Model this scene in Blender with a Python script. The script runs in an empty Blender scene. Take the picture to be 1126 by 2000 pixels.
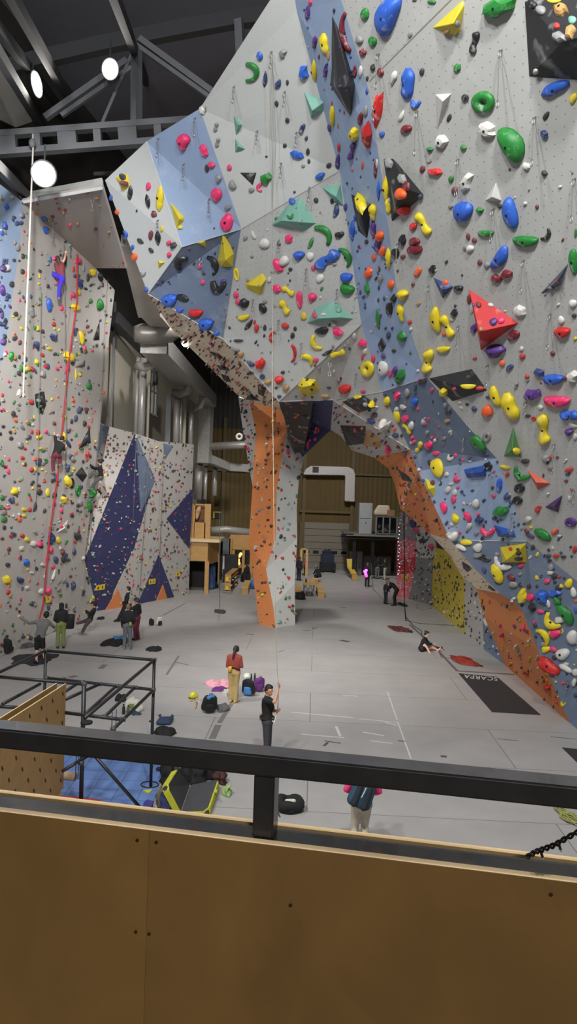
import bpy, bmesh, math, random
from mathutils import Vector, Matrix, noise
from mathutils.bvhtree import BVHTree
from mathutils.geometry import tessellate_polygon
R = math.radians
COL = bpy.context.scene.collection
SC = bpy.context.scene

# ------------------------------------------------------------------ camera
FPX, EYE = 1444.0, 6.3                      # focal length in pixels of a 1126 x 2000 frame; eye height over the hall floor
_p, _r = R(1.5), R(1.9)
FWD = Vector((0, math.cos(_p), -math.sin(_p)))
_u0 = Vector((0, math.sin(_p), math.cos(_p)))
CU = _u0 * math.cos(_r) - Vector((1, 0, 0)) * math.sin(_r)
CR = Vector((1, 0, 0)) * math.cos(_r) + _u0 * math.sin(_r)
EYEP = Vector((0, 0, EYE))
cam_d = bpy.data.cameras.new('camera')
cam = bpy.data.objects.new('camera', cam_d); COL.objects.link(cam)
cam_d.sensor_fit = 'VERTICAL'; cam_d.sensor_height = 36; cam_d.lens = 36 * FPX / 2000
cam_d.clip_start = 0.05; cam_d.clip_end = 300
cam.matrix_world = Matrix(((CR.x, CU.x, -FWD.x, 0), (CR.y, CU.y, -FWD.y, 0), (CR.z, CU.z, -FWD.z, EYE), (0, 0, 0, 1)))
SC.camera = cam
SC.view_settings.view_transform = 'Standard'; SC.view_settings.look = 'None'
SC.view_settings.gamma = 1.0; SC.view_settings.use_curve_mapping = False
SC.view_settings.exposure = -1.52
try: SC.cycles.use_denoising = True
except Exception: pass

def ray(x, y): return FWD + CR * ((x - 563) / FPX) + CU * ((1000 - y) / FPX)
def P(x, y, d): return EYEP + ray(x, y) * d                      # a point seen at pixel x,y, d metres deep
def J(x, y, z):                                                  # ... at height z
    d = ray(x, y); return EYEP + d * ((z - EYE) / d.z)
def F(x, y): return J(x, y, 0.0)                                 # ... on the floor
def HY(x, y, Y): d = ray(x, y); return EYEP + d * (Y / d.y)      # ... at a distance Y down the hall
def HX(x, y, X): d = ray(x, y); return EYEP + d * (X / d.x)
def depth_of(q): return (q - EYEP).dot(FWD)
def pix(q):
    v = q - EYEP; d = v.dot(FWD); return 563 + FPX * v.dot(CR) / d, 1000 - FPX * v.dot(CU) / d
def hitp(x, y, a, n): d = ray(x, y); return EYEP + d * ((a - EYEP).dot(n) / d.dot(n))

# ------------------------------------------------------------------ world and the unseen lights
w = bpy.data.worlds.new('world'); SC.world = w; w.use_nodes = True
w.node_tree.nodes['Background'].inputs[0].default_value = (0.96, 0.98, 1.0, 1)
w.node_tree.nodes['Background'].inputs[1].default_value = 0.09
def look_at(o, target):
    d = Vector(target) - o.location; o.rotation_euler = d.to_track_quat('-Z', 'Y').to_euler()
def area(name, loc, target, power, size, color=(1, .96, .9), spread=180):
    l = bpy.data.lights.new(name, 'AREA'); l.energy = power; l.shape = 'DISK'; l.size = size; l.color = color; l.spread = R(spread)
    o = bpy.data.objects.new(name, l); COL.objects.link(o); o.location = loc; look_at(o, target); return o
# unseen floods, the first few over the balcony read off the holds' shadows
area('unseen_flood', (-6, 2, 17), (1.5, 20, 11), 3700, 1.1, (1, 1, .99))
area('unseen_flood', (-2.5, 2, 16.8), (0, 24, 11), 3700, 1.1, (1, 1, .99))
area('unseen_flood', (2, 2.2, 17), (7, 18, 6), 4700, 1.1, (1, 1, .98))
area('unseen_flood', (-3, 5, 15), (-11, 27, 10.5), 1850, 1.2, (1, .98, .95), 46)  # added out of view to brighten the climbers wall
area('unseen_flood', (-3, 33, 19), (-5, 40, 2), 2050, 1.3, (1, .97, .93), 120)
area('unseen_flood', (3, 45, 15), (2.5, 58, 2), 1500, 1.3, (1, .97, .93), 100)  # added fill, hidden behind the arch, to brighten the far wall
area('unseen_flood', (-8.5, 17.5, 17), (2, 28, 0), 600, 1.2, (1, .98, .95), 46)  # added out of view to fill the mid floor under the arch
area('unseen_flood', (-3.5, 2, 17.5), (.5, 30, 1), 400, 1.2, (1, .98, .96), 30)  # unseen fill towards the mats before the pillar, kept from a brightness fit
area('unseen_flood', (-8, 8, 17), (1.5, 17.5, 0), 330, 1.2, (1, .98, .95), 60)  # added fill for the near floor, kept off the side wall
area('balcony_fill', (.8, -2.6, 8.2), (.2, 1.5, 5.3), 150, .8, (1, .93, .82))  # added fill behind the viewer that brightens the railing boards

# ------------------------------------------------------------------ materials
MATS = {}
def lin(c): return tuple(((v / 255) / 12.92 if v / 255 <= .04045 else ((v / 255 + .055) / 1.055) ** 2.4) for v in c)
def mat(name, rgb, rough=.6, metal=0., noise_amt=.12, scale=6., bump=0., emit=None, coat=0., chalk=0., coords='Object'):
    if name in MATS: return MATS[name]
    m = bpy.data.materials.new(name); m.use_nodes = True; nt = m.node_tree; b = nt.nodes['Principled BSDF']
    c = lin(rgb)
    b.inputs['Roughness'].default_value = rough; b.inputs['Metallic'].default_value = metal
    if coat: b.inputs['Coat Weight'].default_value = coat
    tc = nt.nodes.new('ShaderNodeTexCoord'); nz = nt.nodes.new('ShaderNodeTexNoise')
    nz.inputs['Scale'].default_value = scale; nz.inputs['Detail'].default_value = 4
    nt.links.new(tc.outputs[coords], nz.inputs['Vector'])
    mx = nt.nodes.new('ShaderNodeMix'); mx.data_type = 'RGBA'
    mx.inputs['A'].default_value = tuple(v * (1 - noise_amt) for v in c) + (1,)
    mx.inputs['B'].default_value = tuple(min(1, v * (1 + noise_amt)) for v in c) + (1,)
    nt.links.new(nz.outputs['Fac'], mx.inputs['Factor'])
    out = mx.outputs['Result']
    if chalk:                                                    # chalk rubbed on by hands and shoes
        n2 = nt.nodes.new('ShaderNodeTexNoise'); n2.inputs['Scale'].default_value = scale * .8; n2.inputs['Detail'].default_value = 6
        nt.links.new(tc.outputs[coords], n2.inputs['Vector'])
        rp = nt.nodes.new('ShaderNodeMapRange'); rp.inputs['From Min'].default_value = .56; rp.inputs['From Max'].default_value = .72
        rp.inputs['To Max'].default_value = chalk
        nt.links.new(n2.outputs['Fac'], rp.inputs['Value'])
        m2 = nt.nodes.new('ShaderNodeMix'); m2.data_type = 'RGBA'; m2.inputs['B'].default_value = (.72, .72, .72, 1)
        nt.links.new(rp.outputs['Result'], m2.inputs['Factor']); nt.links.new(out, m2.inputs['A']); out = m2.outputs['Result']
    nt.links.new(out, b.inputs['Base Color'])
    if bump:
        bp = nt.nodes.new('ShaderNodeBump'); bp.inputs['Strength'].default_value = bump; bp.inputs['Distance'].default_value = .02
        nt.links.new(nz.outputs['Fac'], bp.inputs['Height']); nt.links.new(bp.outputs['Normal'], b.inputs['Normal'])
    if emit:
        b.inputs['Emission Color'].default_value = tuple(lin(emit[0])) + (1,); b.inputs['Emission Strength'].default_value = emit[1]
    MATS[name] = m; return m

def panel_mat(name, rgb, chalk=.25, dots=True, rough=.75, noise_amt=.07):
    """painted textured plywood: a staggered grid of bolt holes, chalk and shoe scuffs (UV in metres)"""
    if name in MATS: return MATS[name]
    m = bpy.data.materials.new(name); m.use_nodes = True; nt = m.node_tree; b = nt.nodes['Principled BSDF']; L = nt.links.new
    b.inputs['Roughness'].default_value = rough; c = lin(rgb)
    tc = nt.nodes.new('ShaderNodeTexCoord'); uv = tc.outputs['UV']
    def N(t, **k):
        n = nt.nodes.new(t)
        for a, v in k.items(): n.inputs[a].default_value = v
        return n
    nz = N('ShaderNodeTexNoise', Scale=.9, Detail=5.); L(uv, nz.inputs['Vector'])
    mx = nt.nodes.new('ShaderNodeMix'); mx.data_type = 'RGBA'
    mx.inputs['A'].default_value = tuple(v * (1 - noise_amt) for v in c) + (1,); mx.inputs['B'].default_value = tuple(min(1, v * (1 + noise_amt)) for v in c) + (1,)
    L(nz.outputs['Fac'], mx.inputs['Factor']); out = mx.outputs['Result']
    if chalk:
        n2 = N('ShaderNodeTexNoise', Scale=1.3, Detail=8., Roughness=.7); L(uv, n2.inputs['Vector'])
        rp = nt.nodes.new('ShaderNodeMapRange'); rp.inputs['From Min'].default_value = .53; rp.inputs['From Max'].default_value = .75; rp.inputs['To Max'].default_value = chalk
        L(n2.outputs['Fac'], rp.inputs['Value'])
        m2 = nt.nodes.new('ShaderNodeMix'); m2.data_type = 'RGBA'; m2.inputs['B'].default_value = (.66, .67, .68, 1)
        L(rp.outputs['Result'], m2.inputs['Factor']); L(out, m2.inputs['A']); out = m2.outputs['Result']
    if dots:
        sp = nt.nodes.new('ShaderNodeSeparateXYZ'); L(uv, sp.inputs[0])
        def M(op, a, bb=None):
            n = nt.nodes.new('ShaderNodeMath'); n.operation = op
            for i, v in enumerate((a, bb)):
                if v is None: continue
                if isinstance(v, (int, float)): n.inputs[i].default_value = v
                else: L(v, n.inputs[i])
            return n.outputs[0]
        pu = M('MULTIPLY', sp.outputs[0], 1 / .21); pv = M('MULTIPLY', sp.outputs[1], 1 / .18)
        row = M('MODULO', M('FLOOR', pv), 2.); row = M('ABSOLUTE', row)
        fu = M('SUBTRACT', M('FRACT', M('ADD', pu, M('MULTIPLY', row, .5))), .5); fv = M('SUBTRACT', M('FRACT', pv), .5)
        d = M('SQRT', M('ADD', M('MULTIPLY', fu, fu), M('MULTIPLY', fv, fv)))
        dot = M('LESS_THAN', d, .062)
        m3 = nt.nodes.new('ShaderNodeMix'); m3.data_type = 'RGBA'; m3.inputs['B'].default_value = (.07, .07, .07, 1)
        L(M('MULTIPLY', dot, .75 if dots is True else float(dots)), m3.inputs['Factor']); L(out, m3.inputs['A']); out = m3.outputs['Result']
    L(out, b.inputs['Base Color'])
    MATS[name] = m; return m

def wood_mat(name, rgb, stretch=(1, 12, 12), amt=.18, rough=.55, scale=2.0, coords='Object'):
    if name in MATS: return MATS[name]
    m = bpy.data.materials.new(name); m.use_nodes = True; nt = m.node_tree; b = nt.nodes['Principled BSDF']; L = nt.links.new
    b.inputs['Roughness'].default_value = rough; c = lin(rgb)
    tc = nt.nodes.new('ShaderNodeTexCoord'); mp = nt.nodes.new('ShaderNodeMapping'); mp.inputs['Scale'].default_value = stretch
    L(tc.outputs[coords], mp.inputs['Vector'])
    n1 = nt.nodes.new('ShaderNodeTexNoise'); n1.inputs['Scale'].default_value = scale; n1.inputs['Detail'].default_value = 7; n1.inputs['Distortion'].default_value = .6
    L(mp.outputs[0], n1.inputs['Vector'])
    cr = nt.nodes.new('ShaderNodeValToRGB'); cr.color_ramp.elements[0].position = .3; cr.color_ramp.elements[1].position = .72
    cr.color_ramp.elements[0].color = tuple(v * (1 - amt) for v in c) + (1,); cr.color_ramp.elements[1].color = tuple(min(1, v * (1 + amt)) for v in c) + (1,)
    L(n1.outputs['Fac'], cr.inputs['Fac']); L(cr.outputs[0], b.inputs['Base Color'])
    MATS[name] = m; return m

def attr_mat(name, rough=.55):
    if name in MATS: return MATS[name]
    m = bpy.data.materials.new(name); m.use_nodes = True; nt = m.node_tree; b = nt.nodes['Principled BSDF']
    a = nt.nodes.new('ShaderNodeAttribute'); a.attribute_name = 'paint'; nt.links.new(a.outputs['Color'], b.inputs['Base Color'])
    b.inputs['Roughness'].default_value = rough; MATS[name] = m; return m

# ------------------------------------------------------------------ object helpers
def tag(o, label=None, cat=None, group=None, kind=None):
    if label: o['label'] = label
    if cat: o['category'] = cat
    if group: o['group'] = group
    if kind: o['kind'] = kind
    return o
def empty(name, loc, rz=0., label=None, cat=None, group=None, kind=None):
    o = bpy.data.objects.new(name, None); COL.objects.link(o); o.location = loc; o.rotation_euler = (0, 0, rz); o.empty_display_size = .1
    return tag(o, label, cat, group, kind)
def copy_tree(o, parent=None):
    c = o.copy(); COL.objects.link(c)
    if parent: c.parent = parent
    for ch in list(o.children): copy_tree(ch, c)
    return c

class MB:
    """collects vertices and faces of ONE part"""
    def __init__(s): s.v = []; s.f = []
    def add(s, vs, fs):
        n = len(s.v); s.v += [Vector(v) for v in vs]; s.f += [tuple(i + n for i in f) for f in fs]; return s
    def box(s, c, size, rz=0., M=None):
        hx, hy, hz = size[0] / 2, size[1] / 2, size[2] / 2; c = Vector(c)
        rm = M if M is not None else Matrix.Rotation(rz, 3, 'Z')
        vs = [c + rm @ Vector((x * hx, y * hy, z * hz)) for z in (-1, 1) for y in (-1, 1) for x in (-1, 1)]
        return s.add(vs, [(0, 2, 3, 1), (4, 5, 7, 6), (0, 1, 5, 4), (2, 6, 7, 3), (0, 4, 6, 2), (1, 3, 7, 5)])
    def prism(s, pts, ext):
        """a closed polygon pts (3D) extruded by the vector ext"""
        n = len(pts); pts = [Vector(p) for p in pts]; ext = Vector(ext)
        tris = tessellate_polygon([pts])
        vs = pts + [p + ext for p in pts]
        fs = [tuple(t) for t in tris] + [tuple(i + n for i in reversed(t)) for t in tris] + [(i, i + n, (i + 1) % n + n, (i + 1) % n) for i in range(n)]
        return s.add(vs, fs)
    def tube(s, pts, rad, seg=8, closed=False, caps=True):
        pts = [Vector(p) for p in pts]; n = len(pts)
        rads = rad if isinstance(rad, (list, tuple)) else [rad] * n
        prev = None; rings = []
        for i, p in enumerate(pts):
            a = pts[(i - 1) % n] if (closed or i > 0) else p; b = pts[(i + 1) % n] if (closed or i < n - 1) else p
            t = (b - a); t = t.normalized() if t.length > 1e-9 else Vector((0, 0, 1))
            if prev is None: q = t.orthogonal().normalized()
            else:
                q = prev - t * prev.dot(t); q = q.normalized() if q.length > 1e-6 else t.orthogonal().normalized()
            prev = q; e = t.cross(q)
            rings.append([p + (q * math.cos(k * 2 * math.pi / seg) + e * math.sin(k * 2 * math.pi / seg)) * rads[i] for k in range(seg)])
        vs = [v for r_ in rings for v in r_]; fs = []
        for i in range(n if closed else n - 1):
            j = (i + 1) % n
            for k in range(seg):
                l = (k + 1) % seg; fs.append((i * seg + k, i * seg + l, j * seg + l, j * seg + k))
        if caps and not closed: fs += [tuple(reversed(range(seg))), tuple(range((n - 1) * seg, n * seg))]
        return s.add(vs, fs)
    def bar(s, a, b, wd, th, up=(0, 0, 1)):
        """rectangular bar from a to b, wd across, th along up"""
        a, b = Vector(a), Vector(b); t = (b - a).normalized(); up = Vector(up)
        sd = t.cross(up); sd = sd.normalized() if sd.length > 1e-6 else t.orthogonal().normalized(); u = sd.cross(t)
        vs = [q + sd * (x * wd / 2) + u * (z * th / 2) for q in (a, b) for x, z in ((-1, -1), (1, -1), (1, 1), (-1, 1))]
        return s.add(vs, [(0, 1, 2, 3), (7, 6, 5, 4), (0, 4, 5, 1), (1, 5, 6, 2), (2, 6, 7, 3), (3, 7, 4, 0)])
    def ball(s, c, r, seg=12, rings=8, M=None):
        r = Vector(r) if not isinstance(r, (int, float)) else Vector((r, r, r)); c = Vector(c)
        vs = []; fs = []
        def tr(v):
            v = Vector((v.x * r.x, v.y * r.y, v.z * r.z)); return c + (M @ v if M is not None else v)
        vs.append(tr(Vector((0, 0, 1))))
        for i in range(1, rings):
            a = math.pi * i / rings
            for k in range(seg):
                b = 2 * math.pi * k / seg; vs.append(tr(Vector((math.sin(a) * math.cos(b), math.sin(a) * math.sin(b), math.cos(a)))))
        vs.append(tr(Vector((0, 0, -1)))); last = len(vs) - 1
        for k in range(seg):
            l = (k + 1) % seg; fs.append((0, 1 + k, 1 + l)); fs.append((last, 1 + (rings - 2) * seg + l, 1 + (rings - 2) * seg + k))
            for i in range(rings - 2):
                fs.append((1 + i * seg + k, 1 + (i + 1) * seg + k, 1 + (i + 1) * seg + l, 1 + i * seg + l))
        return s.add(vs, fs)
    def lathe(s, prof, c=(0, 0, 0), seg=20):
        c = Vector(c); n = len(prof)
        vs = [c + Vector((r_ * math.cos(2 * math.pi * k / seg), r_ * math.sin(2 * math.pi * k / seg), z)) for r_, z in prof for k in range(seg)]
        fs = [(i * seg + k, i * seg + (k + 1) % seg, (i + 1) * seg + (k + 1) % seg, (i + 1) * seg + k) for i in range(n - 1) for k in range(seg)]
        fs += [tuple(reversed(range(seg))), tuple(range((n - 1) * seg, n * seg))]
        return s.add(vs, fs)
    def build(s, name, m, parent=None, smooth=False, bevel=0., loc=None, local=True):
        """link as one mesh object. World coordinates are kept: with a parent the vertices are re-based to the parent's frame."""
        me = bpy.data.meshes.new(name)
        if parent is not None:
            inv = MW[parent.name].inverted() if parent.name in MW else Matrix.Identity(4)
            if local: vs = [inv @ v for v in s.v]
            else: vs = s.v
            o_loc = Vector((0, 0, 0))
        else:
            if loc is None:
                mn = Vector([min(v[i] for v in s.v) for i in range(3)]); mx = Vector([max(v[i] for v in s.v) for i in range(3)])
                loc = Vector(((mn.x + mx.x) / 2, (mn.y + mx.y) / 2, mn.z))
            o_loc = Vector(loc); vs = [v - o_loc for v in s.v]
        me.from_pydata([tuple(v) for v in vs], [], s.f)
        bm = bmesh.new(); bm.from_mesh(me); bmesh.ops.recalc_face_normals(bm, faces=bm.faces[:])
        if bevel > 0: bmesh.ops.bevel(bm, geom=[e for e in bm.edges if len(e.link_faces) == 2 and e.calc_face_angle(0) > .5], offset=bevel, segments=2, affect='EDGES', clamp_overlap=True)
        bm.to_mesh(me); bm.free()
        if smooth: me.polygons.foreach_set('use_smooth', [True] * len(me.polygons))
        me.materials.append(m); me.update()
        o = bpy.data.objects.new(name, me); COL.objects.link(o); o.location = o_loc
        if parent is not None: o.parent = parent
        MW[o.name] = (MW[parent.name] if parent is not None and parent.name in MW else Matrix.Identity(4)) @ Matrix.Translation(o_loc)
        return o
MW = {}
def root(name, loc, rz=0., label=None, cat=None, group=None, kind=None):
    o = empty(name, loc, rz, label, cat, group, kind); MW[o.name] = Matrix.Translation(Vector(loc)) @ Matrix.Rotation(rz, 4, 'Z'); return o
def struct(o): o['kind'] = 'structure'; return o
# ------------------------------------------------------------------ the hall shell
def floor_mat():
    m = bpy.data.materials.new('floor_mat'); m.use_nodes = True; nt = m.node_tree; b = nt.nodes['Principled BSDF']; L = nt.links.new
    tc = nt.nodes.new('ShaderNodeTexCoord'); mp = nt.nodes.new('ShaderNodeMapping'); mp.inputs['Rotation'].default_value = (0, 0, R(2.2))
    L(tc.outputs['Object'], mp.inputs['Vector'])
    br = nt.nodes.new('ShaderNodeTexBrick'); br.inputs['Scale'].default_value = 1.0
    br.inputs['Mortar Size'].default_value = .012; br.inputs['Mortar Smooth'].default_value = 0.2; br.inputs['Brick Width'].default_value = 7.5; br.inputs['Row Height'].default_value = 2.9
    br.offset = .35
    c = lin((172, 169, 167)); d = lin((166, 163, 161))
    br.inputs['Color1'].default_value = c + (1,); br.inputs['Color2'].default_value = d + (1,); br.inputs['Mortar'].default_value = lin((118, 116, 115)) + (1,)
    L(mp.outputs[0], br.inputs['Vector'])
    nz = nt.nodes.new('ShaderNodeTexNoise'); nz.inputs['Scale'].default_value = .7; nz.inputs['Detail'].default_value = 8; nz.inputs['Roughness'].default_value = .65
    L(tc.outputs['Object'], nz.inputs['Vector'])
    mr = nt.nodes.new('ShaderNodeMapRange'); mr.inputs['From Min'].default_value = .3; mr.inputs['From Max'].default_value = .7; mr.inputs['To Min'].default_value = .88; mr.inputs['To Max'].default_value = 1.06
    L(nz.outputs['Fac'], mr.inputs['Value'])
    mu = nt.nodes.new('ShaderNodeMix'); mu.data_type = 'RGBA'; mu.blend_type = 'MULTIPLY'; mu.inputs['Factor'].default_value = 1
    L(br.outputs['Color'], mu.inputs['A']); L(mr.outputs[0], mu.inputs['B']); L(mu.outputs['Result'], b.inputs['Base Color'])
    b.inputs['Roughness'].default_value = .55
    return m
fl = MB().box((0, 28, -.1), (34, 74, .2)).build('floor', floor_mat(), loc=(0, 0, 0)); struct(fl)

M_dark = mat('roof_sheet', (112, 112, 122), .8, scale=2)
M_steel = mat('grey_steel', (104, 106, 110), .6, noise_amt=.15, scale=3)
M_dsteel = mat('dark_steel', (58, 59, 62), .6, noise_amt=.15, scale=3)
M_foil = mat('foil_duct', (196, 194, 190), .32, .4, noise_amt=.25, scale=5, bump=.5)
M_galv = mat('galvanised_duct', (178, 174, 168), .42, .25, noise_amt=.1, scale=2)
M_black = mat('black_paint', (20, 20, 22), .45, noise_amt=.1)
M_ply = wood_mat('plywood', (186, 142, 82), (1, 9, 9), .12)
M_plyedge = wood_mat('plywood_edge', (222, 196, 150), (1, 1, 40), .15)
M_white = mat('white_paint', (205, 204, 200), .6)
M_rubber = mat('black_rubber', (24, 24, 25), .8)

cl = MB().add([(-16, 0, 23.5), (20, 0, 23.5), (20, 64, 25), (-16, 64, 25)], [(0, 1, 2, 3)])
cl = MB().prism([(-16, 0, 23.5), (20, 0, 23.5), (20, 64, 24.5), (-16, 64, 24.5)], (0, 0, .2)).build('ceiling', M_dark, loc=(0, 30, 23.5)); struct(cl)

# far wall: dull mustard sheet cladding, darker above
def clad_mat(name, rgb, pitch):
    m = bpy.data.materials.new(name); m.use_nodes = True; nt = m.node_tree; b = nt.nodes['Principled BSDF']; L = nt.links.new
    tc = nt.nodes.new('ShaderNodeTexCoord'); wv = nt.nodes.new('ShaderNodeTexWave'); wv.bands_direction = 'X'; wv.inputs['Scale'].default_value = pitch; wv.inputs['Distortion'].default_value = 0
    L(tc.outputs['Object'], wv.inputs['Vector'])
    nz = nt.nodes.new('ShaderNodeTexNoise'); nz.inputs['Scale'].default_value = .8; nz.inputs['Detail'].default_value = 5; L(tc.outputs['Object'], nz.inputs['Vector'])
    c = lin(rgb); mx = nt.nodes.new('ShaderNodeMix'); mx.data_type = 'RGBA'
    mx.inputs['A'].default_value = tuple(v * .75 for v in c) + (1,); mx.inputs['B'].default_value = tuple(v * 1.15 for v in c) + (1,)
    L(nz.outputs['Fac'], mx.inputs['Factor']); L(mx.outputs['Result'], b.inputs['Base Color'])
    bp = nt.nodes.new('ShaderNodeBump'); bp.inputs['Strength'].default_value = .6; bp.inputs['Distance'].default_value = .05; L(wv.outputs['Fac'], bp.inputs['Height']); L(bp.outputs['Normal'], b.inputs['Normal'])
    b.inputs['Roughness'].default_value = .7; return m
M_must = clad_mat('mustard_cladding', (100, 82, 42), .8)
M_grayclad = clad_mat('grey_cladding', (62, 60, 56), .8)
wf = MB().box((2, 62.3, 5.75), (30, .3, 11.5)).build('wall_far', M_must); struct(wf)
wf2 = MB().box((2, 62.35, 18), (30, .3, 13)).build('wall_far_upper', M_grayclad); struct(wf2)
for k, xx in enumerate((-5.5, -1.9, 1.25, 5.3, 9.5)):
    o = MB().box((xx, 62.05, 6.2), (.28, .3, 12.4)).build('trim_%d' % (k + 1), mat('mustard_post', (98, 86, 54), .6)); struct(o)
o = MB().box((2, 62.0, 8.0), (20, .2, .16)).build('trim_6', MATS['mustard_post']); struct(o)

# wall on the window side: beige sandwich panels between steel columns
M_beige = mat('beige_panel', (176, 170, 156), .6, scale=.8, noise_amt=.08)
wl = [(-12.6, 16), (-9.5, 40), (-6.9, 62.2)]
b = MB()
for (x0, y0), (x1, y1) in zip(wl, wl[1:]):
    b.prism([(x0, y0, 0), (x1, y1, 0), (x1, y1, 14.5), (x0, y0, 14.5)], (-.25, 0, 0))
struct(b.build('wall_left', M_beige))
b = MB()
for (x0, y0), (x1, y1) in zip(wl, wl[1:]):
    b.prism([(x0, y0, 14.5), (x1, y1, 14.5), (x1, y1, 24.5), (x0, y0, 24.5)], (-.25, 0, 0))
struct(b.build('wall_left_upper', M_grayclad))
def WL(y, off=0):
    for (x0, y0), (x1, y1) in zip(wl, wl[1:]):
        if y <= y1: return x0 + (x1 - x0) * (y - y0) / (y1 - y0) + off
    return wl[-1][0] + off
# wall on the other side stays behind the climbing walls
struct(MB().box((12.2, 35, 12), (.3, 56, 24)).build('wall_right', M_grayclad))

# roller door in the far wall
dr = root('door_1', HY(635, 1115, 62.1)); struct(dr)
a, c_ = HY(591, 1019, 62.0), HY(679, 1100, 62.0)
x0, x1, z1 = a.x, c_.x, a.z
M_door = mat('door_panel', (128, 122, 110), .55, noise_amt=.06)
b = MB()
nsl = 7
for i in range(nsl): b.box(((x0 + x1) / 2, 62.02, z1 * (i + .5) / nsl), (x1 - x0, .12, z1 / nsl - .03))
b.build('door_leaf', M_door, dr)
for i in range(5):
    xx = x0 + (x1 - x0) * (i + .5) / 5
    MB().box((xx, 61.95, z1 * .36), (.46, .06, .24)).build('window_pane', mat('dark_glass', (22, 22, 26), .15), dr)
MB().box((x0 - .15, 61.95, z1 / 2), (.22, .2, z1)).box((x1 + .15, 61.95, z1 / 2), (.22, .2, z1)).box(((x0 + x1) / 2, 61.95, z1 + .9), (x1 - x0 + .6, .2, .2)).build('door_track', mat('mustard_post', (98, 86, 54)), dr)
# ------------------------------------------------------------------ climbing walls: vertices (pixel x, y, depth) shared by neighbouring panels
_ra, _rb, _rc = P(666, 0, 15.2), P(1126, 0, 11.5), P(1028, 1057, 20.6)
RN = (_rb - _ra).cross(_rc - _ra).normalized()
def rp(x, y): return hitp(x, y, _ra, RN)
V = {}
def v(n, x, y, d): V[n] = P(x, y, d)
# front of the arch
v('a0', 205, 352, 24.2); v('a1', 286, 276, 22.3); v('a2', 355, 482, 23.4); v('a3', 289, 574, 26.2)
v('b0', 390, 212, 20.4); v('b1', 471, 447, 22.3); v('c0', 436, 662, 25.4)
v('s0', 566, -60, 16.2); v('s1', 579, 21, 16.9); v('s2', 663, 333, 19.6); v('s3', 705, 633, 22.0); v('s4', 746, 765, 22.8)
v('l0', 544, 784, 26.5); v('l1', 650, 781, 26.0); v('h0', 800, 878, 23.6); v('h1', 816, 920, 23.3)
for n, x, y in (('t0', 648, -60), ('t1', 666, 0), ('t2', 720, 178), ('t3', 736, 284), ('t4', 753, 401), ('t5', 773, 558), ('t6', 811, 677), ('t7', 833, 737), ('t8', 911, 831), ('t9', 969, 895), ('t10', 1028, 1057)):
    V[n] = rp(x, y)
v('k0', 879, 1055, 22.9); v('k1', 925, 1109, 22.5); v('k2', 975, 1159, 22.1); v('k3', 1006, 1177, 21.9); v('k4', 1021, 1196, 21.8); v('k5', 1049, 1268, 21.5); v('k6', 1074, 1323, 21.25)
V['k7'] = F(1112, 1412)
V['r0'] = rp(1330, -60); V['r1'] = rp(1330, 846)
V['r2'] = P(1310, 1280, 18.2); V['r3'] = F(1330, 1600)
V['d1'] = rp(720, 160); V['d2'] = rp(925, -60)
# inner (under) edge of the arch
v('u0', 335, 643, 31.5); v('u1', 413, 721, 33); v('u2', 462, 770, 34); v('u3', 487, 786, 34.2); v('u4', 548, 800, 33.8); v('u5', 590, 893, 34.3); v('u6', 645, 840, 31.5)
v('u7', 664, 851, 31.2); v('u8', 688, 880, 31); v('u9', 730, 894, 30.5); v('u10', 757, 914, 30); v('u11', 770, 945, 29.8); v('u12', 781, 994, 29.6); v('u13', 838, 1042, 29.8); v('u14', 878, 1085, 30.2)
v('u15', 903, 1128, 30.5); v('u16', 930, 1150, 27.5); v('u17', 945, 1205, 27.5)
V['u18'] = F(985, 1299)
v('q0', 846, 800, 0) if False else None
PANELS = []                                                        # (panel key, group, vertices, material)
PW = panel_mat('wall_paint_white', (194, 196, 193), .10, .22)
PG = panel_mat('wall_paint_grey', (174, 174, 171), .22)
PGL = panel_mat('wall_paint_left', (178, 174, 169), .15, .3)
PB = panel_mat('wall_paint_blue', (146, 166, 196), .35, .25)
PS = panel_mat('slate_and_shaded_blue', (100, 114, 136), .22, .3)  # on panel C the blue paint with its shade put into the colour
PO = panel_mat('wall_paint_orange', (204, 126, 72), .05)
PN = panel_mat('wall_paint_navy', (52, 54, 96), .05)
PD = panel_mat('wall_paint_dark', (40, 43, 50), .15)
PY = panel_mat('wall_paint_yellow', (198, 178, 62), .05)
PRD = panel_mat('wall_paint_red', (180, 52, 60), .05)
PPK = panel_mat('wall_paint_rose', (206, 104, 116), .1)
PGY = panel_mat('wall_paint_midgrey', (122, 122, 122), .08)
PWD = wood_mat('bare_plywood', (228, 214, 188), (3, 3, 1), .12, coords='UV')
PSF = panel_mat('soffit_paint', (164, 156, 150), .05, dots=False)

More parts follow.
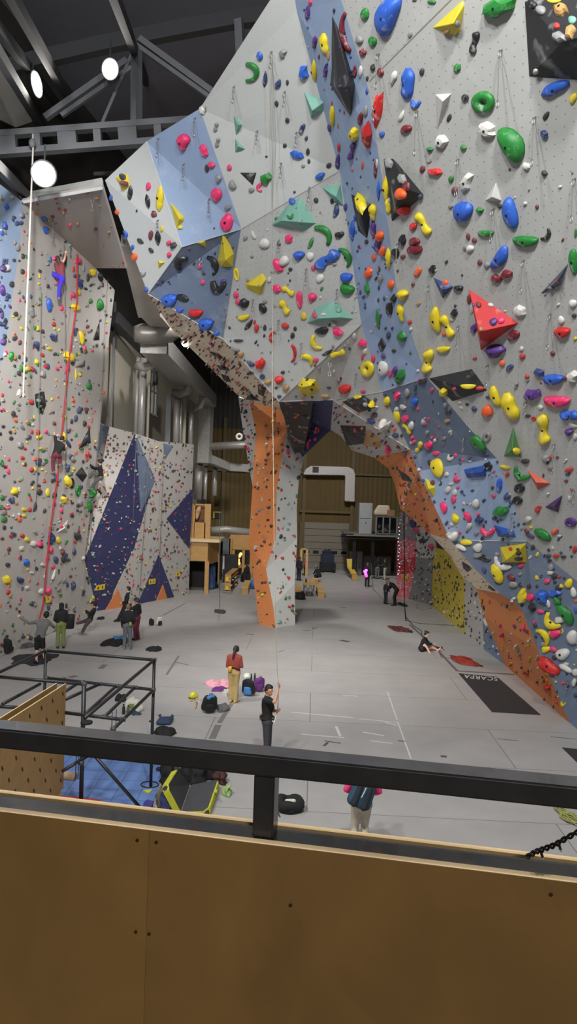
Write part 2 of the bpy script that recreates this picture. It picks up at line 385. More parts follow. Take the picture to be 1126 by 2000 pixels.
def panel(key, verts, m, root_o, away=None, th=.10, label=None):
    pts = [V[q] if isinstance(q, str) else q for q in verts]
    px = [Vector(pix(p)) for p in pts]
    tris = [tuple(t) for t in tessellate_polygon([[Vector((p.x, p.y, 0)) for p in px]])]
    n = Vector((0, 0, 0))
    for t in tris: n += (pts[t[1]] - pts[t[0]]).cross(pts[t[2]] - pts[t[0]])*(1 if (pts[t[1]] - pts[t[0]]).cross(pts[t[2]] - pts[t[0]]).dot(EYEP - pts[t[0]]) > 0 else -1)
    n.normalize()
    back = -n * th
    N_ = len(pts); me = bpy.data.meshes.new('panel')
    o0 = root_o.location
    vs = [p - o0 for p in pts] + [p + back - o0 for p in pts]
    fs = []
    for t in tris:
        nn = (pts[t[1]] - pts[t[0]]).cross(pts[t[2]] - pts[t[0]])
        if nn.dot(EYEP - pts[t[0]]) < 0: t = (t[0], t[2], t[1])
        fs.append(t)
    fs += [(a_ + N_, c_ + N_, b_ + N_) for a_, b_, c_ in fs[:]]
    fs += [(i, (i + 1) % N_, (i + 1) % N_ + N_, i + N_) for i in range(N_)]
    me.from_pydata([tuple(q) for q in vs], [], fs)
    e1 = Vector((0, 0, 1)) - n * n.z
    e1 = e1.normalized() if e1.length > .05 else Vector((0, 1, 0)); e2 = n.cross(e1)
    uvl = me.uv_layers.new(name='UVMap')
    for lp in me.loops:
        q = vs[lp.vertex_index] + o0; uvl.data[lp.index].uv = (q.dot(e2), q.dot(e1) )
    me.materials.append(m); me.update()
    o = bpy.data.objects.new('panel', me); COL.objects.link(o); o.parent = root_o
    if label: o['label'] = label
    PANELS.append(dict(key=key, pts=pts, tris=[tuple(t) for t in tris], n=n, root=root_o))
    return o
ARCH = root('climbing_wall', F(700, 1280), label='huge overhanging climbing wall arching over the mats, pale grey with blue strip', cat='climbing wall', kind='thing')
def arch(key, verts, m, label=None): return panel(key, verts, m, ARCH, label=label)
arch('A', ['a0', 'a1', 'a2', 'a3'], PW, 'white panel')
arch('B', ['a1', 'b0', 'b1', 'a2'], PB, 'pale blue panel')
arch('C', ['a2', 'b1', 'c0', 'a3'], PS, 'slate blue panel')  # same paint as B, shade of its downward face mixed into the colour
arch('D', ['b0', 's0', 's1', 's2', 'b1'], PW, 'tall white panel')
arch('E', ['b1', 's2', 's3', 'c0'], PG, 'grey middle panel')
arch('Ft', ['c0', 's3', 'l0'], PW, 'white triangular panel')
arch('G', ['s3', 's4', 'l1', 'l0'], PG)
arch('H', ['l1', 's4', 'h0'], PG)
arch('S1', ['s0', 't0', 't1', 't2', 't3', 't4', 't5', 't6', 't7', 's4', 's3', 's2', 's1'], PB, 'pale blue strip')
arch('S2', ['s4', 't7', 't8', 't9', 'h1', 'h0'], PS, 'slate blue strip')
arch('S3', ['h1', 't9', 't10', 'k0'], PB)
arch('S4', ['k0', 't10', 'r2', 'r3', 'k7', 'k6', 'k5', 'k4', 'k3', 'k2', 'k1'], PS, 'dark slate panel')
arch('R1', ['t0', 'd2', 'r0', 'r1', 't9', 't8', 't7', 't6', 't5', 't4', 't3', 't2', 't1'], PG, 'big grey panel')
arch('R2', ['t9', 'r1', 'r2', 't10'], PG)
# underside of the arch
arch('U1', ['a3', 'c0', 'l0', 'u4', 'u3', 'u2', 'u1', 'u0'], PWD, 'bare plywood underside')
arch('U2', ['l0', 'l1', 'u6', 'u5', 'u4'], PN, 'navy underside panel')
arch('U3', ['l1', 'h0', 'u9', 'u8', 'u7', 'u6'], PG)
arch('U4', ['h0', 'h1', 'u12', 'u11', 'u10', 'u9'], PO, 'orange underside panel')
arch('U5', ['h1', 'k0', 'u13', 'u12'], PO, 'orange underside panel')
arch('U6', ['k0', 'k1', 'k2', 'u16', 'u15', 'u14', 'u13'], PWD)
arch('U7', ['k2', 'k3', 'k4', 'k5', 'k6', 'k7', 'u18', 'u17', 'u16'], PO, 'orange foot panel of the arch')

# central pillar
PIL = root('climbing_pillar', F(538, 1225), label='free-standing climbing pillar with orange and white faces under the arch', cat='climbing pillar', kind='thing')
v('p0', 487, 784, 34.6); v('p1', 555, 800, 33.9); v('p2', 560, 840, 33.9); v('p3', 552, 883, 34.0); v('p4', 540, 958, 34.1); v('p5', 538, 1050, 34.2); v('p6', 519, 1112, 34.3); v('p7', 533, 1183, 34.35)
V['p8'] = F(538, 1226); V['p9'] = F(505, 1219); v('p10', 495, 1133, 35.0); v('p11', 485, 1060, 35.1); v('p12', 493, 950, 35); v('p13', 499, 843, 35)
v('p14', 594, 893, 34.6); v('p15', 583, 940, 34.8); v('p16', 579, 990, 34.9); v('p17', 580, 1052, 34.9); v('p18', 575, 1140, 35); V['p19'] = F(576, 1220)
v('p20', 465, 775, 35.2); v('p21', 474, 840, 36); v('p22', 487, 918, 36)
panel('PO', ['p0', 'p1', 'p2', 'p3', 'p4', 'p5', 'p6', 'p7', 'p8', 'p9', 'p10', 'p11', 'p12', 'p13'], PO, PIL, label='orange face')
panel('PWH', ['p2', 'p14', 'p15', 'p16', 'p17', 'p18', 'p19', 'p8', 'p7', 'p6', 'p5', 'p4', 'p3'], PW, PIL, label='white face')
panel('PL', ['p0', 'p13', 'p12', 'p22', 'p21', 'p20'], PW, PIL, label='narrow white side face')
bk = MB().prism([F(505, 1219) + Vector((.1, .4, 0)), F(538, 1226) + Vector((0, .35, 0)), F(576, 1220) + Vector((-.1, .4, 0)), F(560, 1205), F(520, 1205)], (0, 0, 8.2)).build('core', PGY, PIL)

# tall wall with the climbers
LW = root('climbing_wall', F(100, 1230), label='tall grey climbing wall crowded with small holds where two people climb', cat='climbing wall', kind='thing')
_la, _lb, _lc = F(28, 1260), F(168, 1205), P(224, 567, 34.6)
LN = (_lb - _la).cross(_lc - _la).normalized()
def lp(x, y): return hitp(x, y, _la, LN)
for n, x, y in (('w0', -260, 1302), ('w1', -260, 190), ('w2', 0, 360), ('w3', 42, 392), ('w4', 187, 524), ('w5', 224, 567), ('w6', 206, 720), ('w7', 196, 826), ('w8', 165, 1093), ('w9', 166, 1205), ('w10', 46, 428), ('w11', 14, 650), ('w12', 0, 720), ('w13', -260, 1000)):
    V[n] = lp(x, y)
V['w0'] = F(-260, 1405)
panel('LWB', ['w1', 'w2', 'w3', 'w10', 'w11', 'w12', 'w13'], PB, LW, label='pale blue edge panel')
panel('LW', ['w3', 'w4', 'w5', 'w6', 'w7', 'w8', 'w9', 'w0', 'w13', 'w12', 'w11', 'w10'], PGL, LW, label='grey panel')
v('f0', 36, 378, 29.5); v('f1', 199, 347, 25); v('f2', 199, 364, 25); v('f3', 246, 524, 27.2)
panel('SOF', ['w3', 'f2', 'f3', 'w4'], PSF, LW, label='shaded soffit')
panel('FAS', ['f0', 'f1', 'f2', 'w3'], PW, LW, label='white fascia')

# faceted wall beside it
BW = root('climbing_wall', F(265, 1180), label='faceted grey climbing wall with large navy diamond and orange triangles at its foot', cat='climbing wall', kind='thing')
V['n0'] = F(190, 1193); V['n1'] = F(204, 1192); V['n2'] = F(345, 1165); v('n3', 378, 868, 43.5); V['n4'] = F(368, 1163)
_ba, _bb, _bc = F(212, 1190), F(345, 1165), V['n3']
BN = (_bb - _ba).cross(_bc - _ba).normalized()
for n, x, y in (('g0', 263, 846), ('g1', 302, 934), ('g2', 262, 1070), ('g3', 222, 1155), ('g7', 310, 862)): V[n] = hitp(x, y, _ba, BN)
V['n4'] = hitp(368, 1162, _ba, BN); v('g4', 165, 1093, 35.6); v('g6', 213, 833, 37.6)
V['g9'] = _ba; V['g10'] = hitp(300, 1173.4, _ba, BN)
panel('BW1', ['w7', 'g6', 'g0', 'g4'], PGL, BW)
panel('BWN', ['g0', 'g1', 'g2', 'g3', 'g9', 'n0', 'g4'], PN, BW, label='navy diamond panel')
panel('BW0', ['g4', 'n0', 'w9'], PGL, BW)
panel('BW2', ['g0', 'g7', 'n3', 'n4', 'n2', 'g10', 'g9', 'g3', 'g2', 'g1'], PGL, BW)

# far walls beyond the arch
FW = root('climbing_wall', F(842, 1182), label='low climbing wall beyond the arch with rose, red, grey and yellow panels', cat='climbing wall', kind='thing')
V['e0'] = F(775, 1166); V['e1'] = F(797, 1170); V['e2'] = F(842, 1182); V['e3'] = F(909, 1239); V['e4'] = F(944, 1268); V['e5'] = F(987, 1300)
v('e6', 780, 1000, 45.5); v('e7', 815, 998, 44.4); v('e8', 848, 1045, 43); v('e9', 811, 1056, 44.6); v('e10', 774, 1092, 46.0); v('e11', 812, 1088, 44.7); v('e12', 845, 1092, 43.1); v('e13', 884, 1080, 36.5); v('e14', 905, 1130, 34.5); v('e15', 940, 1160, 31.5); v('e16', 776, 1056, 45.8); v('e17', 808, 1120, 45); v('e18', 774, 1122, 46.2)
v('e19', 850, 1070, 42.8); v('e20', 976, 1240, 29.5)
panel('FR0', ['e6', 'e7', 'e9', 'e16'], PGY, FW); panel('FR1', ['e16', 'e9', 'e11', 'e10'], PPK, FW, label='rose panel'); panel('FR2', ['e10', 'e11', 'e17', 'e18'], PRD, FW, label='red panel'); panel('FR3', ['e18', 'e17', 'e1', 'e0'], PPK, FW, label='rose panel')
panel('FG0', ['e7', 'e8', 'e19', 'e12', 'e11', 'e9'], PGL, FW); panel('FG', ['e11', 'e12', 'e2', 'e1', 'e17'], PGY, FW, label='dark grey panel')
panel('FY', ['e19', 'e13', 'e14', 'e3', 'e2', 'e12'], PY, FW, label='yellow panel')
panel('FB', ['e14', 'e15', 'e4', 'e3'], PGL, FW); panel('FB2', ['e15', 'e20', 'e5', 'e4'], PS, FW, label='slate panel')

# ------------------------------------------------------------------ looking up a pixel on the climbing walls
_tv = []; _tf = []; _tk = []
for i, pn in enumerate(PANELS):
    n0 = len(_tv); _tv += pn['pts']
    for t in pn['tris']: _tf.append(tuple(q + n0 for q in t)); _tk.append(i)
BVH = BVHTree.FromPolygons(_tv, _tf)
def wall_hit(x, y):
    """point, normal towards the hall, panel index"""
    for dx, dy in ((0, 0), (4, 0), (-4, 0), (0, 4), (0, -4), (8, 0), (-8, 0), (0, 8), (0, -8)):
        d = ray(x + dx, y + dy).normalized(); h = BVH.ray_cast(EYEP, d)
        if h[0] is not None:
            n = h[1] if h[1].dot(d) < 0 else -h[1]
            p = h[0]
            if dx or dy:
                dd = ray(x, y); p = EYEP + dd * ((p - EYEP).dot(n) / dd.dot(n))
            return p, n, _tk[h[2]]
    return None

# narrow aluminium joints where panels meet
def seam(a, b_, nm='seam'):
    for t in (0,):
        p, q = (V[k] if isinstance(k, str) else k for k in (a, b_)); d = (EYEP - p).normalized() * .012
        MB().bar(p + d, q + d, .024, .012, EYEP - p).build(nm, mat('joint_trim', (178, 177, 172), .6), ARCH)
for a, b_ in (('b1', 's2'), ('s3', 'l0'), ('l0', 'l1'), ('c0', 'l0'), ('a2', 'b1'), ('a2', 'a3'), ('b1', 'c0'), ('c0', 'a3'), ('l1', 's4'), ('s4', 't7'), ('l1', 'h0'), ('a1', 'a2'), ('k0', 't10')): seam(a, b_)
seam(rp(720, 158), rp(884, -6))
for (x0, y0), (x1, y1) in (((531, 110), (531, 408)), ((531, 412), (531, 652)), ((531, 656), (533, 770))): seam(wall_hit(x0, y0)[0], wall_hit(x1, y1)[0])
# ------------------------------------------------------------------ flat coloured overlays on the faceted wall
def overlay(name, pts, m, parent, label=None, off=.04, th=.05, cat=None):
    q = []
    for x, y in pts:
        h = wall_hit(x, y); q.append((h[0] + h[1] * off, h[1]))
    n = sum((b_ for _, b_ in q), Vector()).normalized()
    o = MB().prism([p for p, _ in q], -n * th).build(name, m, parent)
    me = o.data; uvl = me.uv_layers.new(name='UVMap')
    e2 = n.cross(Vector((0, 0, 1))).normalized(); e1 = e2.cross(n)
    for lpp in me.loops: uvl.data[lpp.index].uv = (me.vertices[lpp.vertex_index].co.dot(e2), me.vertices[lpp.vertex_index].co.dot(e1))
    if label: o['label'] = label
    return o
for pts, m, lb in (([(309, 1084), (339, 1166), (268, 1180)], PN, 'navy triangular panel'), ([(376, 954), (325, 1013), (369, 1071)], PN, 'navy panel at the wall end'),
                   ([(195, 828), (212, 834), (189, 888)], PS, 'slate triangle'), ([(318, 866), (337, 871), (321, 897)], PS, 'slate triangle'), ([(266, 852), (301, 940), (274, 1000)], PS, 'slate facet')):
    overlay('coloured_panel', pts, m, BW, lb)
overlay('coloured_panel', [(204, 1191), (228, 1150), (241, 1186)], PO, BW, 'orange triangle', off=.09)
overlay('coloured_panel', [(302, 1176), (316, 1142), (325, 1172)], PO, BW, 'orange triangle', off=.09)

# ------------------------------------------------------------------ climbing volumes: big polyhedra bolted to the panels
VC = dict(y=('volume_yellow', (206, 186, 40)), t=('volume_teal', (116, 166, 150)), k=('volume_black', (34, 34, 37)), r=('volume_red', (190, 36, 38)), b=('volume_blue', (38, 78, 160)),
          w=('volume_white', (196, 194, 188)), B=('volume_navy', (44, 62, 112)), s=('volume_slate', (62, 72, 92)), g=('volume_green', (84, 132, 78)), o=('volume_salmon', (196, 92, 74)), v=('volume_purple', (74, 46, 100)), n=('volume_ply', (176, 138, 88)), a=('volume_grey', (122, 122, 122)))
def vmat(c): return mat(VC[c][0], VC[c][1], .6, noise_amt=.08, scale=3, chalk=.35 if c in 'ksBrb' else .12)
def volume(c, base, apex, label, holes=0):
    """base: outline pixels on the wall; apex: (x, y, height in m) points standing off it"""
    pts = []; ns = Vector()
    for x, y in base:
        h = wall_hit(x, y); pts.append(h[0] - h[1] * .01); ns += h[1]
    n = ns.normalized()
    ctr = sum(pts, Vector()) / len(pts)
    tip = []
    for x, y, hh in apex:
        d = ray(x, y); q = EYEP + d * ((ctr - EYEP).dot(n) / d.dot(n))
        # slide along the sight line until the tip stands hh off the panel
        t = hh / max(.25, -d.normalized().dot(n)); tip.append(q - d.normalized() * t)
    bm = bmesh.new()
    for p in pts + tip: bm.verts.new(p - ctr)
    for p in pts: bm.verts.new(p - ctr - n * .06)
    r_ = bmesh.ops.convex_hull(bm, input=bm.verts[:])
    bmesh.ops.delete(bm, geom=[e for e in set(r_['geom_interior'] + r_['geom_unused']) if isinstance(e, bmesh.types.BMVert)], context='VERTS')
    bmesh.ops.dissolve_limit(bm, angle_limit=R(4), verts=bm.verts[:], edges=bm.edges[:])
    bmesh.ops.bevel(bm, geom=bm.edges[:], offset=.008, segments=1, affect='EDGES', clamp_overlap=True)
    bmesh.ops.recalc_face_normals(bm, faces=bm.faces[:])
    me = bpy.data.meshes.new('climbing_volume'); bm.to_mesh(me); bm.free(); me.materials.append(vmat(c))
    o = bpy.data.objects.new('climbing_volume', me); COL.objects.link(o); o.location = ctr
    tag(o, label, 'climbing volume', 'polyhedral volumes on the climbing walls')
    VOLS.append(o)
    return o
VOLS = []
volume('k', [(466, 337), (501, 337), (493, 364)], [(490, 345, .15)], 'small black triangular volume on the tall white panel beside a green hold')
volume('t', [(455, 225), (472, 246), (460, 266)], [(465, 244, .2)], 'slim teal triangular volume, upper of two stacked on tall white panel')
volume('t', [(458, 270), (479, 292), (458, 299)], [(465, 286, .2)], 'slim teal triangular volume, lower of two stacked on tall white panel')
volume('t', [(592, 178), (606, 208), (631, 200), (631, 218), (607, 233)], [(609, 216, .25)], 'teal shard volume beside the pale blue strip near top')
volume('t', [(627, 366), (664, 359), (671, 404), (652, 396)], [(655, 384, .3)], 'teal wedge volume under the panel seam beside blue strip')
volume('k', [(647, 28), (643, 165), (650, 178), (684, 231), (689, 165), (666, 95)], [(660, 172, .35), (684, 168, .3)], 'tall black shard volume straddling the top of the pale blue strip')
volume('k', [(1022, 2), (1160, -14), (1160, 160), (1031, 151)], [(1098, 82, .6), (1140, 70, .6)], 'huge black chalky volume on the big grey wall near the roof')
volume('y', [(842, 55), (902, 0), (906, 6), (896, 64), (888, 71)], [(884, 46, .3)], 'dull yellow pyramid volume on upper grey wall with dark dimples')
volume('w', [(848, 184), (881, 182), (851, 260)], [(864, 198, .18)], 'white spike volume pointing down on the upper grey wall')
volume('w', [(945, 393), (968, 355), (979, 393)], [(960, 385, .2)], 'white shard volume pointing up between two blue holds')
volume('k', [(747, 308), (765, 308), (827, 383), (764, 434)], [(775, 392, .35), (800, 372, .3)], 'chalky dark volume beside the blue strip with orange holds on it')
volume('B', [(844, 541), (886, 560), (863, 584)], [(863, 566, .2)], 'small navy triangular volume above a pair of yellow holds')
volume('s', [(1052, 576), (1109, 514), (1096, 556)], [(1088, 548, .2)], 'dark slate blade volume on grey wall pointing up')
volume('r', [(914, 564), (1013, 631), (938, 685), (930, 650)], [(935, 648, .55)], 'large red triangular volume studded with small holds on grey wall')
volume('k', [(684, 378), (724, 398), (716, 468), (698, 452)], [(703, 415, .3)], 'black volume on pale blue strip carrying a yellow hold')
volume('t', [(528, 441), (546, 426), (567, 394), (587, 385), (617, 436), (597, 450)], [(549, 431, .35), (585, 434, .4), (582, 402, .2)], 'large teal volume with green holds under the panel seam')
volume('t', [(598, 632), (613, 602), (645, 588), (664, 597), (690, 623), (634, 624)], [(622, 622, .35), (664, 620, .35)], 'large teal volume low on grey middle panel with dark underside')
volume('y', [(477, 554), (512, 533), (520, 545), (507, 578), (482, 565)], [(508, 560, .3), (484, 556, .2)], 'bright yellow wedge volume in the middle of grey panel')
volume('y', [(579, 753), (590, 737), (617, 742), (624, 762), (606, 775), (585, 767)], [(606, 753, .3), (592, 756, .25)], 'bright yellow hexagonal volume right above the arch lip')
volume('y', [(434, 458), (424, 511), (431, 522), (454, 522), (456, 495)], [(440, 508, .45)], 'tall yellow pyramid volume on the slate blue panel')
volume('y', [(381, 474), (402, 469), (402, 484)], [(394, 474, .15)], 'small yellow triangular volume at the top of slate blue panel')
volume('y', [(330, 392), (360, 425), (359, 432), (344, 447)], [(350, 428, .25)], 'yellow wedge volume on the seam beside the pale blue panel')
volume('y', [(307, 508), (324, 512), (309, 527)], [(312, 514, .12)], 'little flat yellow triangle volume low on narrow white panel')
volume('y', [(224, 346), (250, 338), (253, 364), (240, 376)], [(240, 358, .2)], 'yellow volume at top corner of narrow white panel with dark holds')
volume('k', [(665, 785), (709, 771), (713, 790), (738, 795), (699, 807)], [(706, 789, .35)], 'glossy black star-like volume above the arch opening')
volume('k', [(834, 739), (921, 720), (952, 763), (882, 785)], [(898, 754, .3)], 'large black diamond volume beside slate strip with cream hold on it')
volume('b', [(904, 917), (946, 908), (948, 931), (911, 934)], [(912, 925, .25), (940, 922, .25)], 'blue block volume on the lower pale strip')
volume('y', [(822, 952), (829, 933), (849, 952), (847, 972), (833, 962)], [(836, 955, .3)], 'yellow box volume at the edge above orange underside')
volume('g', [(1001, 833), (1017, 894), (982, 892)], [(1000, 878, .3)], 'green patterned cone volume on the grey wall')
volume('o', [(1028, 918), (1076, 945), (1049, 958)], [(1046, 942, .2)], 'salmon triangular volume on the lower grey wall')
volume('v', [(1062, 991), (1098, 966), (1089, 1002)], [(1083, 988, .2)], 'purple triangular volume on lower grey wall')
volume('b', [(962, 1025), (1003, 1036), (1007, 1050), (971, 1048)], [(984, 1042, .25)], 'blue winged volume above yellow wedge volume')
volume('y', [(975, 1069), (1026, 1061), (1027, 1099), (980, 1099)], [(1016, 1072, .3), (988, 1094, .3)], 'yellow wedge volume with black spots on dark slate panel')
volume('k', [(549, 790), (612, 784), (609, 822), (592, 884), (574, 884), (565, 862), (556, 803)], [(588, 858, .4), (572, 850, .4)], 'big black volume hanging under arch against navy panel')
volume('k', [(663, 830), (714, 832), (712, 867), (677, 871), (671, 851)], [(690, 855, .4)], 'black volume under the arch shoulder above the roller door')
volume('n', [(717, 836), (747, 861), (741, 876), (706, 871)], [(730, 862, .15)], 'bare plywood volume under the arch shoulder')
volume('k', [(773, 913), (790, 925), (817, 942), (816, 955), (784, 938)], [(795, 935, .25)], 'black wavy volume on the orange underside')
volume('k', [(777, 955), (806, 992), (780, 988)], [(785, 978, .2)], 'dark triangular volume under orange underside')
volume('k', [(475, 752), (490, 772), (518, 787), (476, 781)], [(492, 778, .4)], 'large black volume under the arch next to the orange pillar face')
volume('k', [(502, 750), (521, 757), (514, 776), (503, 770)], [(511, 763, .3)], 'black volume on plywood underside near the lip')
volume('k', [(420, 712), (446, 718), (450, 726), (428, 722)], [(436, 720, .2)], 'flat black volume midway along plywood underside')
volume('k', [(430, 730), (446, 734), (452, 748), (436, 744)], [(440, 740, .25)], 'black volume on the outer rim of plywood underside')
volume('k', [(406, 686), (424, 692), (436, 700), (416, 696)], [(420, 693, .2)], 'black volume high up on plywood underside')
volume('k', [(952, 1140), (975, 1156), (966, 1162), (950, 1148)], [(960, 1151, .2)], 'black volume where plywood meets orange foot of arch')
volume('k', [(900, 1095), (915, 1104), (923, 1112), (912, 1120), (902, 1110)], [(911, 1108, .25)], 'glossy black volume on the lower plywood rim')
volume('k', [(926, 1086), (944, 1083), (960, 1093), (955, 1099), (930, 1092)], [(945, 1091, .2)], 'black flat volume below a cream hold on dark slate panel')
volume('w', [(109, 1042), (134, 1014), (131, 1041)], [(126, 1032, .15)], 'white triangular volume on the tall climbers wall')
volume('k', [(153, 878), (176, 833), (178, 865)], [(170, 860, .25)], 'dark triangular volume on climbers wall above the hanging climber')
volume('k', [(183, 666), (195, 627), (195, 665)], [(190, 655, .2)], 'dark slim triangular volume near the edge of climbers wall')
volume('a', [(146, 718), (167, 702), (167, 716)], [(160, 712, .2)], 'grey flat triangular volume on climbers wall')
volume('k', [(69, 769), (87, 764), (91, 791), (83, 812), (71, 795)], [(80, 785, .35)], 'black hexagonal volume with blue hold on climbers wall')
volume('k', [(147, 926), (160, 911), (171, 929), (162, 943)], [(159, 927, .3)], 'dark grey volume beside the knee of the hanging climber')
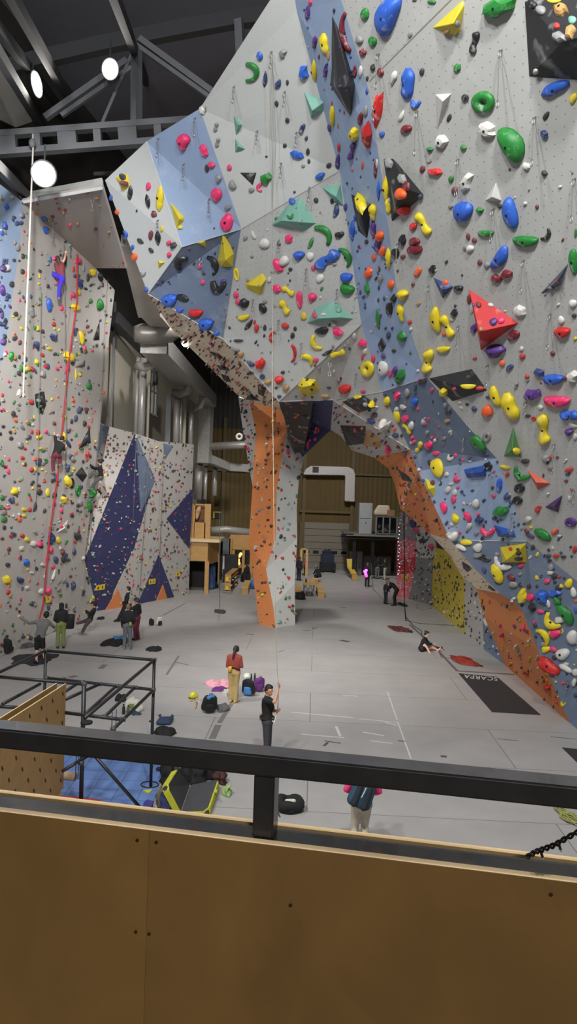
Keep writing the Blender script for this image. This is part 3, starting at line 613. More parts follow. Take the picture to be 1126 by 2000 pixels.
HOLDS = """507 109 12 16 0 bo;492 141 28 38 0 gu;517 155 9 36 5 Bl;542 164 11 24 25 Bl;552 103 15 16 0 ak;561 161 6 10 0 ko;540 202 8 11 0 ko;561 235 8 11 0 ko;556 284 7 9 0 ko;590 251 12 16 0 Bn;598 270 7 9 0 Bo;601 296 8 12 0 ko;603 315 6 9 0 ko;580 302 26 15 8 bk;592 324 7 7 0 ao;642 323 9 12 30 ko;625 344 21 16 -25 bt;520 306 6 4 0 ko;448 327 10 11 0 po;413 322 14 13 0 po;423 380 19 28 0 po;422 248 10 18 0 an;425 278 10 18 0 an;454 361 16 19 -30 as;427 348 14 16 0 ak;404 329 8 16 0 ko;507 366 12 18 0 pc;491 371 11 10 0 ao;520 348 23 21 -10 gk;401 215 4 14 0 ao;593 142 21 26 0 bk;575 375 5 5 0 ko;617 391 9 11 0 ko;606 4 9 11 0 po;601 25 11 28 0 vo;615 82 13 24 0 vo;636 85 18 46 -8 ys;641 108 8 21 0 no;636 140 11 27 10 vk;614 139 14 50 -8 yl;623 111 5 11 0 Ro;649 227 13 44 -8 ys;644 249 10 18 -15 vk;660 245 5 11 0 no;648 202 4 9 0 ro;693 261 23 30 -10 yk;718 264 23 53 -8 rk;704 232 13 25 0 Ro;714 217 11 21 0 ao;672 220 4 7 0 ro;662 288 9 18 0 ro;688 295 16 37 12 vn;661 316 11 32 8 vs;708 323 7 17 0 oo;674 64 21 80 -10 Rc;713 27 17 21 0 go;702 77 15 17 0 ao;728 81 15 20 0 go;709 102 13 16 0 Rk;693 140 9 25 0 Ro;704 140 9 23 0 wo;717 153 6 9 0 ko;728 132 11 13 0 kk;743 141 12 16 0 Ro;739 213 16 73 9 rk;746 262 10 13 0 bo;716 178 6 18 0 bl;723 298 5 7 0 Bo;736 320 7 18 0 wo;760 30 50 83 20 bs;843 3 16 9 0 go;809 1 9 4 0 ko;801 67 9 13 0 ao;824 140 10 14 0 ko;769 151 13 36 15 wt;795 163 23 66 0 bs;811 202 20 17 10 bc;783 227 9 28 22 wl;793 252 21 17 -10 Ro;877 230 8 16 18 ko;863 275 28 23 0 wk;839 291 15 12 0 gt;905 288 12 12 0 go;893 132 12 19 20 gk;908 190 13 15 0 kk;927 83 16 46 5 kn;946 199 45 44 -15 gd;953 252 31 28 0 wk;1000 281 46 76 -28 gs;976 11 57 43 -25 gk;1085 174 22 64 68 bs;1119 192 13 23 15 yo;1066 226 10 18 28 ko;1063 262 16 15 0 Bk;1063 338 12 12 0 kk;1028 324 14 14 0 wk;850 335 27 16 5 rk;825 330 10 14 0 Ro;881 349 11 13 0 go;888 372 13 14 0 Ro;911 355 21 37 28 wk;1039 9 18 18 0 ko;1056 21 18 19 0 ao;1095 21 25 26 0 nk;1087 51 12 13 0 ro;1117 40 18 14 0 to;1114 62 20 28 30 nk;1092 73 25 21 -25 ak;1046 139 10 12 0 wo;1081 2 25 9 0 yo;872 61 13 13 0 no;892 47 12 14 0 ao;760 319 16 21 0 ak;786 350 16 20 0 ak;794 364 13 21 0 Ro;783 379 21 25 0 oo;734 330 8 36 0 Ro;739 373 9 46 0 bl;753 369 13 57 0 yl;757 403 10 32 -10 ys;730 412 20 40 -10 yt;760 393 7 13 0 wo;789 409 28 21 0 ro;820 384 11 11 0 Bo;905 412 40 36 10 bo;997 416 29 59 -8 bo;937 410 16 13 0 gt;976 402 9 9 0 ko;880 403 9 9 0 ao;949 455 31 13 0 ge;1027 469 49 22 3 ge;1067 459 14 27 35 kc;914 462 8 14 0 Ro;926 469 9 11 0 Ro;918 485 14 15 0 wo;908 483 9 11 0 ao;976 503 28 52 32 bs;937 512 10 10 0 Ro;951 517 12 12 0 ao;970 543 21 16 0 Rk;990 535 21 20 0 Rk;827 437 18 50 -38 yn;807 442 15 14 0 ro;786 469 16 20 0 kk;809 471 22 14 -12 Ro;810 487 29 20 -12 Rk;772 495 14 23 0 ko;787 501 9 9 0 Ro;816 531 12 19 25 oo;845 526 15 15 0 kk;776 529 4 6 0 ko;787 574 23 23 0 yt;783 609 16 43 -18 yt;895 563 18 13 0 kk;817 593 9 7 0 no;887 611 14 14 0 kk;882 624 11 6 0 wo;852 624 23 50 -8 ys;874 637 16 48 -32 yn;868 651 9 11 0 oo;800 629 8 9 0 ro;802 643 7 7 0 wo;866 681 26 13 -3 ye;836 705 21 46 -3 yn;968 684 40 31 0 vt;1003 655 16 28 55 Ro;926 641 13 21 0 vk;921 604 8 18 0 wo;916 584 9 18 0 Ro;1016 606 25 19 0 wk;980 709 11 13 0 oo;995 718 11 17 50 Bs;1020 696 11 12 0 ro;927 700 9 6 0 ro;1018 681 9 9 0 wo;1079 690 10 9 0 Ro;1053 727 21 16 0 Bk;1029 735 9 9 0 ro;1081 739 40 21 0 be;1103 738 9 9 0 Ro;1119 734 23 21 0 wk;1099 647 30 21 0 re;1096 625 12 16 0 wo;1119 592 14 16 0 wo;1121 616 9 9 0 ko;1123 661 7 7 0 yo;1124 455 6 18 0 go;1120 510 18 46 -5 go;869 552 13 11 0 oo;1075 562 13 11 0 ao;958 596 12 9 0 wo;963 629 14 16 0 vo;978 626 14 14 0 po;939 643 9 8 0 no;934 596 12 11 0 Ro;924 596 6 8 0 vo;730 446 13 39 0 vk;743 461 21 23 0 oo;739 478 16 32 0 vk;748 491 18 19 0 oo;731 503 11 14 0 oo;759 505 16 48 -6 yl;764 555 16 19 0 oo;744 544 11 20 0 ak;741 527 5 9 0 ko;740 562 6 9 0 Bo;739 586 6 9 0 Bo;750 583 6 9 0 Bo;769 584 13 19 25 kk;761 603 14 29 -10 kk;738 624 10 46 -8 gl;746 673 20 31 0 kq;759 654 11 14 0 Bo;786 657 23 19 0 gk;749 695 10 12 0 vo;749 719 21 33 -10 wo;762 730 9 18 0 po;771 726 14 20 0 vo;783 735 21 30 25 gk;801 689 5 7 0 go;769 685 11 7 0 ko;816 724 7 7 0 wo;729 700 9 18 0 po;753 641 6 6 0 Bo;766 641 7 6 0 Bo;688 451 13 46 0 bl;656 412 13 26 10 Bs;648 390 9 9 0 ko;675 404 9 16 0 vo;705 398 24 44 -12 yk;680 436 4 7 0 Bo;695 453 6 7 0 bo;701 482 6 7 0 Bo;698 490 6 6 0 Bo;716 472 9 10 0 ko;721 533 19 22 0 ok;714 525 5 6 0 Bo;704 571 6 9 0 Bo;718 565 14 23 0 gk;713 600 6 8 0 Bo;517 475 19 21 0 wo;495 459 9 18 -25 ws;479 465 9 9 0 ao;564 466 18 14 -15 pk;544 477 9 6 0 ko;584 498 23 21 0 bt;606 500 14 18 0 wo;492 501 6 6 0 ao;555 509 19 20 0 wo;543 518 16 27 -30 pk;567 526 9 7 25 ko;612 523 9 12 20 po;606 475 9 29 22 gl;634 456 22 46 -38 gc;663 458 19 14 0 kk;640 506 26 53 42 bn;653 516 9 7 0 ao;676 501 18 42 -26 gc;677 540 23 19 5 be;679 563 28 21 18 ge;625 543 14 18 0 wo;628 564 6 9 15 go;526 546 9 11 0 wo;541 563 18 14 0 pk;563 568 12 28 -68 yn;562 555 4 5 0 ao;585 583 11 38 -5 pe;610 580 17 21 15 pt;462 536 11 26 -10 yd;461 575 11 11 0 po;465 589 11 13 0 po;477 592 17 21 0 kk;464 565 3 4 0 ko;513 602 13 21 -40 ko;517 589 9 9 0 ao;556 600 15 31 -42 yn;476 619 23 11 -12 ye;593 617 11 16 0 yo;485 634 9 29 38 kl;501 641 9 18 0 ro;497 629 5 9 0 ro;517 640 7 11 0 ko;448 640 5 6 0 ko;557 636 13 14 -20 rk;576 642 6 10 0 ko;571 655 8 13 0 ko;531 657 11 23 12 rc;628 646 29 13 -3 ko;659 648 23 15 5 pk;652 632 12 12 0 wo;615 616 10 14 0 po;661 606 11 12 0 to;631 614 11 6 0 wo;571 394 14 13 -20 bk;567 423 14 11 -15 gc;540 427 8 7 0 go;588 436 5 6 0 go;465 665 18 6 0 ko;450 666 3 5 0 ko;499 668 4 11 35 kl;503 674 3 6 30 kl;460 682 9 15 -70 ao;470 691 12 13 0 no;573 690 11 36 0 rc;509 710 18 22 0 rk;491 711 13 9 30 Bo;552 727 9 6 0 ko;545 741 19 18 0 rt;512 735 11 11 0 Bd;523 746 13 11 0 no;539 757 5 5 0 ko;558 757 13 13 0 no;545 774 9 6 0 Bo;578 774 6 4 0 Bo;616 670 16 33 -32 yc;601 701 16 30 -50 yc;617 703 9 11 0 po;659 690 13 32 62 yn;639 688 7 28 62 kl;650 676 6 6 0 ao;673 676 7 6 0 ao;692 657 9 14 0 wo;615 714 5 5 0 Ro;608 761 5 9 -35 ko;592 773 11 7 0 no;652 725 6 6 0 wo;661 742 9 9 0 ao;675 758 28 19 0 re;642 757 8 5 0 ko;634 773 16 10 0 ne;708 670 21 14 15 pk;713 686 10 11 0 wo;708 697 7 12 15 po;719 719 32 32 0 yd;711 738 7 5 0 wo;709 764 11 8 0 po;698 776 9 26 75 yo;726 790 16 12 0 yk;713 790 11 8 0 ao;735 794 8 4 0 wo;733 808 10 6 0 kd;724 822 19 11 12 Bo;757 829 28 9 12 ws;773 850 19 9 8 Bs;756 783 17 15 0 yo;793 885 10 11 0 bk;627 810 11 4 0 po;612 813 7 6 0 po;597 787 8 4 0 ao;577 814 9 7 0 oo;568 842 6 9 0 ao;600 867 7 11 0 po;562 883 7 12 0 po;656 796 13 7 15 Ro;673 802 11 12 0 oo;675 813 10 8 0 Bo;688 812 11 7 10 Bo;652 806 7 11 0 Ro;679 823 16 8 20 Ro;693 841 6 10 0 po;707 837 8 7 0 oo;670 842 11 13 0 rk;688 876 10 8 0 yo;739 847 12 8 15 Bo;759 878 18 27 -10 pk;777 872 14 10 25 Ro;752 867 13 8 20 oo;735 875 9 6 10 Ro;725 882 8 6 0 vo;747 895 7 6 0 Ro;757 903 6 4 0 vo;805 854 8 8 0 po;788 946 10 10 0 ro;801 959 8 5 0 go;828 976 12 19 -25 Bs;822 1006 8 11 -20 po;809 984 8 7 0 Ro;841 1023 12 8 0 no;834 1035 10 11 0 po;805 1019 11 29 -15 Bs;794 1016 4 16 0 wl;853 1016 11 27 -15 ks;813 1034 16 8 30 po;826 1056 13 8 20 ko;842 1067 11 11 0 po;818 917 8 8 0 wo;804 934 8 7 0 ao;826 947 6 6 0 ko;776 773 16 17 10 pk;795 767 12 16 0 ao;811 753 6 11 0 Bl;811 767 6 7 0 Bo;826 745 16 11 0 kk;809 785 16 18 0 bo;787 795 18 9 20 wo;774 799 11 9 0 wo;776 812 14 27 -25 ys;792 817 13 16 0 pk;803 831 13 17 -20 wo;795 837 10 30 -52 yn;827 823 11 11 0 wo;834 845 9 9 0 ao;869 791 9 11 0 ao;875 804 13 10 0 ko;873 822 12 9 0 no;879 843 9 6 0 wo;867 856 12 7 0 ao;849 860 9 7 0 wo;821 868 12 13 0 yo;815 879 11 11 0 yo;838 868 16 17 0 pk;808 863 9 9 0 po;852 885 16 10 0 po;879 894 14 12 25 wc;889 889 7 10 20 po;933 863 18 42 -48 ge;855 913 23 42 -12 yo;839 903 9 12 0 kt;811 892 7 7 0 Bo;953 911 18 16 0 kd;975 947 12 26 5 bo;872 926 10 9 0 wo;892 936 13 13 0 po;881 945 12 7 0 wo;875 956 12 14 0 wo;888 962 11 13 0 wo;886 975 11 15 0 po;845 942 9 9 0 Ro;929 983 13 18 0 wo;978 998 29 21 -5 gk;990 970 14 12 0 Bo;922 958 8 5 0 Bo;946 976 7 4 0 Bo;905 983 5 6 0 wo;867 991 14 24 -20 ps;889 1013 14 26 -30 yl;913 1009 12 23 -35 ps;916 1027 11 14 0 wo;936 1015 16 13 0 Be;965 1012 10 7 0 Bo;882 1024 8 8 0 wo;952 1037 30 18 0 pc;930 1041 9 9 0 ao;882 1045 23 9 5 ws;1012 1024 6 6 0 Bo;867 765 19 19 -25 yk;887 759 11 7 0 po;914 754 31 11 0 ye;937 758 16 9 0 ro;955 775 14 7 0 Bo;969 773 16 45 -17 ys;952 803 23 21 0 oo;1000 792 25 60 -20 ys;926 798 11 10 30 Bo;1040 770 31 24 -8 vk;1088 782 52 22 2 pe;1114 810 23 32 68 bn;1042 817 11 9 0 rd;1062 838 23 61 -14 yn;1055 795 11 9 0 wo;1030 812 11 6 0 ko;1111 843 18 17 0 vt;1119 831 18 9 10 ws;1123 853 9 13 0 wo;951 853 16 20 15 ad;1066 895 14 14 0 ak;1026 900 16 10 0 ke;1088 893 6 5 0 Ro;1111 917 9 20 68 rk;986 912 8 20 -80 yo;1017 926 19 36 -55 gc;1013 938 8 5 0 go;1014 953 21 18 0 kd;1010 977 20 16 10 kd;1114 1020 24 18 10 vd;1031 1014 13 12 30 wo;1054 990 8 5 0 ro;1023 1023 7 4 0 ko;1036 1030 7 5 0 yo;1105 939 8 6 0 Ro;1035 1046 9 18 -65 Bs;1059 1045 16 40 -60 gs;1081 1039 11 10 0 oo;1092 1047 10 4 10 wo;1071 1074 6 6 0 ko;1071 1085 11 7 0 Be;1086 1085 12 9 0 re;1100 1087 11 6 0 ke;1122 1073 9 13 0 ro;1111 974 6 11 0 wo;1007 881 16 14 0 yo;1074 913 11 9 0 ao;910 1059 22 12 8 yo;934 1068 16 19 -20 we;900 1069 11 24 -62 ws;933 1084 21 11 0 ak;997 1072 8 7 0 ro;1012 1080 11 9 0 ko;1012 1091 16 8 0 ko;1017 1103 12 11 0 po;980 1101 19 40 -58 wc;970 1120 19 44 -28 ys;971 1137 11 7 0 ko;1002 1141 17 13 0 ao;998 1128 11 19 -60 Rs;1015 1121 9 7 0 ao;1057 1124 4 4 0 ko;1068 1135 14 10 0 po;1048 1145 6 6 0 ko;1075 1108 12 14 0 ao;1074 1118 11 11 0 wo;1082 1125 12 11 0 ko;1092 1126 9 6 0 ro;1111 1139 16 17 0 yo;1120 1157 12 19 -10 wo;1022 1163 21 27 15 yk;1036 1166 16 16 0 po;1059 1165 25 34 -40 bt;1082 1158 26 14 0 bk;1064 1176 14 28 -60 wc;1090 1148 14 11 0 ko;1040 1186 16 16 0 kk;1055 1194 14 9 10 po;1087 1173 14 21 -40 gs;1104 1199 22 50 -38 gs;1093 1210 20 14 10 wk;1077 1214 24 40 -45 yc;1062 1243 19 39 -32 yc;1065 1268 21 14 -10 ys;1080 1268 15 11 20 po;1084 1237 20 18 0 po;1099 1277 26 24 15 wo;1074 1299 23 53 -45 rs;1104 1306 11 31 -62 ws;1105 1297 11 7 0 wo;1123 1313 11 16 0 wo;1071 1313 12 12 0 yk;1121 1333 11 16 -20 wk;1118 1244 22 26 -20 wo;1043 1215 7 7 0 po;1046 1243 7 6 0 ko;1124 1191 7 16 0 bo;1124 1174 6 7 0 oo;930 1160 9 7 0 Bo;956 1175 9 7 0 po;945 1187 7 11 -25 ko;939 1195 7 6 0 wo;928 1179 8 12 0 wo;949 1215 11 20 -32 ws;977 1222 9 12 0 po;981 1240 17 19 -30 pk;963 1236 11 8 0 wo;1006 1224 9 8 0 Bo;1023 1226 13 17 -20 po;1029 1233 12 8 -10 Ro;998 1238 11 5 0 wo;1015 1205 4 4 0 ko;990 1184 7 9 0 Bo;1009 1264 16 19 0 wk;1015 1278 12 14 -20 ak;997 1254 9 6 20 wo;999 1295 8 8 0 yk;1025 1314 12 12 0 rk;1049 1332 9 9 0 Bo;1059 1322 6 7 0 Bo;1070 1342 25 19 20 re;1032 1252 9 7 0 wo;1034 1291 7 9 0 no;1026 1262 6 5 0 wo;981 1268 7 7 0 yo;975 1272 5 4 0 Bo;958 1244 6 6 0 ko;229 414 9 11 0 oo;245 459 11 18 0 bc;259 483 7 12 0 bo;267 412 4 6 0 ko;217 386 8 12 0 bo;253 383 9 19 0 kl;288 394 9 33 -8 kl;311 396 13 40 0 yl;301 418 10 16 -10 Rk;316 447 6 13 0 yo;295 459 10 18 0 Ro;308 465 11 33 -5 kl;274 471 9 19 -58 kl;295 489 8 16 -50 kl;263 502 12 16 0 oo;330 474 10 10 0 po;339 479 13 13 0 kk;331 497 10 10 0 po;280 535 12 9 0 ac;286 565 9 11 0 bo;352 444 10 9 0 yo;445 405 12 12 0 ao;444 434 25 35 0 po;418 446 4 4 0 ko;352 512 22 33 30 kc;417 517 18 40 -18 kc;426 559 30 25 10 kc;436 549 12 9 -15 vo;379 515 5 7 0 ko;390 520 9 11 0 po;396 551 9 10 0 po;333 584 27 26 0 be;357 581 13 26 -68 ks;352 604 13 12 15 be;383 610 27 16 0 re;404 631 26 24 5 be;423 650 12 11 0 bo;317 549 7 6 0 ko;308 553 7 5 0 vo;443 575 6 4 0 ko;363 625 9 6 0 bo;342 614 13 6 20 Bo;302 590 11 7 25 ko;240 346 15 12 0 ko;242 358 18 10 5 Ro;254 376 9 33 4 kl;290 364 9 18 0 po;312 386 13 60 3 yl;359 276 26 39 -3 pt;399 294 14 25 -15 pk;395 215 11 18 -10 wk;87 427 9 16 -20 bo;88 449 14 16 0 bt;13 405 13 15 10 bq;8 440 10 16 0 bk;3 454 8 11 0 bo;4 567 11 21 0 vo;3 613 8 21 0 vo;8 631 9 8 0 ko;22 555 10 12 0 ko;33 482 11 16 0 ak;44 500 9 9 0 ko;95 595 13 26 0 bo;146 600 19 16 0 yk;194 595 16 25 0 go;179 531 16 18 0 yt;125 508 9 27 -5 ko;155 553 11 23 -28 Bo;167 564 12 5 10 ko;153 571 9 13 -20 yo;142 576 11 12 0 po;176 588 9 11 0 go;119 601 9 11 0 po;98 507 6 12 0 bo;158 660 13 28 -15 ys;132 696 22 21 0 yk;103 659 16 14 15 Bk;104 633 9 9 0 ro;96 681 14 8 15 yo;73 642 12 10 10 yo;70 673 11 17 -20 Be;61 610 9 22 -15 as;82 730 12 18 20 ak;93 716 7 14 0 Bo;147 732 6 27 0 yl;172 753 13 14 0 go;131 720 11 13 0 po;87 713 9 9 0 ro;62 721 9 11 0 ro;53 720 10 11 0 yo;21 695 10 21 0 gk;27 661 9 8 0 ko;37 697 6 8 0 ko;40 720 9 14 0 go;36 729 9 9 0 ko;37 768 9 16 15 wk;60 785 11 11 0 ro;30 613 11 9 0 ko;43 530 10 9 0 ko;195 542 12 16 -30 ko;171 542 8 16 15 ko;199 555 7 12 0 Ro;151 510 16 14 0 pk;143 526 6 12 0 ro;163 524 6 14 0 ao;165 680 7 10 0 po;146 649 8 15 0 Bo;82 693 9 8 0 ro;71 706 10 11 -30 yo;28 959 21 14 -25 ys;76 961 14 11 0 ko;92 962 10 16 0 yo;123 975 15 13 0 yk;131 940 16 21 -10 yk;123 853 11 18 0 yk;76 853 16 9 -15 yo;151 959 14 20 0 gd;179 962 16 20 15 gk;173 988 13 21 0 gk;98 1052 18 25 15 Bc;113 1055 11 14 0 yo;64 1062 13 13 -20 wo;76 1062 13 14 10 pk;98 1074 11 14 0 pk;121 1078 11 12 0 Rk;108 1093 12 14 0 Bo;123 1092 11 16 20 ko;50 1098 13 16 0 bk;93 1154 13 16 0 pk;80 1155 16 11 -15 wo;11 1132 21 16 15 yk;38 1132 16 12 25 Be;41 1071 16 9 -30 ws;103 1125 7 36 25 wl;124 1132 9 18 35 al;15 1156 12 9 -15 ro;119 997 9 10 0 po;105 984 9 9 0 po;37 1014 9 12 0 oo;46 995 11 9 0 yo;46 1007 10 9 0 yo;57 995 10 9 0 ro;22 977 14 12 -25 Bc;32 983 9 6 0 no;67 990 8 23 15 kl;43 1046 11 9 0 ro;52 1054 13 11 30 yo;25 1043 13 9 20 Be;4 1052 9 6 0 Ro;7 1014 16 11 -15 go;7 1000 13 11 0 ao;3 904 9 14 0 gd;4 972 9 12 0 go;21 856 9 8 0 ko;6 833 9 6 0 ko;25 808 10 11 0 ko;38 868 12 14 30 ae;43 894 10 8 0 ro;48 876 9 6 0 ro;56 853 9 10 0 Bt;61 917 11 9 0 ro;67 917 9 9 0 yo;73 844 10 11 0 ro;89 843 8 9 0 po;78 876 9 7 0 yo;73 904 11 12 -15 Be;83 904 9 12 0 ao;133 867 9 20 -40 Bs;142 895 14 16 -20 ac;130 914 12 12 0 Bk;140 943 11 21 0 kd;156 982 11 14 0 ao;153 801 11 14 0 Bk;147 817 9 13 15 Bo;139 823 7 9 0 ko;169 887 11 11 0 rk;108 935 9 13 0 Bo;146 1046 18 7 10 ks;144 1078 9 14 0 Bo;126 814 9 9 0 yt;43 833 7 18 -35 as;53 824 9 10 0 no;156 997 9 8 0 ao;140 1007 9 8 0 ko;142 1144 11 18 15 Bs;114 1151 11 9 0 ak;115 1135 6 18 30 al;53 1148 14 8 -15 wo;62 1119 12 6 0 wo;83 1103 12 9 0 wo;94 1174 13 13 0 nk;92 1091 9 9 0 po;102 1107 9 9 0 po;153 1038 7 9 0 Ro"""
# ------------------------------------------------------------------ climbing holds
HC = dict(r=('red', (196, 40, 36)), R=('maroon', (110, 30, 40)), p=('pink', (226, 52, 108)), o=('orange', (226, 94, 44)), y=('yellow', (218, 196, 34)), g=('green', (34, 120, 48)), t=('teal', (110, 168, 150)),
          b=('blue', (44, 92, 188)), B=('navy', (46, 62, 106)), v=('purple', (84, 50, 124)), k=('black', (30, 30, 34)), w=('white', (204, 202, 196)), a=('grey', (136, 136, 136)), n=('tan', (176, 138, 84)))
def hmat(c): return mat('hold_' + HC[c][0], HC[c][1], .5, noise_amt=.12, scale=9, chalk=.0 if c in 'wa' else .35, bump=.15)
SHN = dict(o='rounded', c='curved jug', t='wedge', l='leaf-shaped', d='ring', e='flat-topped ledge', k='angular', n='bone-shaped', s='sausage-shaped', u='horned', q='diamond')
def shape_mesh(sh, w_, h_, seed, low=False):
    """vertices in pixels: x right, y down, z out of the wall"""
    rnd = random.Random(seed); vs = []; fs = []; smooth = True
    if sh == 's' and max(w_, h_) < 2.3 * min(w_, h_): sh = 'j'
    if sh in 'otekqj':
        n = 10 if low else 18
        base = []
        for i in range(n):
            a = 2 * math.pi * i / n; ca, sa = math.cos(a), math.sin(a)
            if sh == 'o': r = 1 + .10 * math.sin(2 * a + seed) + .06 * math.sin(3 * a + seed * 1.7); x, y = ca * r, sa * r
            elif sh == 't':                                        # broad on top, pointed below
                x = ca * (1 - .38 * (sa + 1) * .5 * 1.6 if sa > 0 else 1); y = sa * (1.0 if sa > 0 else .75)
            elif sh == 'e':
                x = ca; y = (sa * 1.1 if sa > 0 else sa * .35) - .25; y *= 1.25
            elif sh == 'j': x = ca * .82 + (.34 * sa * sa - .15) * (1 if seed % 2 else -1); y = sa
            elif sh == 'q':
                s_ = abs(ca) + abs(sa); x, y = ca / s_, sa / s_
            else:
                k_ = 5 + seed % 2; ph = seed * .7; aa = round((a - ph) / (2 * math.pi / k_)) * (2 * math.pi / k_) + ph
                r = math.cos(math.pi / k_) / max(.3, math.cos(a - aa)) * (1 + .18 * math.sin(seed + aa * 2)); r *= 1.08; x, y = ca * r, sa * r
            base.append((x * w_ / 2, y * h_ / 2))
        if sh in 'oj': prof = [(1, 0), (1.0, .12), (.9, .25), (.68, .38), (.38, .45)]
        elif sh == 'k': prof = [(1, 0), (.93, .22), (.66, .44), (.35, .48)]; smooth = False
        elif sh == 'q': prof = [(1, 0), (.9, .15), (.5, .25)]; smooth = False
        elif sh == 't': prof = [(1, 0), (.95, .20), (.72, .42), (.40, .52)]
        else: prof = [(1, 0), (1.0, .20), (.88, .42), (.55, .50)]
        m_ = min(w_, h_); m_ = max(m_, .5 * max(w_, h_) * .6)
        ox = (rnd.random() - .5) * .25 * w_; oy = (-.10 if sh in 'te' else (rnd.random() - .5) * .2) * h_
        for s_, z in prof:
            for x, y in base:
                j = 1 if low else 1 + .05 * (rnd.random() - .5)
                vs.append((x * s_ * j + ox * (1 - s_), y * s_ * j + oy * (1 - s_), z * m_))
        k = len(prof)
        vs.append((ox * .7, oy * .7, prof[-1][1] * m_ * 1.06))
        for q in range(k - 1):
            for i in range(n): fs.append((q * n + i, q * n + (i + 1) % n, (q + 1) * n + (i + 1) % n, (q + 1) * n + i))
        for i in range(n): fs.append(((k - 1) * n + i, (k - 1) * n + (i + 1) % n, k * n))
        fs.append(tuple(reversed(range(n))))
        return vs, fs, smooth
    seg = 6 if low else 9; ns = 7 if low else 11
    sp = []; closed = False
    if sh == 'd':
        closed = True; ns = 10 if low else 18; rr = min(w_, h_) * .20
        for i in range(ns):
            a = 2 * math.pi * i / ns; sp.append((math.cos(a) * (w_ / 2 - rr), math.sin(a) * (h_ / 2 - rr), rr * .4, rr * (1 + .15 * math.sin(a + seed))))
    elif sh in 'cu':                                                # arc, ends up
        wide = w_ >= h_; L_, T_ = (w_, h_) if wide else (h_, w_)
        span = 2.2 if sh == 'c' else 3.6
        for i in range(ns):
            t = i / (ns - 1); a = (t - .5) * span
            rr = T_ * (.30 if sh == 'c' else .20) * (.45 + .55 * math.sin(math.pi * min(1, max(0, t * .86 + .07)))) * (1 + .25 * math.sin(t * 5 + seed) * .5)
            x = math.sin(a) / math.sin(min(span / 2, math.pi / 2)) * (L_ / 2 - rr * .7); y = (math.cos(a) - (1 + math.cos(span / 2)) / 2) / (1 - math.cos(span / 2)) * (T_ - rr * 1.6)
            if not wide: x, y = (y * (1 if seed % 2 else -1)), x
            sp.append((x, y, rr * .35, rr))
    else:
        for i in range(ns):
            t = i / (ns - 1); y = (t - .5) * h_
            if sh == 'l': rr = w_ / 2 * (.12 + .88 * math.sin(math.pi * t) ** .9); x = w_ * .10 * math.sin(math.pi * t)
            elif sh == 'n': rr = w_ / 2 * (.55 + .45 * abs(math.cos(math.pi * (t * .92 + .04))) ** 1.2) * (.62 if i in (0, ns - 1) else 1); x = w_ * .14 * math.sin(2 * math.pi * t)
            else: rr = w_ / 2 * (.42 + .58 * min(1, math.sin(math.pi * t) * 1.5)); x = w_ * .16 * math.sin(math.pi * t + .4) * (1 if seed % 2 else -1)
            sp.append((x, y * (1 - .1), rr * .25, rr * (1 + .06 * math.sin(t * 9 + seed))))
    n = len(sp)
    for i, (x, y, z, rr) in enumerate(sp):
        a = sp[(i - 1) % n] if closed or i else sp[i]; b = sp[(i + 1) % n] if closed or i < n - 1 else sp[i]
        tx, ty = b[0] - a[0], b[1] - a[1]; l_ = math.hypot(tx, ty) or 1; nx, ny = -ty / l_, tx / l_
        for k in range(seg):
            an = 2 * math.pi * k / seg
            vs.append((x + nx * rr * math.cos(an), y + ny * rr * math.cos(an), max(-.02, z + rr * .85 * math.sin(an))))
    for i in range(n if closed else n - 1):
        j = (i + 1) % n
        for k in range(seg): fs.append((i * seg + k, i * seg + (k + 1) % seg, j * seg + (k + 1) % seg, j * seg + k))
    if not closed: fs += [tuple(reversed(range(seg))), tuple(range((n - 1) * seg, n * seg))]
    return vs, fs, True

# holds also sit on the volumes: look-up over panels and volumes together
_vv = list(_tv); _vf = list(_tf); _vk = list(_tk)
for o in VOLS:
    n0 = len(_vv); _vv += [vt.co + o.location for vt in o.data.vertices]
    for pl in o.data.polygons:
        for i in range(1, len(pl.vertices) - 1):
            _vf.append((pl.vertices[0] + n0, pl.vertices[i] + n0, pl.vertices[i + 1] + n0)); _vk.append(-1)
BVH2 = BVHTree.FromPolygons(_vv, _vf)
def hold_hit(x, y):
    d = ray(x, y).normalized(); h = BVH2.ray_cast(EYEP, d); w_ = wall_hit(x, y)
    if h[0] is None: return w_
    n = h[1] if h[1].dot(d) < 0 else -h[1]
    return h[0], n, (_vk[h[2]] if _vk[h[2]] >= 0 else (w_[2] if w_ else 0))
def frame(x, y, p, n, ang):
    """metres per pixel along image right / down as laid on the panel, and out of it"""
    m = depth_of(p) / FPX; d = ray(x, y)
    def along(dx, dy):
        d2 = ray(x + dx, y + dy); q = EYEP + d2 * ((p - EYEP).dot(n) / d2.dot(n)) - p
        l_ = q.length; lim = 1.55 * m; return q * (min(l_, lim) / l_) if l_ > 1e-9 else CR * m
    U, W = along(1, 0), along(0, 1)
    c_, s_ = math.cos(R(ang)), math.sin(R(ang))
    return U * c_ + W * s_, W * c_ - U * s_, n * m
def hold_verts(x, y, w_, h_, ang, sh, seed, low=False):
    hh = hold_hit(x, y)
    if hh is None: return None
    p, n, k = hh; U, W, N_ = frame(x, y, p, n, ang)
    vs, fs, sm = shape_mesh(sh, w_, h_, seed, low)
    return p, [U * a + W * b_ + N_ * c_ for a, b_, c_ in vs], fs, sm, k, n

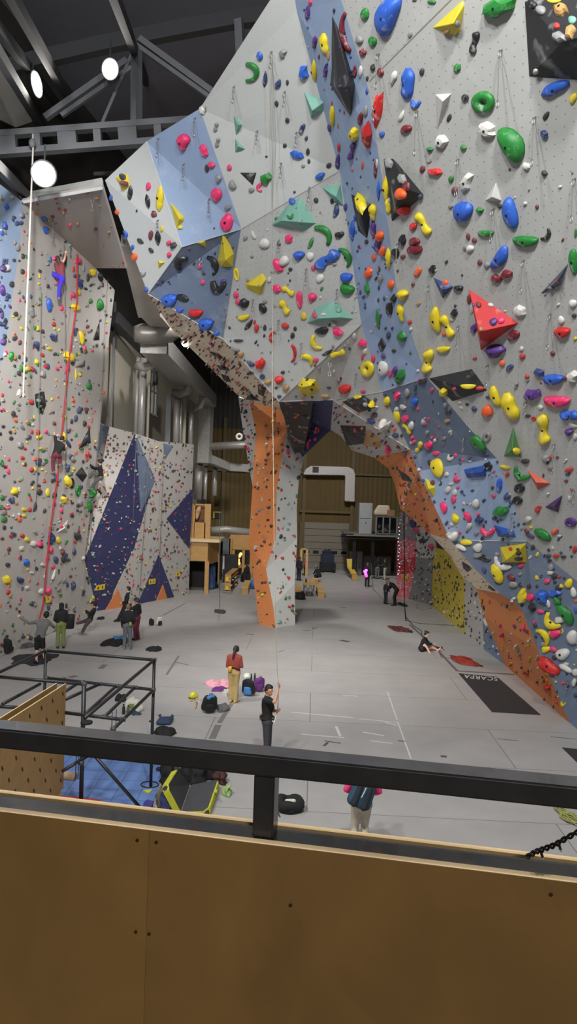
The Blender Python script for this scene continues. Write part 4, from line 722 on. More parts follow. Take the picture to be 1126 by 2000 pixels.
HROWS = []
for i, ln in enumerate(HOLDS.split(';')):
    a = ln.split(); HROWS.append((float(a[0]), float(a[1]), float(a[2]), float(a[3]), float(a[4]), a[5][0], a[5][1], i))
HROWS = [h for h in HROWS if wall_hit(h[0], h[1])]
PNAME = dict(A='narrow white panel', B='pale blue panel', C='slate blue panel', D='tall white panel', E='grey middle panel', Ft='white triangular panel', G='grey triangle above the arch', H='grey arch shoulder',
             S1='long pale blue strip', S2='slate part of the strip', S3='lower pale blue strip', S4='dark slate foot panel', R1='big grey side wall', R2='bottom of grey side wall', U1='plywood underside', U2='navy underside',
             U3='grey arch underside', U4='orange arch underside', U5='orange arch underside', U6='plywood arch rim', U7='orange arch foot', LW='climbers wall', LWB='pale blue edge of climbers wall', BW0='faceted wall foot', BW1='faceted wall', BW2='faceted wall', BWN='navy diamond', SOF='shaded soffit')
order = sorted(range(len(HROWS)), key=lambda i: -HROWS[i][2] * HROWS[i][3])
TOPN = set(order[:300])
ORD = ['topmost', 'second', 'third', 'fourth', 'fifth', 'sixth', 'seventh', 'eighth', 'ninth', 'tenth', 'eleventh', 'twelfth', 'thirteenth', 'fourteenth', 'fifteenth', 'sixteenth', 'seventeenth', 'eighteenth', 'nineteenth', 'twentieth'] + ['%d.' % k for k in range(21, 99)]
groups = {}
for i, h in enumerate(HROWS):
    hh = wall_hit(h[0], h[1]); pn = PNAME.get(PANELS[hh[2]]['key'], 'far wall')
    groups.setdefault((h[5], h[6], pn), []).append((h[1], i))
LAB = {}
for (c, sh, pn), l_ in groups.items():
    l_.sort()
    for k, (_, i) in enumerate(l_):
        h = HROWS[i]; ar = h[2] * h[3]; sz = 'large ' if ar > 900 else ('medium ' if ar > 260 else 'small ')
        cn = HC[c][0]
        if len(l_) == 1: LAB[i] = '%s%s %s climbing hold, the only one such on %s' % (sz, cn, SHN[sh], pn)
        elif k == 0: LAB[i] = '%s%s %s climbing hold, topmost of these on %s' % (sz, cn, SHN[sh], pn)
        elif k == len(l_) - 1: LAB[i] = '%s%s %s climbing hold, lowest of these on %s' % (sz, cn, SHN[sh], pn)
        else: LAB[i] = '%s%s %s climbing hold, %s of these from top on %s' % (sz, cn, SHN[sh], ORD[k], pn)
stuff_v = []; stuff_f = []; stuff_c = []
def add_stuff(vs, fs, p, c):
    n0 = len(stuff_v); stuff_v.extend(p + q for q in vs); stuff_f.extend(tuple(k + n0 for k in f) for f in fs); q_ = lin(HC[c][1]); stuff_c.extend([tuple(.8 * v_ + .03 for v_ in q_)] * len(fs))
M_bolt = mat('bolt_steel', (40, 40, 42), .4, .5)
for i, (x, y, w_, h_, ang, c, sh, seed) in enumerate(HROWS):
    big = i in TOPN
    r_ = hold_verts(x, y, w_, h_, ang, sh, seed, low=not big)
    if r_ is None: continue
    p, vs, fs, sm, k, n = r_
    if not big: add_stuff(vs, fs, p, c); continue
    me = bpy.data.meshes.new('climbing_hold'); me.from_pydata([tuple(q) for q in vs], [], fs)
    me.polygons.foreach_set('use_smooth', [sm] * len(me.polygons)); me.materials.append(hmat(c)); me.update()
    o = bpy.data.objects.new('climbing_hold', me); COL.objects.link(o); o.location = p
    tag(o, LAB[i], 'climbing hold', 'climbing holds bolted to the walls')
    if w_ * h_ > 620 and sh not in 'du':                            # the bolt that holds it, sunk in the middle
        N_ = n; t = Vector(vs[len(vs) // 2]) if False else None
        bvh = BVHTree.FromPolygons(vs, [f for f in fs]); hp = bvh.ray_cast(N_ * 3, -N_)
        if hp[0] is not None:
            r0 = max(.012, .03 * depth_of(p) / 16); q = N_.orthogonal().normalized(); e = N_.cross(q); sg = 10
            vb = [hp[0] + N_ * .006 + (q * math.cos(2 * math.pi * s / sg) + e * math.sin(2 * math.pi * s / sg)) * r0 for s in range(sg)] + [hp[0] - N_ * .03 + (q * math.cos(2 * math.pi * s / sg) + e * math.sin(2 * math.pi * s / sg)) * r0 for s in range(sg)]
            mb = bpy.data.meshes.new('bolt'); mb.from_pydata([tuple(a) for a in vb], [], [tuple(range(sg))] + [(s, (s + 1) % sg, (s + 1) % sg + sg, s + sg) for s in range(sg)]); mb.materials.append(M_bolt)
            ob = bpy.data.objects.new('bolt', mb); COL.objects.link(ob); ob.parent = o

# the hundreds of little holds on every wall, too many to tell apart
rs = random.Random(7)
PKEY = {pn['key']: i for i, pn in enumerate(PANELS)}
def scatter(key, count, pal, lo, hi, ymin=-1e9, ymax=1e9):
    i = PKEY[key]; px = [pix(p) for p in PANELS[i]['pts']]
    x0, x1 = max(-20, min(p[0] for p in px)), min(1146, max(p[0] for p in px)); y0, y1 = max(-20, min(p[1] for p in px), ymin), min(1500, max(p[1] for p in px), ymax)
    got = 0; tries = 0
    while got < count and tries < count * 14:
        tries += 1; x, y = rs.uniform(x0, x1), rs.uniform(y0, y1)
        d = ray(x, y).normalized(); h = BVH.ray_cast(EYEP, d)
        if h[0] is None or _tk[h[2]] != i: continue
        s = rs.uniform(lo, hi); c = rs.choice(pal); sh = rs.choice('oookktlcn')
        r_ = hold_verts(x, y, s * rs.uniform(.7, 1.3), s * rs.uniform(.8, 1.5), rs.uniform(-50, 50), sh, rs.randrange(50), True)
        if r_: add_stuff(r_[1], r_[2], r_[0], c); got += 1
scatter('LW', 430, 'kkkkaaaawwBBgggRRrooyyptnaakkg', 3.5, 7.5)
scatter('LW', 170, 'kkaaBgRroyptnkaw', 4.5, 8.5, ymin=640)
scatter('LWB', 60, 'kBBbvawk', 5, 11)
scatter('BW1', 120, 'kkRaknRr', 3, 5)
scatter('BWN', 170, 'wwwaaarpBgkk', 2.5, 4.5)
scatter('BW2', 400, 'rrRRRRpkkkBtaanky', 2.4, 4.4)
scatter('BW0', 10, 'kya', 4, 7)
scatter('SOF', 26, 'ppRnwn', 4, 9)
scatter('U1', 215, 'kkkkRRBvnoonnRpka', 4.5, 13)
scatter('U2', 26, 'kkppoaB', 4, 9)
scatter('U3', 45, 'kkBRnopw', 4, 9)
scatter('U4', 40, 'kBpnRoyv', 4, 9)
scatter('U5', 60, 'kBpnRoyvw', 4, 9)
scatter('U6', 60, 'kkBnwpo', 4, 9)
scatter('U7', 60, 'kBwpryn', 4, 8)
scatter('PO', 105, 'kkRRRynawwnk', 2.5, 6.5)
scatter('PWH', 80, 'rrrpttkkgkaa', 2.5, 6.5)
scatter('PL', 36, 'kprk', 3, 7)
scatter('FR0', 40, 'wwp', 2, 4); scatter('FR1', 60, 'wwp', 2, 4); scatter('FR2', 30, 'wwp', 2, 4); scatter('FR3', 40, 'wwpy', 2, 4)
scatter('FG0', 50, 'wkkB', 2.5, 5); scatter('FG', 50, 'wkak', 2.5, 4.5); scatter('FY', 150, 'kkknwyk', 2.5, 6); scatter('FB', 40, 'wkkB', 3, 6); scatter('FB2', 10, 'wk', 3, 6)
scatter('S2', 50, 'BBkwap', 3.5, 7); scatter('S3', 60, 'BBkwap', 3.5, 7); scatter('S4', 60, 'kkBwpay', 4, 9); scatter('S1', 60, 'BBkbvwo', 3.5, 7)
scatter('R1', 30, 'kwaR', 4, 9, ymin=300); scatter('R2', 24, 'kwrBR', 4, 9); scatter('E', 30, 'kaaw', 3, 6); scatter('Ft', 14, 'kaB', 3, 5); scatter('G', 14, 'kaw', 3, 6); scatter('H', 16, 'kBRo', 4, 8); scatter('C', 12, 'kBv', 3, 6)
me = bpy.data.meshes.new('small_climbing_holds'); me.from_pydata([tuple(q) for q in stuff_v], [], stuff_f)
at = me.attributes.new('paint', 'FLOAT_COLOR', 'FACE')
at.data.foreach_set('color', [v_ for c in stuff_c for v_ in (*c, 1.0)])
me.materials.append(attr_mat('hold_mixed')); me.update()
o = bpy.data.objects.new('small_climbing_holds', me); COL.objects.link(o)
tag(o, 'hundreds of little multicoloured climbing holds dotted over every wall', 'climbing holds', kind='stuff')
# ------------------------------------------------------------------ roof steel: one lattice beam and its truss, plus purlins
tr = root('roof_truss', P(150, 262, 25), label='grey steel roof truss with castellated lower beam and diagonal braces', cat='roof truss')
b = MB()
A_, B_ = P(-60, 268, 25), P(470, 228, 25); up = Vector((0, 0, 1))
dz = .62
for k, z in enumerate((0.0, -dz)): b.bar(A_ + up * z, B_ + up * z, .3, .2)
b.build('lower_beam', M_steel, tr)
for i in range(9):
    t0 = i / 9; q = A_.lerp(B_, t0 + .03); w_ = .62 if i % 2 else .25
    d_ = (B_ - A_).normalized()
    MB().bar(q - d_ * w_ / 2 - up * dz / 2, q + d_ * w_ / 2 - up * dz / 2, .26, dz).build('web_plate', M_steel, tr)
TU = [P(-40, 150, 25.5), P(70, 118, 25.5), P(200, 88, 25.5), P(330, 62, 25.5), P(460, 38, 25.5), P(640, 20, 25.5)]
b = MB()
for p, q in zip(TU, TU[1:]): b.bar(p, q, .35, .5)
b.build('upper_beam', M_dsteel, tr)
for (x0, y0, x1, y1, w_) in ((266, 92, 266, 240, .28), (272, 76, 420, 184, .2), (266, 88, 412, 192, .14), (248, 118, 88, 230, .2), (256, 132, 120, 226, .14), (200, 240, 262, 95, .1), (466, 40, 472, 150, .26)):
    MB().bar(P(x0, y0, 25.2), P(x1, y1, 25.2), w_, w_).build('brace', M_steel, tr)
for k, (x0, y0, d0, x1, y1, d1) in enumerate(((-40, 10, 17, 140, 240, 38), (10, -30, 17, 210, 330, 42), (-30, 60, 17, 130, 330, 40), (215, -30, 17, 300, 200, 40), (-20, 310, 20, 70, 400, 30), (560, -30, 18, 520, 120, 40))):
    o = MB().bar(P(x0, y0, d0), P(x1, y1, d1), .22, .3).build('roof_purlin', M_dsteel); tag(o, ['dark roof purlin running over the side duct', 'long dark roof purlin passing the highest lamps', 'lower dark purlin crossing beneath the side duct', 'dark roof purlin above the truss peak', 'dark purlin just above the pale blue wall edge', 'dark roof purlin above the pale overhang edge'][k], 'purlin')
o = MB().bar(P(30, 345, 34), P(330, 335, 38), .16, .16).build('roof_purlin', M_steel); tag(o, 'thin grey purlin right above the white fascia', 'purlin')
# big duct by the wall, high up
o = MB().prism([P(-40, 100, 22), P(6, 132, 23), P(64, 238, 26), P(30, 250, 26), P(-40, 215, 23)], (-.3, .3, 1.0)).build('air_duct', M_galv, bevel=.02); tag(o, 'wide galvanised air duct high under the roof beside the truss', 'air duct')

# ------------------------------------------------------------------ flood lamps that show in the picture
M_lens = mat('lamp_lens', (255, 252, 244), .3, emit=((255, 250, 240), 26))
def flood(x, y, d, w_, h_, label, ang=0, aim=(2, -4, -9), power=250):
    c = P(x, y, d); r_ = root('flood_lamp', c, label=label, cat='flood lamp')
    n = Vector(aim).normalized(); m = d / FPX; q = Matrix.Rotation(R(ang), 3, FWD)
    right = q @ CR; right = (right - n * right.dot(n)).normalized(); dn = n.cross(right)
    def disc(rad, z0, z1, sx, sy, seg=20):
        bb = MB(); vs = []
        for z, k in ((z0, 1), (z1, 1)):
            for s in range(seg): a = 2 * math.pi * s / seg; vs.append(c + right * math.cos(a) * sx * k + dn * math.sin(a) * sy * k + n * z)
        return bb.add(vs, [tuple(range(seg)), tuple(range(seg, 2 * seg))] + [(s, (s + 1) % seg, (s + 1) % seg + seg, s + seg) for s in range(seg)])
    sx, sy = w_ * m / 2, h_ * m / 2
    disc(1, -.02, .02, sx, sy).build('lens', M_lens, r_)
    disc(1, -.3, -.03, sx * 1.12, sy * 1.12).build('housing', M_dsteel, r_)
    MB().tube([c - n * .3, c - n * .3 + Vector((0, 0, .9))], .03).build('hanger', M_dsteel, r_)
    l = bpy.data.lights.new('flood_glow', 'SPOT'); l.energy = power; l.spot_size = R(140); l.shadow_soft_size = .3; l.color = (1, .95, .88)
    o = bpy.data.objects.new('flood_glow', l); COL.objects.link(o); o.location = c + n * .15; look_at(o, c + n * 5)
    return r_
flood(72, 165, 24, 19, 46, 'bright narrow flood lamp nearest the high side duct', aim=(1.2, -1, -.9))
flood(215, 135, 24, 30, 36, 'bright square-looking flood lamp under the truss peak', 20, aim=(.6, -2, -1.3))
flood(85, 340, 23, 44, 46, 'bright round flood lamp hanging below the lattice beam', -30, aim=(.5, -2, -1.0))
flood(362, 670, 33, 15, 15, 'small bright lamp glaring beneath the plywood underside of arch', aim=(-.2, -2, -.8), power=500)
flood(205, 765, 40.5, 18, 18, 'small bright lamp beside the edge of the climbers wall', aim=(.5, -2, -.6), power=300)

# ------------------------------------------------------------------ foil ducts along the side wall
du = root('air_duct', P(300, 660, 36), label='long foil-wrapped air duct with elbows running along the side wall', cat='air duct')
def boxduct(pts, wd, ht, name, m):
    bb = MB()
    for p, q in zip(pts, pts[1:]): bb.bar(p, q, wd, ht)
    return bb.build(name, m, du, bevel=.02)
boxduct([P(262, 470, 28), P(292, 612, 33.5)], 1.0, .5, 'riser', M_galv)
boxduct([P(292, 606, 33.5), P(322, 640, 35.5)], .95, .5, 'elbow', M_galv)
MB().tube([P(262, 652, 35), P(275, 652, 35.1), P(300, 652, 35.2), P(332, 650, 35.3), P(343, 646, 35.4)], [.36, .47, .48, .47, .36], 20).build('cross_box', mat('dull_galv', (140, 136, 130), .4, .35, noise_amt=.2, scale=4, bump=.3), du, smooth=True)
boxduct([P(300, 672, 35.8), P(405, 783, 54)], 1.3, .9, 'main_run', M_foil)
boxduct([P(404, 775, 54), P(399, 905, 54)], .85, .85, 'drop', M_foil)
MB().tube([P(406, 872, 54), P(500, 868, 54)], .28, 14).build('round_branch', M_galv, du, smooth=True)
boxduct([P(396, 892, 54), P(446, 912, 56), P(500, 916, 57)], .6, .6, 'branch', M_foil)
for k, (x, y0, y1, d, r_, m) in enumerate(((280, 700, 862, 40.8, .2, M_foil), (270, 696, 860, 41.5, .12, M_galv), (346, 768, 875, 45.5, .2, M_galv), (354, 770, 878, 46, .1, M_foil), (374, 790, 880, 48.5, .16, M_foil), (388, 905, 976, 55, .3, M_galv), (402, 910, 975, 55.6, .14, M_foil), (420, 910, 968, 57, .2, M_foil))):
    o = MB().tube([P(x, y0, d), P(x - (y1 - y0) * .033, y1, d)], r_, 12).build('duct_pipe', m, smooth=True)
    tag(o, ['shiny foil vertical duct pipe nearest the climbers wall', 'dull vertical pipe tucked beside the nearest foil pipe', 'thick dull vertical duct pipe in the middle of side wall', 'slim foil pipe beside the thick dull one', 'foil vertical pipe just before the duct drop', 'fat vertical pipe above the plywood booth', 'slim foil pipe beside the fat pipe over booth', 'short foil pipe hanging in the far corner'][k], 'pipe')
for k, (x, y, d) in enumerate(((300, 708, 39), (366, 762, 45), (392, 790, 49))):
    c = P(x, y, d); o = MB().tube([c + Vector((-.9, .3, -.15)), c + Vector((-.5, .1, -.25)), c + Vector((-.05, 0, -.1)), c + Vector((.1, 0, .35)), c + Vector((.1, 0, .7))], .24, 12).build('duct_elbow', M_galv, smooth=True)
    tag(o, ['round duct elbow under the long duct, nearest of three', 'round duct elbow under long duct, middle of three', 'round duct elbow under long duct, next to its drop'][k], 'duct elbow')
# columns, rails and window bars on the side wall
for k, (x, y0, y1, d) in enumerate(((225, 590, 850, 38.5), (290, 700, 880, 42.5), (330, 770, 880, 45), (360, 780, 890, 47.5))):
    o = MB().bar(P(x, y0, d), P(x - (y1 - y0) * .033, y1, d), .1 if k == 0 else .3, .12).build('trim_%d' % (10 + k), M_beige if k % 2 else M_steel); struct(o)
wn = root('window_1', P(300, 770, 43.0)); struct(wn)
bb = MB()
for x in (295, 302, 308): bb.bar(P(x, 720, 43.0), P(x - 3, 812, 43.0), .07, .07)
for y in (722, 765, 810): bb.bar(P(292, y - 4, 43.0), P(309, y + 4, 43.0), .07, .07)
bb.build('window_frame', M_dsteel, wn)
MB().bar(P(300, 722, 43.2), P(297, 810, 43.2), .5, .03).build('window_pane', mat('grey_glass', (140, 138, 130), .3), wn)
o = MB().bar(P(222, 620, 37.5), P(300, 700, 43), .5, .6).build('trim_20', M_dsteel); struct(o)
# foil duct bend on the far wall
fd = root('air_duct', HY(690, 985, 61.5), label='white foil duct bending down beside the roller door', cat='air duct')
p0, p1, p2 = HY(604, 929, 61.4), HY(668, 930, 61.4), HY(682, 944, 61.4)
MB().prism([HY(x_, y_, 61.2) for x_, y_ in ((592, 927), (596, 917), (606, 910), (680, 912), (690, 917), (693, 927), (692, 980), (673, 979), (674, 929), (668, 928))], (0, 1.0, 0)).build('duct_body', mat('white_foil', (196, 190, 188), .45, .2, noise_amt=.15, scale=6, bump=.5), fd, bevel=.04)
MB().box(HY(616, 917, 61.15), (.5, .06, .45)).build('grille', M_dsteel, fd)

# ------------------------------------------------------------------ balcony railing right in front
ZR = EYE - .52
rl = root('railing', J(515, 1478, ZR), label='black steel balcony railing with plywood infill across the whole foreground', cat='railing')
rL, rR = J(-60, 1418, ZR), J(1190, 1544.5, ZR); rd = (rR - rL).normalized(); rb = Vector((-rd.y, rd.x, 0))   # rb: away from the viewer
M_rail = mat('black_rail_paint', (58, 58, 61), .34, noise_amt=.5, scale=14, bump=.08, coat=.2)
def slab(o0, z1, z0, y0, y1, a=-1.6, e=1.6):
    q = [rL + rd * a + rb * y0, rR + rd * e + rb * y0]
    bb = MB(); p = q[0].copy(); r_ = q[1].copy()
    vs = []
    for z in (z0, z1):
        for b_, s in ((p, 0), (r_, 0), (r_, 1), (p, 1)):
            w_ = b_ + rb * ((y1 - y0) * s); vs.append((w_.x, w_.y, z))
    return bb.add(vs, [(0, 1, 2, 3), (7, 6, 5, 4), (0, 4, 5, 1), (1, 5, 6, 2), (2, 6, 7, 3), (3, 7, 4, 0)])
slab(0, ZR, ZR - .042, 0, .062).build('top_rail', M_rail, rl, bevel=.004)
ZB = EYE - .688
slab(0, ZB, ZB - .042, 0, .06).build('bottom_rail', M_rail, rl, bevel=.004)
pc = rL + rd * ((J(515, 1478, ZR) - rL).dot(rd)) + rb * .03
MB().box((pc.x, pc.y, (ZR - .042 + ZB - .0) / 2), (.042, .05, ZR - .042 - ZB), math.atan2(rd.y, rd.x)).build('post', M_rail, rl, bevel=.003)
M_pan = wood_mat('railing_plywood', (172, 134, 78), (1.2, 1.2, .9), .16, .6, 3.0)
js = (J(277, 1640, ZB) - rL).dot(rd)
full = (rR - rL).length
def ply(a, e, name, m):
    return slab(0, ZB + .001, ZB - 1.25, -.020, -.001, a, e).build(name, m, rl)
PB0 = ply(-1.6, js - .0003 - full, 'infill_board', M_pan); PB1 = ply(js + .0003, 1.6, 'infill_board', wood_mat('railing_plywood_b', (163, 126, 73), (1.2, 1.2, .9), .18, .6, 3.0))
slab(0, ZB + .0025, ZB + .0012, -.020, -.001).build('board_edge', wood_mat('board_edge_wood', (206, 180, 140), (1, 1, 30), .2), rl)
slab(0, ZB + .004, ZB - .3, .062, .077).build('outer_board', wood_mat('outer_ply', (206, 178, 134), (1, 1, 8), .15), rl)
for x, y in ((265, 1820), (291, 1824), (268, 1641), (305, 1645), (567, 1768), (1075, 1747)):
    d = ray(x, y); a0 = rL - rb * .021; q = EYEP + d * ((a0 - EYEP).dot(rb) / d.dot(rb))
    bb = MB(); e1 = rd; sg = 10
    vs = [q + e1 * math.cos(2 * math.pi * s / sg) * .0035 + Vector((0, 0, 1)) * math.sin(2 * math.pi * s / sg) * .0035 - rb * k for k in (0, .0015) for s in range(sg)]
    bb.add(vs, [tuple(range(sg)), tuple(range(sg, 2 * sg))] + [(s, (s + 1) % sg, (s + 1) % sg + sg, s + sg) for s in range(sg)]).build('screw', mat('screw_brown', (62, 44, 26), .5), PB0 if x < 277 else PB1)
bal = MB(); a0 = rL - rd * 1.5 - rb * .02; a1 = rR + rd * 1.5 - rb * .02
bal.prism([(a0.x, a0.y, ZB - 1.45), (a1.x, a1.y, ZB - 1.45), (a1.x - rb.x * 4, a1.y - rb.y * 4, ZB - 1.45), (a0.x - rb.x * 4, a0.y - rb.y * 4, ZB - 1.45)], (0, 0, .2))
struct(bal.build('floor_balcony', mat('balcony_floor', (120, 110, 98), .7)))
# twisted string-light cable tied to the railing
cb = root('light_cable', J(1080, 1655, ZB + .03), label='black twisted fairy-light cable tied to the railing', cat='cable')
pts = [P(1028, 1674, 1.36), P(1045, 1664, 1.36), P(1062, 1658, 1.37), P(1082, 1651, 1.37), P(1104, 1638, 1.38), P(1130, 1624, 1.39), P(1160, 1606, 1.4)]
for ph in (0, math.pi):
    q = []
    for i in range(49):
        t = i / 48 * (len(pts) - 1); k = min(int(t), len(pts) - 2); c = pts[k].lerp(pts[k + 1], t - k); a = i * .75 + ph
        q.append(c + CU * .0035 * math.sin(a) + FWD * .0035 * math.cos(a))
    MB().tube(q, .0024, 6).build('strand', M_rubber, cb, smooth=True)
for x, y in ((1055, 1662), (1090, 1647)):
    MB().tube([P(x, y, 1.365), P(x + 4, y + 13, 1.36)], .0025, 6).build('bulb_socket', M_rubber, cb); MB().ball(P(x + 5, y + 15, 1.36), .002, 6, 4).build('bulb', M_white, cb)

# ------------------------------------------------------------------ quickdraws hanging off the walls
M_alu = mat('carabiner_alloy', (150, 150, 152), .35, .8); M_sling = mat('sling_grey', (120, 118, 112), .8)
def quickdraw(x, y, x2, y2, label):
    h = hold_hit(x, y)
    if h is None: return
    p, n, _ = h; L_ = max(.22, (y2 - y) * depth_of(p) / FPX); top = p + n * .07
    r_ = root('quickdraw', top, label=label, cat='quickdraw', group='quickdraws hanging from the walls')
    s = max(1.0, depth_of(p) / 16)
    side = n.cross(Vector((0, 0, 1))).normalized()
    def ring(c, hh, ww, nm):
        q = [c + side * math.cos(a) * ww + Vector((0, 0, 1)) * math.sin(a) * hh for a in [2 * math.pi * k / 10 for k in range(10)]]
        MB().tube(q, .008 * s, 5, closed=True).build(nm, M_alu, r_, smooth=True)
    MB().tube([p - n * .03, top], .012 * s, 6).build('hanger', M_alu, r_)
    ring(top - Vector((0, 0, .06)), .07, .032 * s, 'carabiner')
    MB().bar(top - Vector((0, 0, .12)), top - Vector((0, 0, L_ - .1)), .022 * s, .008 * s, n).build('sling', M_sling, r_)
    ring(top - Vector((0, 0, L_ - .05)), .07, .032 * s, 'carabiner')
QD = """980 97 969 205 R;816 217 810 300 R;896 310 888 380 R;1046 228 1034 320 R;1123 348 1117 430 R;964 408 958 470 R;1023 508 1017 570 R;838 558 833 605 R;778 475 775 510 R;896 636 890 680 R;1075 613 1067 680 R;953 713 950 755 R;1028 785 1028 812 R;1083 867 1080 922 Q;961 923 957 965 L;1000 1003 996 1040 L;907 853 902 880 K;1121 958 1118 985 Q;740 105 738 170 R;458 168 464 198 D;531 100 534 130 D;557 178 557 205 D;503 255 505 278 D;550 318 550 345 D;580 258 580 285 D;605 365 603 392 E;310 270 313 305 B;382 230 388 265 B;360 320 366 350 B;410 388 418 420 B;545 470 546 490 E;599 525 598 555 E;659 565 659 590 E;495 585 495 605 E;545 625 545 650 E;589 670 589 700 F;644 705 644 730 G;697 730 697 755 G;733 205 730 235 S;702 555 702 580 S;1108 1330 1106 1350 T;180 385 180 410 W;103 430 103 460 W;135 480 136 500 W;393 500 393 516 C;440 605 440 625 E;310 430 310 450 A;240 340 242 362 A"""
qn = dict(R='big grey side wall', Q='bottom of the grey side wall', L='lower pale blue strip', K='slate part of the strip', D='tall white panel', E='grey middle panel', B='pale blue panel', F='white triangular panel', G='grey triangle above the arch', S='long pale blue strip', T='dark slate foot panel', W='climbers wall', C='slate blue panel', A='narrow white panel')
cnt = {}; rows = [r.split() for r in QD.split(';')]; rows.sort(key=lambda r: int(r[1])); tot = {}
for r in rows: tot[r[4]] = tot.get(r[4], 0) + 1
for x, y, x2, y2, k in rows:
    i = cnt.get(k, 0); cnt[k] = i + 1
    lb = 'quickdraw with grey sling, %s on the %s' % ('only one' if tot[k] == 1 else ('topmost' if i == 0 else ('lowest' if i == tot[k] - 1 else ORD[i] + ' from top')), qn[k])
    quickdraw(int(x), int(y), int(x2), int(y2), lb)

# ------------------------------------------------------------------ ropes
def rope(pts, r_, m, label, cat='rope'):
    o = MB().tube(pts, r_, 6).build('climbing_rope', m, smooth=True); return tag(o, label, cat)
M_rw = mat('rope_white', (206, 202, 190), .8); M_rr = mat('rope_red', (168, 40, 52), .8); M_rk = mat('rope_black', (30, 30, 32), .8); M_ry = mat('rope_tan', (150, 142, 122), .8); M_rg = mat('rope_grey', (110, 108, 104), .8); M_ro = mat('rope_rust', (150, 52, 36), .8)
rope([P(64, 262, 24.6), P(64.5, 290, 24.6), P(45, 776, 24.0)], .03, M_rw, 'white rope hanging from the lattice beam past climbers wall')
o = MB().ball(P(63, 280, 24.6), (.12, .12, .16)).build('pulley', M_steel, smooth=True); tag(o, 'small pulley holding the white rope under the beam', 'pulley')
h = wall_hit(531, 100)
rope([h[0] + h[1] * .2, P(531.5, 300, depth_of(wall_hit(531, 300)[0]) - .5), P(531.5, 500, 20.0), P(532, 780, 18.9), P(536, 1140, 17.6), P(541, 1310, 17.0), P(543.5, 1340, 16.75), P(542, 1388, 16.9)], .009, M_ry, 'tan rope dropping from the tall white panel to the belayer in black')
rp_ = [wall_hit(x, y) for x, y in ((151, 488), (142, 590), (125, 712), (117, 800), (104, 930), (88, 1050), (76, 1180))]
rope([q[0] + q[1] * .18 for q in rp_] + [P(74, 1222, 27.6)], .035, M_rr, 'red rope running down the climbers wall to the belayer in cap')
for k, (x0, y0, x1, y1) in enumerate(((113, 470, 118, 1200), (200, 545, 158, 1195), (258, 860, 244, 1170), (286, 866, 262, 1180), (312, 880, 300, 1170), (68, 560, 52, 1225))):
    a, c = wall_hit(x0, y0), wall_hit(x1, y1 - 30)
    if a and c: rope([a[0] + a[1] * .25, a[0].lerp(c[0], .5) + a[1] * .3, F(x1, y1) + Vector((.3, -.3, .05))], .014, M_rg, ['thin grey rope beside the climber in purple leggings', 'thin grey rope near the edge of climbers wall', 'thin grey rope on the peak of navy diamond', 'thin grey rope down the navy diamond', 'thin grey rope before the second navy triangle', 'thin grey rope behind the red rope'][k])
rope([P(857, 960, 33), P(788, 1160, 40), F(789, 1185) + Vector((0, 0, .1)), F(793, 1208)], .03, M_rk, 'black rope hanging to the mats in front of red panel') if False else None
rope([P(788, 985, 41), P(789, 1100, 41), F(789, 1183) + Vector((0, 0, .05)), F(792, 1212) + Vector((0, 0, .03))], .03, M_rk, 'black rope hanging to the mats in front of the red panel')
rope([P(429, 1000, 33.8), P(428, 1100, 33.8), F(429, 1192) + Vector((0, 0, .05))], .016, M_rg, 'dark rope hanging free between the booth and the pillar')
def rope_pile(x, y, w_, h_, m, label, n=9, seed=1, r_=.02):
    rr = random.Random(seed); c = F(x, y); rx = w_ / 2 * depth_of(c) / FPX; ry = max(.2, (F(x, y - h_ / 2) - F(x, y + h_ / 2)).length / 2)
    pts = []
    for i in range(n * 12):
        a = i / 12 * 2 * math.pi * 1.03; k = .45 + .55 * rr.random() * (.7 + .3 * math.sin(i * .21))
        pts.append(c + Vector((math.cos(a) * rx * k, math.sin(a * .97) * ry * k, .03 + .09 * rr.random() * (1 - k * .7))))
    o = MB().tube(pts, r_, 5).build('rope_pile', m, smooth=True); return tag(o, label, 'rope pile')
rope_pile(780, 1230, 44, 12, mat('rope_maroon', (92, 44, 42), .8), 'dark red rope heaped flat on the mats behind the sitting person', 10, 2)
rope_pile(908, 1293, 52, 22, M_ro, 'rust red rope heaped beside the sponsored black mat', 12, 3, .018)
rope_pile(785, 1182, 16, 6, M_rk, 'black rope coil on mats below the red panel', 8, 4, .03)
rope_pile(429, 1196, 28, 8, mat('rope_darkgrey', (70, 72, 70), .8), 'dark grey rope end lying beside pillar foot', 5, 5)
rope_pile(1112, 1600, 46, 44, mat('rope_lime', (150, 150, 84), .8), 'faded lime rope lying at the edge just past the railing', 8, 6, .012)
rope([F(868, 1270), F(850, 1262), F(862, 1284), F(895, 1288)], .02, M_ro, 'rust red rope trailing from sitting person to heap')
rope([F(790, 1212), F(820, 1218), F(887, 1222)], .022, M_rk, 'black rope stretched across mats towards the yellow wall')
rope([F(792, 1205), F(806, 1222), F(822, 1232), F(824, 1245)], .022, M_rk, 'black rope leading to the sitting person')
rope([P(815, 1120, 42), F(814, 1188), F(824, 1192), F(842, 1188)], .02, M_rg, 'grey rope hanging at the dark grey panel')
rope([P(724, 1100, 48), F(728, 1150), F(745, 1168), F(760, 1175)], .02, M_rg, 'thin grey rope on the far mats near the paired people')
